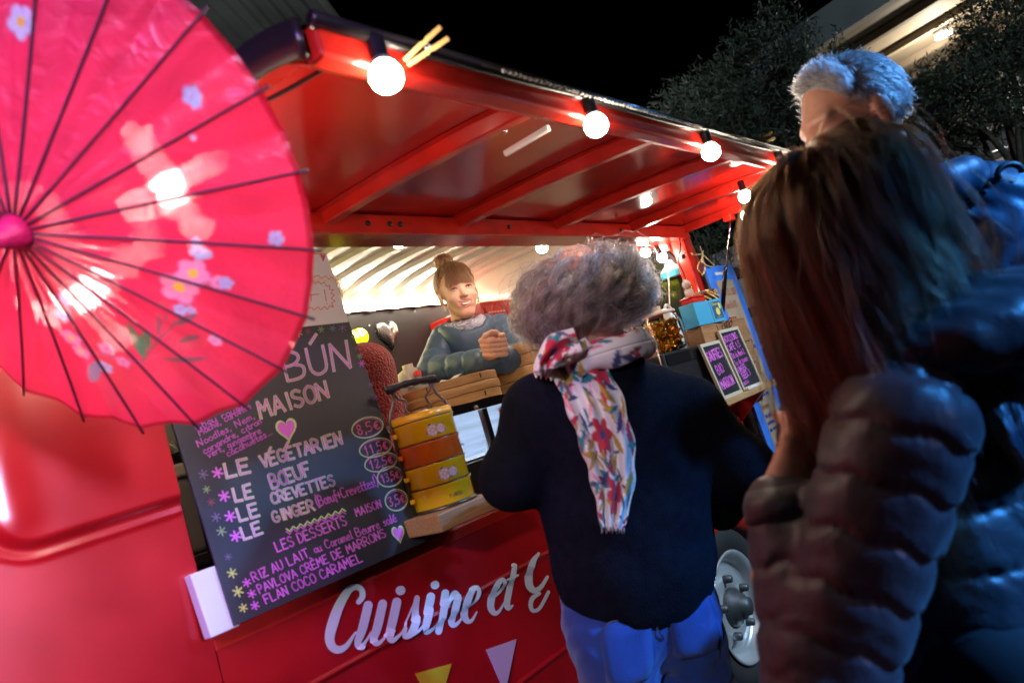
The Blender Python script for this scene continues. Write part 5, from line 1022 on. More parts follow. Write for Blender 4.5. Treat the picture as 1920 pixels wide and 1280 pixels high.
m = MB(); m.lathe([(0.0, 0.006), (0.060, 0.006), (0.066, 0.02), (0.066, 0.10), (0.0, 0.104)], 24, Matrix.Translation(jc2)); m.build('foil_filling', mat('crumpled_foil', (0.80, 0.78, 0.75), 0.2, metal=1.0, bump=1.0, bscale=60), jar2)
m = MB(); m.lathe([(0.069, 0.146), (0.074, 0.150), (0.074, 0.158), (0.0, 0.162)], 32, Matrix.Translation(jc2)); m.build('jar_lid', mat('tin_lid', (0.5, 0.48, 0.42), 0.3, metal=0.8), jar2)
for k in range(9):
    a_ = 2 * math.pi * k / 9 + 0.2; c = copy_tree(peg0); rd = Vector((math.cos(a_), math.sin(a_), 0)); tg = Vector((-rd.y, rd.x, 0))
    aim(c, jc2 + rd * 0.0745 + Vector((0, 0, 0.128)), tg * 0.75 + Vector((0, 0, -0.5 + 0.25 * math.sin(k * 2.1))), rd); tag(c, 'wooden clothes peg clipped round the rim of the ribbed jar', 'clothes peg', 'clothes pegs round the ribbed jar')
bq0 = Vector((3.10, 1.395, z1_ + 0.0105)); bxb = empty('blue_tip_box', bq0, 0, 'light blue cardboard box with a yellow picture label on the crate', 'box')
lb_blue = mat('light_blue_card', (0.06, 0.36, 0.58), 0.5)
m = MB(); m.box((3.005, 1.37, z1_ + 0.011), (3.165, 1.44, z1_ + 0.115)); m.build('box_body', lb_blue, bxb, bevel=0.002); m = MB(); m.hexa([Vector(p) for p in ((3.166, 1.369, z1_ + .011), (3.25, 1.352, z1_ + .011), (3.25, 1.355, z1_ + .011), (3.166, 1.372, z1_ + .011), (3.166, 1.369, z1_ + .115), (3.25, 1.352, z1_ + .115), (3.25, 1.355, z1_ + .115), (3.166, 1.372, z1_ + .115))]); m.build('box_flap', lb_blue, bxb)
def fl(u, v, off=0.0006): return Vector((3.166 + 0.084 * u, 1.369 - 0.017 * u - off, z1_ + .011 + 0.104 * v))
m = MB(); m.add([fl(a_, b_) for a_, b_ in ((.12, .14), (.92, .14), (.92, .90), (.12, .90))], [(0, 1, 2, 3)]); m.build('label_panel', mat('dark_blue_print', (0.03, 0.10, 0.22), 0.5), bxb)
yp = mat('yellow_print', (0.72, 0.62, 0.10), 0.5)
m = MB(); m.add([fl(.52 + .17 * math.cos(t), .42 + .17 * math.sin(t) * (1.2 if math.sin(t) > 0 else .8), .0011) for t in np.linspace(0, 6.28, 20, endpoint=False)], [tuple(range(20))]); m.build('picture_print', yp, bxb); m = MB(); m.add([fl(.78 + .09 * math.cos(t), .68 + .15 * math.sin(t), .0011) for t in np.linspace(0, 6.28, 16, endpoint=False)], [tuple(range(16))]); m.build('picture_print', yp, bxb)
ink('label_writing', lay('Balance', (0.18, -.74), (.66, -.74), .12), 0.022, lambda x, y: fl(x, -y, .0012), yp, bxb); ink('label_writing', lay('bonbons', (0.34, -.19), (.72, -.19), .05), 0.014, lambda x, y: fl(x, -y, .0012), yp, bxb)
rt = empty('red_tin', (3.12, 1.43, z1_ + .125), 0, 'flat red tin lying on top of the light blue box', 'tin')
m = MB(); m.box((3.03, 1.375, z1_ + .1155), (3.155, 1.435, z1_ + .137)); m.build('tin_body', mat('red_tin', (0.60, 0.02, 0.012), 0.35), rt, bevel=0.006); m = MB(); m.box((3.028, 1.373, z1_ + .1375), (3.157, 1.437, z1_ + .145)); m.build('tin_lid', MATS['red_tin'], rt, bevel=0.003)
cq = Vector((3.09, 1.41, z1_ + .1455)); cat_ = empty('cat_figurine', cq, 0, 'small white porcelain cat figurine with one raised paw above the red tin', 'figurine'); pc = mat('white_porcelain', (0.78, 0.76, 0.72), 0.2, coat=0.4)
m = MB(); m.ball(cq + Vector((0, 0, .024)), .022, 16, 12, sc=(1, .9, 1.15)); m.ball(cq + Vector((0, 0, .062)), .020, 16, 12); 
for s in (-1, 1):
    m.add([cq + Vector((s * .016 - .006, 0, .076)), cq + Vector((s * .016 + .006, 0, .076)), cq + Vector((s * .016, .006, .078)), cq + Vector((s * .017, 0, .092))], [(0, 1, 3), (1, 2, 3), (2, 0, 3)])
m.tube([cq + Vector((-.018, -.004, .04)), cq + Vector((-.026, -.006, .06)), cq + Vector((-.024, -.008, .082))], [.008, .007, .008], 8); m.build('cat_body', pc, cat_)
m = MB(); m.tube([cq + Vector((.0165 * math.cos(t), .0155 * math.sin(t), .045)) for t in np.linspace(0, 6.28, 20)], .003, 6); m.build('collar', MATS['red_tin'], cat_)
m = MB(); m.ball(cq + Vector((0, -.018, .042)), .005, 8, 6); m.build('bell', gold, cat_)
mug = empty('white_pitcher', (2.92, 1.47, 1.352), 0, 'white pitcher handle rising behind the jar of sweets', 'pitcher'); q = Vector((2.955, 1.465, 1.3525))
m = MB(); m.lathe([(0.0, 0.0), (0.03, 0.0), (0.034, 0.06), (0.026, 0.13), (0.028, 0.16), (0.025, 0.16), (0.0, 0.15)], 20, Matrix.Translation(q)); m.build('pitcher_body', pc, mug); m = MB(); m.tube([q + Vector((.03 * math.cos(t) * 1.0, 0, .17 + .034 * math.sin(t))) for t in np.linspace(0, math.pi, 12)], .007, 8); m.build('handle', pc, mug)
# glasses on a wire rack beside the sweets
rack = empty('wire_rack', (2.55, 1.42, ZS), 0, 'copper wire rack behind the grey haired woman shoulder', 'rack'); cop = mat('copper_wire', (0.75, 0.45, 0.30), 0.25, metal=1.0)
m = MB()
for z in (1.16, 1.26, 1.36, 1.46): m.tube([(2.42 + .13 * 1, 1.36, z), (2.42, 1.36, z), (2.42, 1.48, z), (2.55, 1.48, z), (2.55, 1.36, z)], .003, 6)
for x, y in ((2.42, 1.36), (2.42, 1.48), (2.55, 1.48), (2.55, 1.36)): m.tube([(x, y, ZS), (x, y, 1.5)], .0035, 6)
m.build('wire_frame', cop, rack)
for k, (x, y, z) in enumerate(((2.485, 1.42, 1.365), (2.485, 1.42, 1.265), (2.485, 1.42, 1.165))):
    g = empty('drinking_glass', (x, y, z), 0, ('clear drinking glass on the top tier of the wire rack', 'clear drinking glass on the middle tier of the wire rack', 'clear drinking glass on the bottom tier of the wire rack')[k], 'glass', 'glasses on the wire rack')
    m = MB(); m.lathe([(0, 0), (.028, 0), (.036, .085), (.034, .085), (.026, .004), (0, .004)], 24, Matrix.Translation((x, y, z))); m.build('glass_body', jar_gl, g); m = MB(); m.tube([(x - .05, y, z - .003), (x + .05, y, z - .003)], .002, 5); m.build('tier_wire', cop, rack)
# ------------------------------------------------------------------ people: bodies grown from smooth distance fields
def V3(v): return np.array(v, np.float32)
class Field:
    def __init__(s): s.ops = []
    def cap(s, a, b, ra, rb, k=0.02, sub=False): s.ops.append(('c', V3(a), V3(b), ra, rb, k, sub)); return s
    def ell(s, c, r, R=None, k=0.02, sub=False): s.ops.append(('e', V3(c), V3(r), None if R is None else np.array(R, np.float32), 0, k, sub)); return s
    def fun(s, fn, lo, hi, k=0.02): s.ops.append(('f', fn, np.array(lo, np.float32), np.array(hi, np.float32), 0, k, False)); return s
    def quilt(s, sub, o, ax, pitch, amp, w, k=0.03, ph=0.0, wob=0.010):
        o = np.array(o, np.float32); ax = np.array(Vector(ax).normalized(), np.float32); e1_ = np.array(Vector(ax.tolist()).orthogonal().normalized(), np.float32); e2_ = np.cross(ax, e1_)
        def fn(P):
            q = P - o; t = q @ ax; u = q @ e1_; v = q @ e2_; an = np.arctan2(v, u); t = t + wob * np.sin(an * 2 + ph) + .004 * np.sin(an * 7)
            x = np.abs((t / pitch + ph) % 1.0 - .5) * pitch      # 0 at the seam
            puck = .0011 * np.sin(an * 40 + 5 * np.sin(t * 60)) * np.exp(-(x / .012) ** 2) + .0005 * np.sin(an * 9 + t * 70) * np.sin(t * 33 + an * 3)
            return sub.eval(P) - amp * (1 - np.exp(-(x / w) ** 1.3)) - puck
        lo, hi = sub.bounds(); return s.fun(fn, lo - amp, hi + amp, k)
    def chain(s, pts, rs, k=0.02):
        for i in range(len(pts) - 1): s.cap(pts[i], pts[i + 1], rs[i], rs[i + 1], k)
        return s
    def bounds(s):
        lo = np.full(3, 9e9); hi = -lo
        for o in s.ops:
            if o[-1]: continue
            if o[0] == 'f': lo = np.minimum(lo, o[2]); hi = np.maximum(hi, o[3]); continue
            if o[0] == 'c':
                r = max(o[3], o[4])
                for q in (o[1], o[2]): lo = np.minimum(lo, q - r); hi = np.maximum(hi, q + r)
            else: r = float(o[2].max()); lo = np.minimum(lo, o[1] - r); hi = np.maximum(hi, o[1] + r)
        return lo - 0.02, hi + 0.02
    def eval(s, P):
        d = np.full(len(P), 1e3, np.float32)
        for o in s.ops:
            if o[0] == 'f': e = o[1](P); k = o[5]
            elif o[0] == 'c':
                a, b, ra, rb, k = o[1:6]; ba = b - a; pa = P - a; t = np.clip(pa @ ba / max(float(ba @ ba), 1e-9), 0, 1)
                e = np.linalg.norm(pa - t[:, None] * ba, axis=1) - (ra + (rb - ra) * t)
            else:
                c, r, R, _, k = o[1:6]; q = P - c
                if R is not None: q = q @ R
                k0 = np.linalg.norm(q / r, axis=1); k1 = np.linalg.norm(q / (r * r), axis=1); e = k0 * (k0 - 1) / np.maximum(k1, 1e-6)
            if o[-1]:
                h = np.clip(0.5 - 0.5 * (d + e) / k, 0, 1); d = d * (1 - h) - e * h + k * h * (1 - h)
            else:
                h = np.clip(0.5 + 0.5 * (d - e) / k, 0, 1); d = d * h + e * (1 - h) - k * h * (1 - h) if False else (d * (1 - h) + e * h - k * h * (1 - h))
        return d
    def mesh(s, res, disp=None, clip=None):
        lo, hi = s.bounds(); n = np.ceil((hi - lo) / res).astype(int) + 1
        ax = [lo[i] + res * np.arange(n[i]) for i in range(3)]
        G = np.stack(np.meshgrid(*ax, indexing='ij'), -1).reshape(-1, 3).astype(np.float32)
        d = np.concatenate([s.eval(c) for c in np.array_split(G, max(1, len(G) // 150000))])
        if disp is not None: d = d - disp(G)
        if clip is not None: d = np.maximum(d, clip(G))
        d = d.reshape(n); return surface_nets(d, lo, res)
def surface_nets(d, lo, res):
    ins = d < 0; nx, ny, nz = d.shape
    c = np.zeros((nx - 1, ny - 1, nz - 1), np.int8); corners = [(i, j, k) for i in (0, 1) for j in (0, 1) for k in (0, 1)]
    for i, j, k in corners: c += ins[i:nx - 1 + i, j:ny - 1 + j, k:nz - 1 + k]
    act = (c > 0) & (c < 8); idx = np.argwhere(act); vid = -np.ones(act.shape, int); vid[act] = np.arange(len(idx))
    pos = np.zeros((len(idx), 3)); cnt = np.zeros(len(idx))
    for a in corners:
        for ax in range(3):
            if a[ax]: continue
            b = list(a); b[ax] = 1
            da = d[idx[:, 0] + a[0], idx[:, 1] + a[1], idx[:, 2] + a[2]]; db = d[idx[:, 0] + b[0], idx[:, 1] + b[1], idx[:, 2] + b[2]]
            m = (da < 0) != (db < 0); t = np.where(m, da / np.where(m, da - db, 1), 0); p = np.tile(np.array(a, float), (len(idx), 1)); p[:, ax] += t
            pos[m] += p[m]; cnt[m] += 1
    V = lo + res * (idx + pos / cnt[:, None]); F = []
    for ax in range(3):
        u, v = (ax + 1) % 3, (ax + 2) % 3
        s0 = [slice(None)] * 3; s1 = [slice(None)] * 3; s0[ax] = slice(0, -1); s1[ax] = slice(1, None)
        ch = ins[tuple(s0)] != ins[tuple(s1)]; E_ = np.argwhere(ch)
        E_ = E_[(E_[:, u] > 0) & (E_[:, v] > 0) & (E_[:, u] < d.shape[u] - 1) & (E_[:, v] < d.shape[v] - 1)]
        def cell(du, dv):
            q = E_.copy(); q[:, u] += du; q[:, v] += dv; return vid[q[:, 0], q[:, 1], q[:, 2]]
        quad = np.stack([cell(-1, -1), cell(0, -1), cell(0, 0), cell(-1, 0)], 1); flip = ~ins[E_[:, 0], E_[:, 1], E_[:, 2]]
        quad[flip] = quad[flip][:, ::-1]; F.append(quad)
    F = np.concatenate(F); F = F[(F >= 0).all(1)]
    return V, F
def mesh_obj(name, V, F, m_, par=None, smooth_it=0, colors=None):
    me = bpy.data.meshes.new(name); me.vertices.add(len(V)); me.vertices.foreach_set('co', np.asarray(V, np.float32).ravel())
    me.loops.add(len(F) * 4); me.loops.foreach_set('vertex_index', F.astype(np.int32).ravel()); me.polygons.add(len(F)); me.polygons.foreach_set('loop_start', np.arange(0, len(F) * 4, 4, dtype=np.int32))
    me.update(calc_edges=True); me.polygons.foreach_set('use_smooth', np.ones(len(F), bool)); me.materials.append(m_); me.validate()
    o = bpy.data.objects.new(name, me); COL.objects.link(o)
    if smooth_it: md = o.modifiers.new('sm', 'SMOOTH'); md.iterations = smooth_it; md.factor = 0.5
    if par is not None: parent_keep(o, par)
    return o
def hair_mat(name, stops, rough=0.35, rad_rough=0.5, coat=0.0):
    m = bpy.data.materials.new(name); m.use_nodes = True; nt = m.node_tree; nt.nodes.clear(); N = nt.nodes.new
    out = N('ShaderNodeOutputMaterial'); h = N('ShaderNodeBsdfHairPrincipled'); h.model = 'CHIANG'; h.parametrization = 'COLOR'; h.inputs['Roughness'].default_value = rough; h.inputs['Radial Roughness'].default_value = rad_rough
    hi = N('ShaderNodeHairInfo'); rp = N('ShaderNodeValToRGB'); els = rp.color_ramp.elements
    els[0].position = stops[0][0]; els[0].color = (*stops[0][1], 1); els[1].position = stops[-1][0]; els[1].color = (*stops[-1][1], 1)
    for p, c in stops[1:-1]: e = els.new(p); e.color = (*c, 1)
    nt.links.new(hi.outputs['Random'], rp.inputs['Fac']); nt.links.new(rp.outputs['Color'], h.inputs['Color']); nt.links.new(h.outputs[0], out.inputs['Surface']); return m
def hair_obj(name, S, r0, r1, m_, par):
    """S: (strands, points, 3)"""
    n, k, _ = S.shape; hc = bpy.data.hair_curves.new(name); hc.add_curves([k] * n)
    hc.attributes['position'].data.foreach_set('vector', S.astype(np.float32).ravel())
    ra = hc.attributes.get('radius') or hc.attributes.new('radius', 'FLOAT', 'POINT'); ra.data.foreach_set('value', np.tile(np.linspace(r0, r1, k), n).astype(np.float32))
    hc.materials.append(m_); o = bpy.data.objects.new(name, hc); COL.objects.link(o); parent_keep(o, par); return o
def basis(fwd, up=(0, 0, 1)):
    f = Vector(fwd).normalized(); u = Vector(up); u = (u - f * u.dot(f)).normalized(); r = f.cross(u); return f, r, u      # r: the figure's own right
def rotm(r, f, u): return np.array([list(r), list(f), list(u)]).T       # columns: local x, y, z
skin = mat('skin', (0.74, 0.43, 0.33), 0.45, sss=0.25, noise=0.10, nscale=30); skin2 = mat('warm_skin', (0.58, 0.30, 0.21), 0.45, sss=0.25, noise=0.08, nscale=30)
nylon = mat('slate_blue_nylon', (0.046, 0.098, 0.175), 0.46, noise=0.08, nscale=8, bump=0.12, bscale=55, sheen=0.1)
def hand_field(F, wrist, fdir, palm_n, size=0.085, curl=0.9, side=1, k=0.006):
    """palm, four curled fingers and a thumb"""
    f = Vector(fdir).normalized(); n = Vector(palm_n); n = (n - f * n.dot(f)).normalized(); s = f.cross(n) * side; w = Vector(wrist)
    F.cap(w, w + f * size * 0.45, 0.021, 0.022, 0.012); 
    for q in (-1, 0, 1): F.cap(w + f * size * .3 + s * q * 0.016, w + f * size * 0.85 + s * q * 0.021, 0.014, 0.013, 0.01)
    for q, L in enumerate((0.92, 1.05, 1.0, 0.8)):
        b = w + f * size * 0.92 + s * (q - 1.5) * 0.0165; d = f.copy(); p = b
        for j, (l, r) in enumerate(((0.036, .0088), (0.024, .0080), (0.018, .0072))):
            a_ = curl * (0.55, 0.9, 0.8)[j]; d = (d * math.cos(a_) + n * math.sin(a_)).normalized(); e = p + d * l * L; F.cap(p, e, r, r * 0.94, 0.0045 if j else 0.008); p = e
    b = w + f * size * 0.25 - s * 0.026; d1 = (f * 0.6 - s * 0.75 + n * 0.35).normalized(); e1_ = b + d1 * 0.036; d2 = (f * 0.85 - s * 0.1 + n * 0.6).normalized(); e2_ = e1_ + d2 * 0.03; F.cap(b, e1_, .013, .0105, .01).cap(e1_, e2_, .0102, .0085, .004).cap(e2_, e2_ + (d2 + n * .3).normalized() * .02, .0085, .0072, .004)

def head_field(F, c, fwd, up=(0, 0, 1), s=1.0, smile=0.0):
    f, r, u = basis(fwd, up); R = rotm(r, f, u); c = Vector(c)
    L = lambda x, y, z: c + (r * x + f * y + u * z) * s
    F.ell(L(0, -.014, .03), (.074 * s, .094 * s, .088 * s), R, .02).ell(L(0, .034, -.030), (.057 * s, .058 * s, .080 * s), R, .03)
    F.ell(L(0, .066, -.102), (.024 * s, .024 * s, .020 * s), R, .03)
    for q in (-1, 1):
        F.ell(L(q * .037, .066, -.036), (.026 * s, .026 * s, .023 * s), R, .02); F.cap(L(q * .012, .082, .020), L(q * .046, .070, .018), .012 * s, .010 * s, .012)
        F.ell(L(q * .031, .100, -.001), (.017 * s, .014 * s, .009 * s), R, .010, True)
        F.ell(L(q * .076, -.012, -.012), (.008 * s, .019 * s, .031 * s), R, .008); F.cap(L(q * .046, .020, -.062), L(q * .014, .066, -.102), .010 * s, .012 * s, .03)
    F.cap(L(0, .088, .004), L(0, .1085, -.030), .0080 * s, .0105 * s, .010)
    for q in (-1, 1): F.ell(L(q * .0105, .099, -.034), (.0080 * s, .009 * s, .0068 * s), R, .006)
    F.cap(L(-.022, .080, -.066), L(.022, .080, -.066), .014 * s, .014 * s, .016)
    if smile:
        F.ell(L(0, .102, -.0655), (.031 * s, .030 * s, .0120 * s), R, .003, True)
        for q in (-1, 1): F.cap(L(q * .022, .098, -.060), L(q * .028, .09, -.056), .005 * s, .003 * s, .004, True)
    F.cap(L(0, -.025, -.06), L(0, -.035, -.165), .046 * s, .050 * s, .02)
    return L, R, (f, r, u)

# ------------------------------------------------------------------ the vendor
Hd = 3.06
hc_ = at(857, 546, depth=Hd)
vf = Vector((-0.555, -0.80, -0.06))
ven = empty('person', (hc_.x, hc_.y, 0.46), 0, 'smiling woman in a slate blue puffer jacket standing inside the van', 'person')
F = Field(); sV = 0.97
Lh, Rh, (f_, r_, u_) = head_field(F, hc_, vf, s=sV, smile=1.0)
neck = Lh(0, -.035, -.165)
sh_r = at(829, 640, depth=3.09); sh_l = at(947, 618, depth=3.09); el_r = at(812, 700, depth=2.95); el_l = at(990, 668, depth=2.88); wr_r = at(915, 676, depth=2.74); wr_l = at(938, 676, depth=2.72)
hip = Vector((hc_.x + 0.04, hc_.y + 0.05, 1.22))
F.cap(neck, (sh_r + sh_l) / 2 - Vector((0, 0, .08)), .05, .08, .04).cap(sh_r, sh_l, .045, .045, .04).cap((sh_r + sh_l) / 2 - Vector((0, 0, .1)), hip, .11, .13, .05)
F.chain([sh_r, el_r, wr_r], [.045, .036, .024]).chain([sh_l, el_l, wr_l], [.045, .036, .024])
for s in (-1, 1): F.chain([hip + Vector((.08 * s, .0, -.05)), Vector((hip.x + .09 * s, hip.y + .02, .85)), Vector((hip.x + .09 * s, hip.y + .03, .53)), Vector((hip.x + .09 * s - .05, hip.y - .06, .50))], [.085, .06, .045, .04])
hmid = at(925, 652, depth=2.70)
V_, F_ = F.mesh(0.0055 * 0.75); body = mesh_obj('body', V_, F_, skin, ven, 2)
# clasped hands as part of the same skin, finer
F = Field(); ud = Vector((0, 0, 1)); cr_ = Vector((0.617, -0.734, 0))
F.cap(wr_r, hmid - cr_ * .02 - ud * .015, .022, .022, .01); F.cap(wr_l, hmid + cr_ * .02 - ud * .02, .022, .022, .01)
vv = Vector((-.74, -.65, -.18)).normalized(); ww = Vector((.617, -.734, 0)).normalized(); uu = ww.cross(vv) if ww.cross(vv).z > 0 else vv.cross(ww)
Q = lambda w, v, u: hmid + ww * w + vv * v + uu * u
F.ell(Q(0, 0, 0), (.034, .030, .042), rotm(ww, vv, uu), .01)
for i in range(4):
    z = .026 - i * .0175; F.chain([Q(-.036, .014, z + .012), Q(-.008, .034, z + .004), Q(.026, .029, z - .004), Q(.040, .006, z - .010)], [.0098, .0098, .0090, .0080], .0035)
    F.chain([Q(.040, -.012, z + .004), Q(.046, .010, z + .010), Q(.034, .026, z + .011)], [.0095, .0088, .0078], .0035)
F.chain([Q(-.030, .010, .034), Q(-.014, .026, .052), Q(.010, .026, .060)], [.012, .0108, .0088], .005); F.chain([Q(.034, .0, .036), Q(.022, .016, .052), Q(.004, .022, .050)], [.012, .0105, .0088], .005)
V_, F_ = F.mesh(0.0028); hands = mesh_obj('hands', V_, F_, skin, ven, 1)
# face details
eyew = mat('eye_white', (0.75, 0.73, 0.70), 0.15); iris = mat('blue_grey_iris', (0.05, 0.07, 0.09), 0.1); lash = mat('dark_lash', (0.03, 0.018, 0.012), 0.6); lipm = mat('lip', (0.62, 0.24, 0.21), 0.35); teeth = mat('teeth', (0.88, 0.85, 0.78), 0.2); mouthm = mat('mouth_inside', (0.12, 0.02, 0.02), 0.6); brow = mat('brow_hair', (0.20, 0.10, 0.05), 0.7)
for q in (-1, 1):
    ec = Lh(q * .031, .0765, -.001)
    m = MB(); m.ball(ec, .0115 * sV, 16, 12); e = m.build('eye', eyew, ven); m = MB(); m.ball(ec + (f_ * .0085 + r_ * (-.0008)) * sV, .0048 * sV, 12, 8); m.build('iris', iris, e)
    m = MB(); m.tube(smooth_poly([Lh(q * .031 - .015, .0845, -.002), Lh(q * .031 - .007, .0895, .0030), Lh(q * .031 + .002, .0900, .0042), Lh(q * .031 + .014, .0835, -.001)], 4), [.0024] * 13, 6); m.build('eyelid_lash', lash, e); m = MB(); m.grid([[ec + (r_ * math.sin(a_) * math.cos(b_) + f_ * math.cos(a_) * math.cos(b_) + u_ * math.sin(b_)) * .0121 * sV for a_ in np.linspace(-1.3, 1.3, 12)] for b_ in (.28, .6, 1.0, 1.4)]); m.build('upper_lid', skin, e)
    m = MB(); m.tube(smooth_poly([Lh(q * .031 - .014, .084, -.004), Lh(q * .031, .0890, -.0058), Lh(q * .031 + .014, .083, -.003)], 4), .0026, 6); m.build('lower_lid', skin, e)
    m = MB(); m.tube(smooth_poly([Lh(q * .016, .0895, .020), Lh(q * .032, .0875, .0265), Lh(q * .050, .074, .020)], 4), [.002, .0024, .0026, .0026, .0026, .0026, .0024, .002, .0014], 6); m.build('eyebrow', brow, ven)
m = MB(); G = [[Lh(x, .0945 - 14.0 * x * x, z + 8 * x * x) for x in np.linspace(-.0305, .0305, 15)] for z in (-.0725, -.067, -.0590)]; m.grid(G); m.build('teeth', teeth, ven)
m = MB(); m.ball(Lh(0, .074, -.066), .02 * sV, 14, 8, sc=(1.3, .60, .75)); m.build('mouth', mouthm, ven)
m = MB(); m.tube(smooth_poly([Lh(-.037, .076, -.0500), Lh(-.019, .0925, -.0575), Lh(0, .0965, -.0600), Lh(.019, .0925, -.0575), Lh(.037, .076, -.0500)], 5), [.0012] + [.003] * 19 + [.0012], 8); m.build('upper_lip', lipm, ven)
m = MB(); m.tube(smooth_poly([Lh(-.037, .076, -.0510), Lh(-.020, .0900, -.0740), Lh(0, .0940, -.0815), Lh(.020, .0900, -.0740), Lh(.037, .076, -.0510)], 5), [.0012] + [.0036] * 19 + [.0012], 8); m.build('lower_lip', lipm, ven)
m = MB(); m.tube([Lh(-.079, -.004, -.055) + Vector((.0, 0, 0)) + r_ * (.0) + (f_ * math.cos(t) + u_ * math.sin(t)) * .016 for t in np.linspace(0, 6.28, 24)], .0012, 6); m.build('hoop_earring', gold, ven)
# hair: swept up to a bun, with a fringe
rg = np.random.default_rng(3)
brown_h = hair_mat('brown_hair', [(0, (0.035, 0.014, 0.006)), (.5, (0.09, 0.036, 0.015)), (.85, (0.17, 0.075, 0.03)), (1, (0.28, 0.14, 0.06))], .38)
bun = Vector(Lh(0.012, -.055, .130)); hcv = np.array(Lh(0, -.014, .03))
def L_np(a): return np.array(hcv * 0 + np.array(hc_) + (a[..., 0:1] * np.array(r_) + a[..., 1:2] * np.array(f_) + a[..., 2:3] * np.array(u_)) * sV)
S = []
for k in range(2600):       # pulled back from the hairline over the skull to the bun
    a_ = rg.uniform(0, 2 * np.pi); el = rg.uniform(-.55, .9)
    d = np.array([math.cos(el) * math.sin(a_), math.cos(el) * math.cos(a_), math.sin(el)])
    if d[1] > 0.55 and d[2] < 0.35: continue
    if d[1] > 0.15 and d[2] < -.1: continue
    rad = np.array([.079, .099, .093]); root = d * rad + np.array([0, -.014, .03]); b = np.array([.012, -.055, .118]) + rg.normal(0, .012, 3)
    t = np.linspace(0, 1, 12)[:, None]; path = root * (1 - t) + b * t; q = path - np.array([0, -.014, .03]); n_ = np.linalg.norm(q / rad, axis=1, keepdims=True); path = np.array([0, -.014, .03]) + q / n_ * (1.03 + .03 * rg.random()) * (1 + .0 * t); path[-2:] += (b - path[-1]) * np.array([[.4], [1]])
    path += .004 * np.sin(t * 7 + rg.uniform(0, 6)) * rg.normal(0, 1, 3); S.append(path)
for k in range(1500):       # fringe
    x0 = rg.uniform(-.050, .052); p0 = np.array([x0 * .55, .045 + rg.uniform(-.03, .01), .118 - abs(x0) * .2]); p1 = np.array([x0 * 1.0, .092 - 4.5 * x0 * x0 + rg.uniform(0, .006), .070 + rg.uniform(-.01, .01)]); p2 = np.array([x0 * 1.12 + rg.normal(0, .003), .098 - 9 * x0 * x0 + rg.uniform(-.002, .004), .024 + rg.uniform(-.010, .012) - abs(x0) * .12]); t = np.linspace(0, 1, 12)[:, None]
    S.append((1 - t) ** 2 * p0 + 2 * t * (1 - t) * p1 + t * t * p2)
for k in range(900):        # bun coils
    c0 = np.array([.012, -.055, .142]); a_ = rg.uniform(0, 6.28); w = rg.normal(0, 1, 3); w[2] *= .4; w /= np.linalg.norm(w); e = np.cross(w, [0, 0, 1.0]); e /= np.linalg.norm(e); g = np.cross(w, e); R_ = rg.uniform(.018, .040); t = np.linspace(0, rg.uniform(2, 5), 12)[:, None]
    S.append(c0 + (e * np.cos(a_ + t) + g * np.sin(a_ + t) * .8) * R_ + rg.normal(0, .003, 3))
for k in range(130):        # loose wisps
    d = rg.normal(0, 1, 3); d[2] = abs(d[2]) + .3; d /= np.linalg.norm(d); c0 = np.array([.0, -.05, .145]) if k < 90 else np.array([rg.choice([-1, 1]) * .076, .02, .0]); t = np.linspace(0, 1, 12)[:, None]; ln = rg.uniform(.03, .075) if k < 90 else .07; dd = d if k < 90 else np.array([0.1 * d[0], .1, -1])
    S.append(c0 + dd * t * ln + .008 * np.sin(t * rg.uniform(2, 5) + 1) * rg.normal(0, 1, 3) * t)
hair_obj('hair', L_np(np.array(S)), .0007, .0003, brown_h, ven)
F = Field(); F.ell(Lh(0, -.020, .036), (.0755 * sV, .0935 * sV, .089 * sV), Rh).ell(Lh(.012, -.055, .138), (.033, .033, .03), Rh, .02); V_, F_ = F.mesh(.004, clip=lambda P: -((P - np.array(Lh(0, .035, .055), np.float32)) @ np.array(u_ * .75 - f_ * .66, np.float32))); mesh_obj('hair_base', V_, F_, mat('brown_hair_base', (0.13, 0.065, 0.03), 0.6, noise=.3, nscale=60), ven)
# puffer jacket: ribs of down round the trunk and sleeves
def puffs(F, path, rads, step, thick, k=.010, flat=1.0):
    path = [Vector(p) for p in path]; ds = [0]
    for a_, b_ in zip(path[:-1], path[1:]): ds.append(ds[-1] + (b_ - a_).length)
    n = max(2, int(ds[-1] / step)); 
    for i in range(n + 1):
        s = ds[-1] * i / n; j = max(q for q in range(len(ds)) if ds[q] <= s + 1e-9); j = min(j, len(path) - 2); t = (s - ds[j]) / (ds[j + 1] - ds[j]); c = path[j].lerp(path[j + 1], t); r = rads[j] + (rads[j + 1] - rads[j]) * t
        ax = (path[j + 1] - path[j]).normalized(); e = ax.orthogonal().normalized(); g = ax.cross(e); R = np.array([list(e), list(g), list(ax)]).T
        F.ell(c, (r, r * flat, thick), R, k)
F = Field(); mid_s = (sh_r + sh_l) / 2; ru = (sh_l - sh_r).normalized(); fw_ = Vector((vf.x, vf.y, 0)).normalized()
def quilted(pt, pb, R, wds, pitch, amp, w, arms, k=.03):
    G_ = Field(); T_ = Field(); axis = (pt - pb).normalized()
    for i, (wx, wy) in enumerate(wds): T_.ell(pt.lerp(pb, i / (len(wds) - 1)), (wx, wy, .10), R, .05)
    G_.quilt(T_, pt, axis, pitch, amp, w, k, .2)
    for a_, b_, c_, r0, r1, r2 in arms:
        A_ = Field(); A_.cap(a_, b_, r0, r1, .03); G_.quilt(A_, a_, (b_ - a_), pitch * .9, amp, w, k, .4, .006)
        if c_ is not None: A_ = Field(); A_.cap(b_, c_, r1 * .98, r2, .03); G_.quilt(A_, b_, (c_ - b_), pitch * .85, amp, w, .02, .1, .006)
    return G_
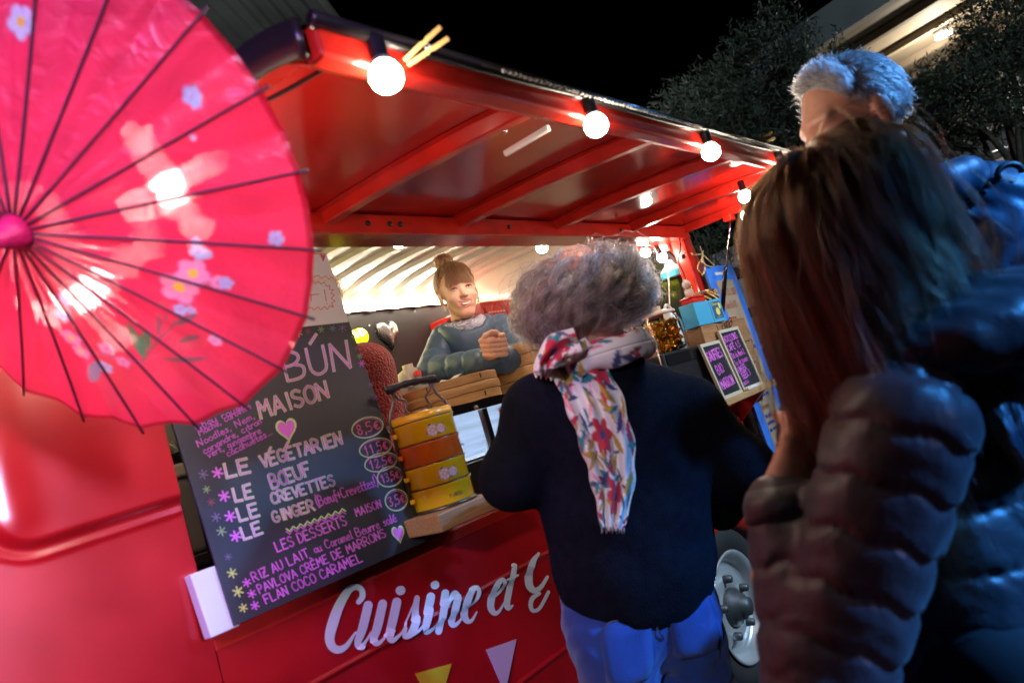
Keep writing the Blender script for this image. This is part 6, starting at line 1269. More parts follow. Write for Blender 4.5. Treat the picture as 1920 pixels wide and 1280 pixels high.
F = quilted(mid_s - Vector((0, 0, .06)), Vector((mid_s.x + .05, mid_s.y + .04, mid_s.z - .40)), rotm(ru, Vector((-ru.y, ru.x, 0)), Vector((0, 0, 1))), [(.105, .09), (.165, .112), (.185, .122), (.185, .125), (.18, .125)], .105, .0085, .008,
    [(sh_r + ru * .015, el_r, wr_r - (wr_r - el_r).normalized() * .01, .062, .060, .042), (sh_l - ru * .015, el_l, wr_l - (wr_l - el_l).normalized() * .01, .062, .060, .042)], .02)
rgv = np.random.default_rng(5)
def wrinkle(P, a=.0022, fr=46):
    return (a * np.sin(P[:, 0] * fr + 3 * np.sin(P[:, 2] * 31)) * np.sin(P[:, 1] * fr * .8 + 2 * np.sin(P[:, 0] * 27)) + a * .7 * np.sin(P[:, 0] * 95 - P[:, 1] * 80 + 4 * np.sin(P[:, 2] * 40))).astype(np.float32)
V_, F_ = F.mesh(0.0065, disp=lambda P: wrinkle(P, .0013, 46)); jk = mesh_obj('puffer_jacket', V_, F_, nylon, ven, 1)
# collar and checked scarf
nb = Lh(0, -.03, -.128)
def ring(c, rx, ry, rz_fun, tube_r, name, m_, par, n=48, fl=1.0, wob=0.0, col=None, squash=1.0):
    m = MB(); G = []
    for i in range(n):
        t = 2 * math.pi * i / n; d = r_ * math.sin(t) * rx + f_ * math.cos(t) * ry; dn = (r_ * math.sin(t) + f_ * math.cos(t)); p = c + d + u_ * rz_fun(t); row = []
        for j in range(16):
            a_ = 2 * math.pi * j / 16; rr_ = tube_r * (1 + wob * math.sin(7 * t + 2 * j) + wob * math.sin(13 * t + j)); row.append(p + dn * math.cos(a_) * rr_ * squash + u_ * math.sin(a_) * rr_ * fl)
        G.append(row)
    G.append(G[0]); m.grid(G, True, True); return m.build(name, m_, par)
check = mat('checked_scarf', (0.6, 0.6, 0.65), 0.9); nt = check.node_tree; tc = nt.nodes.new('ShaderNodeTexCoord'); ck = nt.nodes.new('ShaderNodeTexChecker'); ck.inputs['Scale'].default_value = 190; ck.inputs['Color1'].default_value = (.70, .70, .76, 1); ck.inputs['Color2'].default_value = (.05, .07, .20, 1); nt.links.new(tc.outputs['Object'], ck.inputs['Vector']); nt.links.new(ck.outputs['Color'], nt.nodes['Principled BSDF'].inputs['Base Color'])
ring(nb - u_ * .022, .070, .078, lambda t: -.012 * math.cos(t), .027, 'checked_scarf', check, ven, wob=.10, fl=1.2)
ring(nb - u_ * .004, .060, .066, lambda t: -.012 * math.cos(t), .014, 'patterned_scarf', mat('patterned_scarf', (0.30, 0.07, 0.05), 0.9, col2=(0.05, 0.05, 0.09), nscale=90), ven, wob=.12, fl=1.4)
ring(nb - u_ * .068, .102, .110, lambda t: .016 - .055 * max(0, math.cos(t)) ** 2, .026, 'jacket_collar', nylon, ven, fl=2.3, squash=.7, wob=.04)
for w_, e_ in ((wr_r, el_r), (wr_l, el_l)):
    d = (w_ - e_).normalized(); m = MB(); m.tube([w_ - d * .03, w_ - d * .005, w_ + d * .004], [.044, .042, .037], 16, cap=False); m.build('cuff', check, ven, solid=.003)

# ------------------------------------------------------------------ the person in red knitwear behind the board
kf = empty('person', (1.30, 1.95, 0.46), 0, 'person in a red knitted jumper with dark curly hair mostly hidden by the chalkboard', 'person')
kd = 2.42
k_sh = at(690, 690, depth=kd); k_hd = at(557, 580, depth=kd + .02); k_el = at(735, 830, depth=kd - .05); k_sh2 = at(560, 720, depth=kd + .1)
knit = mat('red_knit', (0.30, 0.022, 0.024), 0.9, sheen=.3); nt = knit.node_tree; tc = nt.nodes.new('ShaderNodeTexCoord'); vo = nt.nodes.new('ShaderNodeTexVoronoi'); vo.inputs['Scale'].default_value = 130; bp = nt.nodes.new('ShaderNodeBump'); bp.inputs['Strength'].default_value = 1.0; bp.inputs['Distance'].default_value = .01; bp.invert = True
nt.links.new(tc.outputs['Object'], vo.inputs['Vector']); nt.links.new(vo.outputs['Distance'], bp.inputs['Height']); nt.links.new(bp.outputs['Normal'], nt.nodes['Principled BSDF'].inputs['Normal'])
F = Field(); Lk, Rk, bk = head_field(F, k_hd, (-.3, .9, -.1), s=.95); kc = (k_sh + k_sh2) / 2
F.cap(Lk(0, -.035, -.165), kc, .05, .07, .03).cap(k_sh, k_sh2, .05, .05).cap(kc, kc - Vector((0, 0, .45)), .1, .12).chain([k_sh, k_el, k_el + Vector((-.05, .2, .03))], [.05, .04, .03])
for s in (-1, 1): F.cap(kc + Vector((.08 * s, 0, -.45)), Vector((kc.x + .09 * s, kc.y, .5)), .08, .05)
V_, F_ = F.mesh(.007); mesh_obj('body', V_, F_, skin, kf, 1)
F = Field(); F.cap(k_sh - Vector((0, 0, .01)), k_sh2, .075, .075, .05).cap(kc - Vector((0, 0, .06)), kc - Vector((0, 0, .5)), .15, .16, .06).chain([k_sh, k_el, k_el + Vector((-.05, .2, .03))], [.080, .072, .05], .04); F.cap(Lk(0, -.04, -.15), kc, .066, .09, .05)
V_, F_ = F.mesh(.008); mesh_obj('jumper', V_, F_, knit, kf, 2)
S = []
rgk = np.random.default_rng(8)
def curly(rg, n_clump, per, c, R, scal, shell, end_lo, end_hi, amp, turns, K=22, keep=lambda d: True, fr=.004):
    """locks that leave the scalp, follow a shell and curl; returns strands in local head axes"""
    S = []
    for q in range(n_clump):
        while True:
            d = rg.normal(0, 1, 3); d /= np.linalg.norm(d)
            if d[2] > -.35 and keep(d): break
        th0 = math.acos(d[2]); az = math.atan2(d[1], d[0]) + rg.normal(0, .05); th1 = rg.uniform(end_lo, end_hi); th1 = max(th1, th0 + .25); ph0 = rg.uniform(0, 6.28); tn = rg.uniform(*turns); am = amp * rg.uniform(.6, 1.3); lay_ = rg.uniform(.80, 1.04); daz = rg.normal(0, .12)
        for w in range(per):
            t = np.linspace(0, 1, K); th = th0 + (th1 - th0) * t ** 1.15 + rg.normal(0, .04) * t; a_ = az + daz * t + rg.normal(0, .035); g = 1 - np.exp(-t * 5.5); l2 = lay_ + rg.normal(0, .035)
            rad = scal[None] * (1 - g[:, None]) + shell[None] * l2 * g[:, None]
            p = np.stack([np.sin(th) * np.cos(a_), np.sin(th) * np.sin(a_), np.cos(th)], 1) * rad
            e = np.stack([-np.sin(a_) * np.ones(K) if np.ndim(a_) == 0 else -np.sin(a_), np.cos(a_) * np.ones(K) if np.ndim(a_) == 0 else np.cos(a_), np.zeros(K)], 1); nn = p / np.linalg.norm(p, axis=1, keepdims=True)
            wob = am * g; p = p + e * (wob * np.cos(ph0 + tn * 6.28 * t))[:, None] + nn * (wob * np.sin(ph0 + tn * 6.28 * t))[:, None] + rg.normal(0, fr, 3) * t[:, None] + np.cumsum(rg.normal(0, fr * .28, (K, 3)), 0)
            S.append(p)
    return np.array(S)
def to_world(S, c, r, f, u): return np.array(c) + S[..., 0:1] * np.array(r) + S[..., 1:2] * np.array(f) + S[..., 2:3] * np.array(u)
dark_h = hair_mat('dark_brown_hair', [(0, (0.03, 0.015, 0.01)), (1, (0.14, 0.07, 0.04))], .4)
S = curly(rgk, 150, 14, None, None, np.array([.078, .098, .092]), np.array([.125, .14, .13]), 1.9, 2.4, .010, (2, 4)); hair_obj('hair', to_world(S, Lk(0, -.014, .03), bk[1], bk[0], bk[2]), .0007, .0003, dark_h, kf)

# ------------------------------------------------------------------ customer with grey curls and a flowered scarf, seen from behind
D1 = 1.62
w1 = empty('person', (1.36, 0.88, 0), 0, 'grey curly haired woman in a navy jumper and jeans standing at the counter', 'person')
f1 = Vector((.58, .80, -.08)); h1 = at(1092, 560, depth=D1 + .01)
F = Field(); L1, R1, b1 = head_field(F, h1, f1, s=.97)
s_l, s_r = at(1000, 770, depth=1.60), at(1296, 768, depth=1.68); e_l, e_r = at(958, 898, depth=1.60), at(1396, 880, depth=1.66); wl_, wr_ = at(1010, 860, depth=1.86), at(1350, 968, depth=1.86)
c1 = at(1150, 800, depth=1.64); h_1 = at(1192, 1120, depth=1.68)
F.cap(L1(0, -.035, -.16), c1 + Vector((0, 0, .05)), .05, .07, .04).cap(s_l, s_r, .05, .05, .05).cap(c1, h_1, .09, .09, .05).chain([s_l, e_l, wl_], [.05, .04, .026]).chain([s_r, e_r, wr_], [.05, .04, .026])
rt1 = Vector((b1[1].x, b1[1].y, 0)).normalized(); feet = []
for s in (-1, 1):
    hp = h_1 + rt1 * .088 * s - Vector((0, 0, .03)); kn = Vector((hp.x + .02 * f1.x + .005 * s, hp.y + .02 * f1.y, .45)); an = Vector((hp.x - .01, hp.y - .02, .09)); feet.append((hp, kn, an)); F.chain([hp, kn, an, an + f1 * .13 - Vector((0, 0, .04))], [.07, .05, .036, .035])
hand_field(F, wl_, f1 + Vector((0, 0, -.1)), Vector((0, 0, -1)), .08, .5, 1); hand_field(F, wr_, f1 * .4 - rt1, Vector((0, 0, -1)), .08, .8, -1)
V_, F_ = F.mesh(.0065); mesh_obj('body', V_, F_, skin2, w1, 1)
navy = mat('navy_wool', (0.0045, 0.0052, 0.009), 0.95, spec=.12, bump=.4, bscale=260, noise=.3, nscale=50)
F = Field(); up1 = (c1 - h_1).normalized(); R1t = rotm(rt1, up1.cross(rt1), up1)
F.ell(c1 + up1 * .01, (.195, .125, .15), R1t, .05).ell(at(1175, 930, depth=1.66), (.200, .135, .17), R1t, .06).ell(at(1190, 1050, depth=1.67), (.193, .138, .19), R1t, .05)
F.cap(s_l + rt1 * .015, s_r - rt1 * .015, .062, .062, .05).cap(L1(0, -.035, -.175), c1 + up1 * .07, .062, .085, .05)
F.chain([s_l + rt1 * .01, e_l, wl_ - (wl_ - e_l) * .12], [.072, .060, .042], .045).chain([s_r - rt1 * .01, e_r, wr_ - (wr_ - e_r) * .12], [.074, .064, .045], .045)
hem = at(1185, 1160, depth=1.67)
def folds(P):
    a_ = np.array(up1, np.float32); h = P @ a_; s = P @ np.array(rt1, np.float32); return (.003 * np.sin(s * 30 + 5 * np.sin(h * 9)) * np.sin(h * 12 + 2 * np.sin(s * 11)) + .0012 * np.sin(h * 52 + 6 * s)).astype(np.float32)
V_, F_ = F.mesh(.007, disp=folds, clip=lambda P: (np.array(hem, np.float32) - P) @ np.array(up1 + rt1 * .03, np.float32)); sw = mesh_obj('jumper', V_, F_, navy, w1, 2)
denim = mat('blue_denim', (0.012, 0.052, 0.23), 0.85, col2=(0.007, 0.030, 0.15), nscale=18, bump=.35, bscale=420, sheen=.2)
F = Field(); F.ell(h_1 - up1 * .0, (.172, .118, .16), R1t, .05)
for hp, kn, an in feet: F.chain([hp - Vector((0, 0, .02)), kn, an], [.092, .073, .062], .035)
F.ell(h_1 - up1 * .09 - b1[0] * .055 + rt1 * .075, (.085, .06, .095), R1t, .03).ell(h_1 - up1 * .09 - b1[0] * .055 - rt1 * .075, (.085, .06, .095), R1t, .03)
V_, F_ = F.mesh(.0075, disp=lambda P: (.0042 * np.sin(P[:, 2] * 48 + 6 * np.sin(P[:, 0] * 17 + P[:, 1] * 11)) * np.clip(np.sin(P[:, 2] * 9 + P[:, 0] * 14), 0, 1) + .0022 * np.sin(P[:, 2] * 95 + 7 * np.sin(P[:, 0] * 30))).astype(np.float32)); jn = mesh_obj('jeans', V_, F_, denim, w1, 1)
dg = bpy.context.evaluated_depsgraph_get(); dg.update()
from mathutils.bvhtree import BVHTree
jb = BVHTree.FromObject(jn, dg)
def on_jeans(p, lift=.003):
    h = jb.find_nearest(Vector(p)); return h[0] + h[1] * lift
thread = mat('seam_thread', (0.10, 0.09, 0.10), .8)
for s in (-1, 1):
    pc_ = h_1 - up1 * .075 - b1[0] * .13 + rt1 * .085 * s; G = [[on_jeans(pc_ + rt1 * u * .062 + up1 * v) for u in (-1, -.6, -.2, .2, .6, 1)] for v in (.065, .02, -.03, -.06)]; G.append([on_jeans(pc_ + rt1 * u * .045 + up1 * -.078) for u in (-1, -.6, -.2, .2, .6, 1)])
    m = MB(); m.grid(G); m.build('back_pocket', denim, jn, solid=.003)
    m = MB(); m.tube([Vector(p) - b1[0] * .002 for p in G[0]], .0012, 5); m.build('pocket_seam', thread, jn)
m = MB(); m.tube([on_jeans(h_1 - b1[0] * .2 + up1 * (.05 - .02 * k), .002) for k in range(9)], .0016, 5); m.build('centre_seam', thread, jn)
shoe = mat('dark_shoe', (0.02, 0.02, 0.022), .5)
for hp, kn, an in feet:
    F = Field(); F.cap(an + Vector((0, 0, -.03)) - f1 * .02, Vector((an.x, an.y, .035)) + Vector((f1.x, f1.y, 0)) * .16, .045, .034, .03).cap(Vector((an.x, an.y, .04)) - Vector((f1.x, f1.y, 0)) * .05, Vector((an.x, an.y, .035)), .038, .038, .03); V_, F_ = F.mesh(.009); mesh_obj('shoe', V_, F_, shoe, w1, 1)
grey_h = hair_mat('grey_curly_hair', [(0, (0.055, 0.038, 0.026)), (.45, (0.21, 0.16, 0.122)), (.8, (0.45, 0.37, 0.295)), (1, (0.68, 0.58, 0.48))], .32)
rg1 = np.random.default_rng(21)
S = curly(rg1, 360, 36, None, None, np.array([.074, .094, .085]), np.array([.146, .142, .112]), 1.75, 2.62, .0150, (1.2, 2.6), K=26, fr=.0016)
S2 = curly(rg1, 700, 1, None, None, np.array([.074, .094, .085]), np.array([.165, .158, .126]), 1.3, 2.5, .009, (1, 3), K=26, fr=.007)
up_h = Vector((.03, .0, 1)).normalized(); fh, rh, uh = basis(f1, (0.0, 0.0, 1.0))
hcw = at(1092, 556, depth=D1)
hair_obj('hair', to_world(np.concatenate([S, S2]), hcw, rh, fh, uh), .00055, .00025, grey_h, w1)
# the scarf: a loop round the neck and one long end down the back, draped on the jumper
dg = bpy.context.evaluated_depsgraph_get(); dg.update()
from mathutils.bvhtree import BVHTree
swb = BVHTree.FromObject(sw, dg)
def drape(px, py, lift, dflt):
    d = Vector(ray(px, py)).normalized(); h = swb.ray_cast(Vector((0, 0, CAMZ)), d)
    dist = (h[0] - Vector((0, 0, CAMZ))).length if h[0] is not None else dflt
    return Vector((0, 0, CAMZ)) + d * (dist - lift)
WHITE = np.array((0.74, 0.70, 0.62)); TEAL = (0.015, 0.20, 0.19); REDP = (0.45, 0.02, 0.045); MUST = (0.45, 0.27, 0.02); PINKP = (0.70, 0.30, 0.30); INK = (0.03, 0.05, 0.14); OR = (.70, .28, .05)
def print_on(U, Vv, seed):
    """leaves, petals and blossoms in cloth metres"""
    rg = np.random.default_rng(seed); C_ = np.tile(WHITE, U.shape + (1,)).astype(float)
    um, vm = U.max(), Vv.max(); n = int(um * vm / 0.00062)
    for q in range(n):
        cx, cy = rg.uniform(0, um), rg.uniform(0, vm); a_ = rg.uniform(0, 6.28); L = rg.uniform(.016, .032); W = L * rg.uniform(.20, .36); col = np.array([TEAL, REDP, MUST, PINKP, INK, TEAL, (.22, .02, .03), MUST][rg.integers(8)])
        dx = U - cx; dy = Vv - cy; u = dx * math.cos(a_) + dy * math.sin(a_); v = -dx * math.sin(a_) + dy * math.cos(a_) + 6 * u * u * rg.normal(0, 1)
        w = np.clip((W * (1 - (u / L) ** 2) - np.abs(v)) / .0012, 0, 1)[..., None]; C_ = C_ * (1 - w) + col * w
    for q in range(max(1, int(um * vm / .024))):
        cx, cy = rg.uniform(.15, .85) * um, (q + .5) / max(1, int(um * vm / .024)) * vm
        for k in range(6):
            a_ = k * 1.05 + rg.uniform(0, .2); L = .020; dx = U - cx - L * math.cos(a_); dy = Vv - cy - L * math.sin(a_); u = dx * math.cos(a_) + dy * math.sin(a_); v = -dx * math.sin(a_) + dy * math.cos(a_); w = np.clip((1.05 - np.hypot(u / .021, v / .0115)) / .12, 0, 1)[..., None]; C_ = C_ * (1 - w) + np.array((.50, .015, .04)) * w
        w = np.clip((.010 - np.hypot(U - cx, Vv - cy)) / .0012, 0, 1)[..., None]; C_ = C_ * (1 - w) + np.array(INK) * w
    return C_
scm = vcol_mat('flowered_scarf', .85, bump=.15, bscale=500, sheen=.2)
scf = empty('flowered_scarf', at(1095, 680, depth=1.5)); parent_keep(scf, w1)
def cloth(name, P, U, Vv, seed):
    m = MB(); m.grid(P); o = m.build(name, scm, scf, solid=.0018); c = print_on(U, Vv, seed); a_ = o.data.color_attributes.new('print', 'FLOAT_COLOR', 'POINT'); a_.data.foreach_set('color', np.concatenate([np.clip(c, 0, 1), np.ones(U.shape + (1,))], -1).reshape(-1).astype(np.float32)); return o
def strip(name, cl_, hw, seed, lift0=.008, foldn=3, foldamp=.010, nu=46, nv=150, dflt=1.5, width=.20):
    c = np.array(smooth_poly(cl_, 24)); hwv = np.interp(np.linspace(0, 1, len(c)), np.linspace(0, 1, len(hw)), hw); iv = np.linspace(0, len(c) - 1, nv)
    cx = np.interp(iv, range(len(c)), c[:, 0]); cy = np.interp(iv, range(len(c)), c[:, 1]); hv = np.interp(iv, range(len(c)), hwv); tx = np.gradient(cx); ty = np.gradient(cy); tl = np.hypot(tx, ty); nx, ny = -ty / tl, tx / tl
    P = np.zeros((nv, nu, 3)); U = np.zeros((nv, nu)); W = np.zeros((nv, nu)); arc_ = np.concatenate([[0], np.cumsum(np.hypot(np.diff(cx), np.diff(cy)))]) * 1.5 / FPX
    for i in range(nv):
        for j in range(nu):
            s = -1 + 2 * j / (nu - 1); e = 1 + .05 * math.sin(i * .21 + s * 3) * abs(s)
            lift = lift0 + foldamp * (1 + math.sin(s * foldn * math.pi + .8 * math.sin(i * .045) + seed)) + .003 * math.sin(i * .17 + s * 9) - .006 * abs(s) ** 6
            P[i, j] = drape(cx[i] - nx[i] * hv[i] * s * e, cy[i] - ny[i] * hv[i] * s * e + (6 * math.sin(j * .9) if i == nv - 1 else 0), lift, dflt); U[i, j] = width * j / (nu - 1); W[i, j] = arc_[i]
    return cloth(name, P, U, W, seed)
strip('hanging_end', [(1062, 652), (1092, 705), (1122, 775), (1143, 850), (1150, 920), (1148, 990)], [40, 51, 53, 49, 38, 20], 3, width=.21)
strip('short_end', [(1085, 640), (1050, 655), (1028, 680), (1022, 706)], [28, 32, 25, 20], 17, lift0=.02, foldn=2, nv=60, nu=30, width=.12)
# fringe at the end
m = MB()
for k in range(26):
    a_ = drape(1128 + k * 1.7, 986 + 5 * math.sin(k), .012, 1.5); b_ = drape(1128 + k * 1.75 + random.uniform(-2, 2), 996 + 4 * math.sin(k * 1.3), .010, 1.5); m.tube([a_, b_], .0009, 4)
m.build('fringe', mat('scarf_fringe', tuple(WHITE), .9), scf)['kind'] = 'stuff'
nbase = L1(0, -.035, -.138)
G = []; U = []; W = []; n = 120; mm_ = 40
for i in range(n):
    t = 2 * math.pi * i / (n - 1); dn = rh * math.sin(t) + fh * math.cos(t); p = nbase + rh * math.sin(t) * .083 + fh * math.cos(t) * .080 + uh * (.006 * math.cos(t) - .004); row = []
    for j in range(mm_):
        a_ = 2 * math.pi * j / (mm_ - 1); rr_ = .0235 * (1 + .10 * math.sin(5 * t + 3 * math.sin(a_)) + .10 * math.sin(3 * a_ + 4 * t)); row.append(p + dn * math.cos(a_) * rr_ * .8 + uh * math.sin(a_) * rr_ * 1.25)
    G.append(row)
U, W = np.meshgrid(np.linspace(0, .52, n), np.linspace(0, .17, mm_), indexing='ij'); cloth('neck_loop', np.array([[list(p) for p in r] for r in G]), W, U, 12)

# ------------------------------------------------------------------ brown haired woman in the dark puffer, close to the camera
w2 = empty('person', (1.15, 0.25, 0), 0, 'woman with long brown hair in a dark quilted jacket, back to the camera', 'person')
D2 = 1.0
h2 = at(1562, 440, depth=D2); f2 = Vector((-.58, .80, -.22)); F = Field(); L2, R2, b2 = head_field(F, h2, f2, (0.0, .05, 1), s=.95)
a_sh, a_el, a_wr = at(1690, 800, depth=.90), at(1545, 1290, depth=.92), at(1462, 925, depth=.99); b_sh = at(1560, 760, depth=1.20); t_c = at(1690, 850, depth=1.08); t_h = Vector((t_c.x - .02, t_c.y + .02, .78))
F.cap(L2(0, -.035, -.16), at(1640, 700, depth=1.05), .05, .07, .04).cap(a_sh, b_sh, .05, .05, .05).cap(t_c + Vector((0, 0, .1)), t_h, .11, .13, .05).chain([a_sh, a_el, a_wr], [.045, .038, .026]).chain([b_sh, b_sh + Vector((-.05, .1, -.25)), b_sh + Vector((-.2, .1, -.2))], [.045, .038, .026])
hand_field(F, a_wr, at(1492, 860, depth=1.0) - a_wr, Vector((.3, .8, 0)), .075, 1.1, 1)
for s in (-1, 1): F.chain([t_h + Vector((.07 * s, .05 * s, 0)), Vector((t_h.x + .08 * s, t_h.y + .06 * s, .42)), Vector((t_h.x + .08 * s, t_h.y + .06 * s, .08)), Vector((t_h.x + .08 * s - .07, t_h.y + .06 * s + .1, .05))], [.09, .06, .045, .04])
V_, F_ = F.mesh(.0065); mesh_obj('body', V_, F_, skin2, w2, 1)
puff_dark = mat('plum_black_nylon', (0.040, 0.034, 0.042), 0.44, noise=.15, nscale=9, bump=.25, bscale=45, sheen=.1)
F = Field(); axt = (t_c - t_h).normalized(); ff = Vector((f2.x, f2.y, 0)).normalized(); rr2 = ff.cross(Vector((0, 0, 1)))
F = quilted(t_c + Vector((0, 0, .06)), t_h + Vector((0, 0, .0)), rotm(rr2, ff, Vector((0, 0, 1))), [(.125, .11), (.16, .13), (.17, .135), (.175, .135), (.175, .135)], .072, .0065, .0060,
    [(a_sh, a_el, a_wr - (a_wr - a_el).normalized() * .02, .078, .068, .043), (b_sh, b_sh + Vector((-.05, .1, -.25)), None, .075, .065, 0)], .02)
V_, F_ = F.mesh(.0045, disp=lambda P: wrinkle(P, .0010, 34)); mesh_obj('quilted_jacket', V_, F_, puff_dark, w2, 1)
F = Field(); hcn = L2(0, -.05, -.19)
for i in range(14):
    t = 2 * math.pi * i / 14; t2 = 2 * math.pi * (i + 1) / 14; q = lambda t: hcn + b2[1] * math.sin(t) * .105 + b2[0] * math.cos(t) * .10 + Vector((0, 0, .02 * math.cos(t) - .015)); F.cap(q(t), q(t2), .036 + .012 * (math.cos(t) < -.3), .036 + .012 * (math.cos(t2) < -.3), .02)
F.ell(hcn - b2[0] * .12 - Vector((0, 0, .07)), (.13, .06, .10), R2, .03).cap(hcn, t_c + Vector((0, 0, .05)), .085, .12, .05); V_, F_ = F.mesh(.0065, disp=lambda P: wrinkle(P, .0018, 40)); mesh_obj('hood', V_, F_, puff_dark, w2, 1)
m = MB(); d = (a_wr - a_el).normalized(); m.tube([a_wr - d * .035, a_wr - d * .01, a_wr + d * .006], [.050, .048, .040], 18, cap=False); m.build('cuff', puff_dark, w2, solid=.006)
F = Field()
for s in (-1, 1): F.chain([t_h + Vector((.07 * s, .05 * s, .05)), Vector((t_h.x + .08 * s, t_h.y + .06 * s, .42)), Vector((t_h.x + .08 * s, t_h.y + .06 * s, .09))], [.105, .075, .06])
V_, F_ = F.mesh(.009); mesh_obj('trousers', V_, F_, mat('black_trousers', (.012, .012, .014), .8), w2, 1)
for s in (-1, 1):
    F = Field(); an = Vector((t_h.x + .08 * s, t_h.y + .06 * s, .05)); F.cap(an - ff * .04, an + ff * .15 - Vector((0, 0, .012)), .045, .036, .03); V_, F_ = F.mesh(.009); mesh_obj('shoe', V_, F_, shoe, w2, 1)
long_h = hair_mat('long_brown_hair', [(0, (0.014, 0.005, 0.0018)), (.55, (0.040, 0.013, 0.004)), (.88, (0.12, 0.042, 0.013)), (1, (0.24, 0.10, 0.038))], .20, .3)
rg2 = np.random.default_rng(31)
def straight(n_clump, per, rng_len, scal, lift, az_fun, K=22, wave=.010, spread=.012, grav=1.0, fwdpull=0.0):
    S = []
    for q in range(n_clump):
        az, th0 = az_fun(); L = rng_len(az); ph0 = rg2.uniform(0, 6.28, 3); lf = lift * rg2.uniform(.5, 1.5); sd0 = rg2.normal(0, spread, 3) * np.array([1, 1, .3])
        for w in range(per):
            a_ = az + rg2.normal(0, .035); th_ = th0 + rg2.normal(0, .035); p = np.array([math.sin(th_) * math.cos(a_), math.sin(th_) * math.sin(a_), math.cos(th_)]); pts = []; th = th_; fall = None; st_ = L * rg2.uniform(.88, 1.05) / (K - 1); side = sd0 + rg2.normal(0, spread * .35, 3)
            cur = None
            for i in range(K):
                t = i / (K - 1)
                if fall is None:
                    rad = scal * (1 + lf * min(1, t * 6)); pos = np.array([math.sin(th) * math.cos(a_), math.sin(th) * math.sin(a_), math.cos(th)]) * rad; pts.append(pos); th += st_ / float(np.mean(rad))
                    if th > 1.62: fall = pos; vel = np.array([0.0, fwdpull * max(0, math.sin(a_)), -1.0]); vel /= np.linalg.norm(vel)
                else: fall = fall + vel * st_; pts.append(fall)
            P = np.array(pts); t = np.linspace(0, 1, K)[:, None]; P = P + side * t ** .8 + wave * t * np.stack([np.sin(ph0[0] + 7 * t[:, 0]), np.sin(ph0[1] + 6 * t[:, 0]), 0 * t[:, 0]], 1) + rg2.normal(0, .002, 3) * t; S.append(P)
    return np.array(S)
scal2 = np.array([.080, .100, .095]); L2o = L2(0, -.012, .03)
def azA():     # near side and front, left of the figure (local -x is her left, towards the camera)
    return rg2.uniform(math.pi * .48, math.pi * .86), math.acos(rg2.uniform(.12, .995))
def azB(): return rg2.uniform(math.pi * .84, math.pi * 1.75), math.acos(rg2.uniform(.05, .995))
def azC(): return rg2.uniform(-.3, math.pi * .55), rg2.uniform(.05, 1.4)
SA = straight(260, 14, lambda a: rg2.uniform(.40, .54), scal2, .16, azA, wave=.009, spread=.016, fwdpull=-.13)
SB = straight(460, 14, lambda a: rg2.uniform(.16, .25), scal2, .11, azB, wave=.010, spread=.013); SF = straight(160, 1, lambda a: rg2.uniform(.2, .42), scal2, .30, lambda: (rg2.uniform(math.pi * .45, math.pi * 1.75), math.acos(rg2.uniform(.05, .995))), wave=.022, spread=.02); SB2 = straight(22, 16, lambda a: rg2.uniform(.38, .50), scal2, .26, lambda: (rg2.uniform(math.pi * 1.3, math.pi * 1.7), rg2.uniform(.5, 1.5)), wave=.016, spread=.014)
SC = straight(90, 18, lambda a: rg2.uniform(.30, .40), scal2, .14, azC, wave=.010, spread=.012)
f2h, r2h, u2h = basis(f2, (0.0, .0, 1.0)); 
hair_obj('hair', to_world(np.concatenate([SA, SB, SB2, SC, SF]), L2o, b2[1], b2[0], Vector((0, 0, 1))), .00055, .0003, long_h, w2)
F = Field(); F.ell(L2o, (.080, .102, .094), R2); V_, F_ = F.mesh(.006, clip=lambda P: ((P - np.array(L2(0, .055, .0), np.float32)) @ np.array(b2[0] * .9 - b2[2] * .45, np.float32))); mesh_obj('hair_base', V_, F_, mat('dark_hair_base', (0.018, 0.008, 0.004), .8), w2)

# ------------------------------------------------------------------ grey haired man behind her
mn = empty('person', (1.62, 0.25, 0), 0, 'man with short grey hair in a blue jacket behind the brown haired woman', 'person')
D3 = 1.46; h3 = at(1600, 228, depth=D3); f3 = Vector((-.66, .72, -.12)); F = Field(); L3, R3, b3 = head_field(F, h3, f3, s=1.05)
m_c = at(1790, 560, depth=1.60); m_s1 = at(1850, 400, depth=1.46); m_s2 = at(1650, 440, depth=1.85); m_h = Vector((m_c.x, m_c.y, .88)); m_e = at(1930, 760, depth=1.40)
F.cap(L3(0, -.035, -.165), m_c + Vector((0, 0, .14)), .056, .08, .04).cap(m_s1, m_s2, .06, .06, .05).cap(m_c + Vector((0, 0, .1)), m_h, .13, .14, .05).chain([m_s1, m_e, m_e + Vector((-.15, .15, -.05))], [.055, .042, .03]).chain([m_s2, m_s2 + Vector((.05, .08, -.28)), m_s2 + Vector((-.1, .2, -.3))], [.055, .042, .03])
hand_field(F, m_e + Vector((-.15, .15, -.05)), f3, Vector((0, 0, -1)), .09, .8)
for s in (-1, 1): F.chain([m_h + Vector((.07 * s, .06 * s, 0)), Vector((m_h.x + .09 * s, m_h.y + .08 * s, .47)), Vector((m_h.x + .09 * s, m_h.y + .08 * s, .08)), Vector((m_h.x + .09 * s - .08, m_h.y + .08 * s + .1, .05))], [.10, .065, .05, .045])
V_, F_ = F.mesh(.0065); mesh_obj('body', V_, F_, skin2, mn, 1)
bluej = mat('blue_nylon', (0.040, 0.085, 0.14), 0.48, noise=.15, nscale=7, bump=.25, bscale=30)
F = Field(); fm = Vector((f3.x, f3.y, 0)).normalized(); rm = fm.cross(Vector((0, 0, 1)))
F = quilted(m_c + Vector((0, 0, .13)), m_h + Vector((0, 0, .02)), rotm(rm, fm, Vector((0, 0, 1))), [(.16, .11), (.20, .14), (.21, .15), (.215, .15), (.21, .15)], .14, .012, .022,
    [(m_s1, m_e, m_e + Vector((-.14, .14, -.05)), .088, .074, .052), (m_s2, m_s2 + Vector((.05, .08, -.28)), None, .088, .074, 0)], .06)
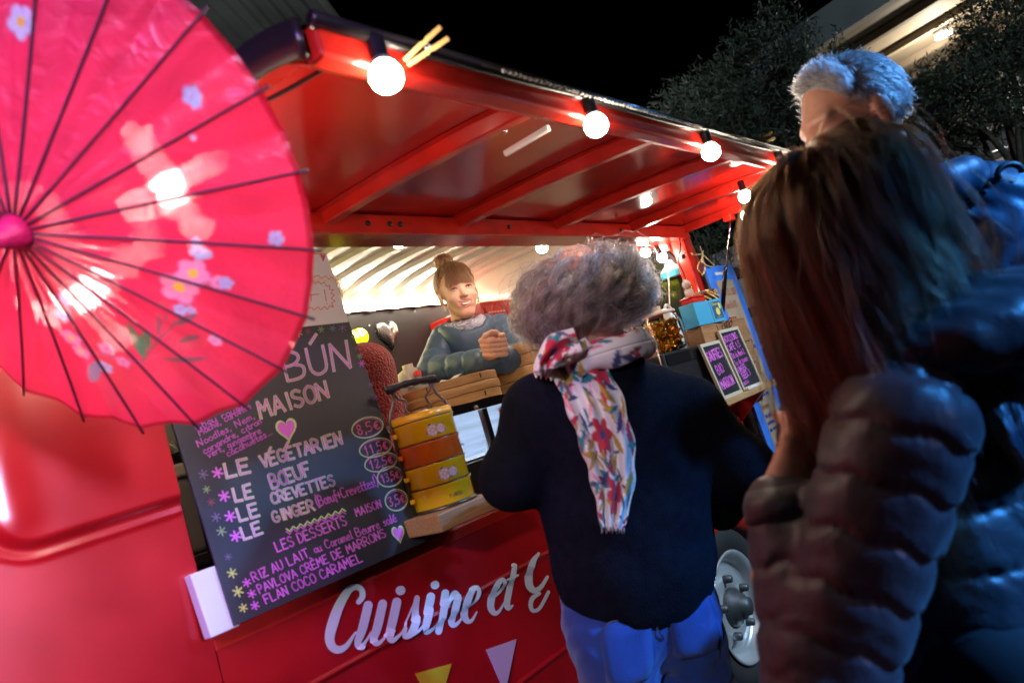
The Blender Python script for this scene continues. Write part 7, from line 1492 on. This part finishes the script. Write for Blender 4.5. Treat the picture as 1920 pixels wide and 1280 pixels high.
F.cap(L3(0, -.045, -.185), m_c + Vector((0, 0, .10)), .075, .13, .06).cap(m_s1 - Vector((0, 0, .01)), m_s2, .078, .078, .06)
V_, F_ = F.mesh(.008, disp=lambda P: wrinkle(P, .003, 22)); mesh_obj('jacket', V_, F_, bluej, mn, 1)
F = Field(); hcn = L3(0, -.04, -.165)
for i in range(12):
    q = lambda t: hcn + b3[1] * math.sin(t) * .092 + b3[0] * math.cos(t) * .095 + Vector((0, 0, -.015)); F.cap(q(2 * math.pi * i / 12), q(2 * math.pi * (i + 1) / 12), .034, .034, .02)
V_, F_ = F.mesh(.008); mesh_obj('collar', V_, F_, bluej, mn, 1)
lq = at(1893, 325, depth=1.36); m = MB(); m.tube([lq + Vector((.617, -.734, 0)) * .024 * math.cos(t) + Vector((0, 0, 1)) * .016 * math.sin(t) for t in np.linspace(-.3, 3.5, 14)], .006, 8); m.build('hanging_loop', black, mn)
F = Field()
for s in (-1, 1): F.chain([m_h + Vector((.07 * s, .06 * s, .05)), Vector((m_h.x + .09 * s, m_h.y + .08 * s, .47)), Vector((m_h.x + .09 * s, m_h.y + .08 * s, .09))], [.12, .085, .07])
V_, F_ = F.mesh(.010); mesh_obj('trousers', V_, F_, MATS['black_trousers'], mn, 1)
for s in (-1, 1):
    F = Field(); an = Vector((m_h.x + .09 * s, m_h.y + .08 * s, .05)); F.cap(an - fm * .05, an + fm * .18 - Vector((0, 0, .012)), .05, .04, .03); V_, F_ = F.mesh(.010); mesh_obj('shoe', V_, F_, shoe, mn, 1)
grey_s = hair_mat('short_grey_hair', [(0, (0.10, 0.10, 0.11)), (.5, (0.28, 0.285, 0.30)), (1, (0.68, 0.68, 0.68))], .35)
rg3 = np.random.default_rng(41); S = []; K = 8
while len(S) < 9000:
    d = rg3.normal(0, 1, 3); d /= np.linalg.norm(d)
    if d[2] < -.48 or (d[1] > .52 and d[2] < .58) or (d[1] > .22 and d[2] < .0) : continue
    root = d * np.array([.076, .096, .090]) * 1.05 + np.array([0, -.015, .031]); tan = np.array([.15, .35 if d[1] > .2 else -.55, -.35 if d[1] < .2 else .75]) + rg3.normal(0, .22, 3); tan -= d * tan.dot(d); dirv = d * (.14 if d[1] < .25 else .5) + tan; dirv /= np.linalg.norm(dirv); L = rg3.uniform(.018, .034) * (1.25 if d[1] > .1 else 1); t = np.linspace(0, 1, K)[:, None]
    S.append(root + dirv * L * t - d * L * .25 * t * t + rg3.normal(0, .002, 3) * t)
hair_obj('hair', to_world(np.array(S), h3, b3[1], b3[0], b3[2]), .0007, .00035, grey_s, mn)
F = Field(); F.ell(L3(0, -.018, .034), (.0765 * 1.05, .0965 * 1.05, .0905 * 1.05), R3); V_, F_ = F.mesh(.006, clip=lambda P: ((P - np.array(L3(0, .04, .04), np.float32)) @ np.array(b3[0] * .9 - b3[2] * .45, np.float32))); mesh_obj('hair_base', V_, F_, mat('grey_hair_base', (0.30, 0.30, 0.31), .7), mn)
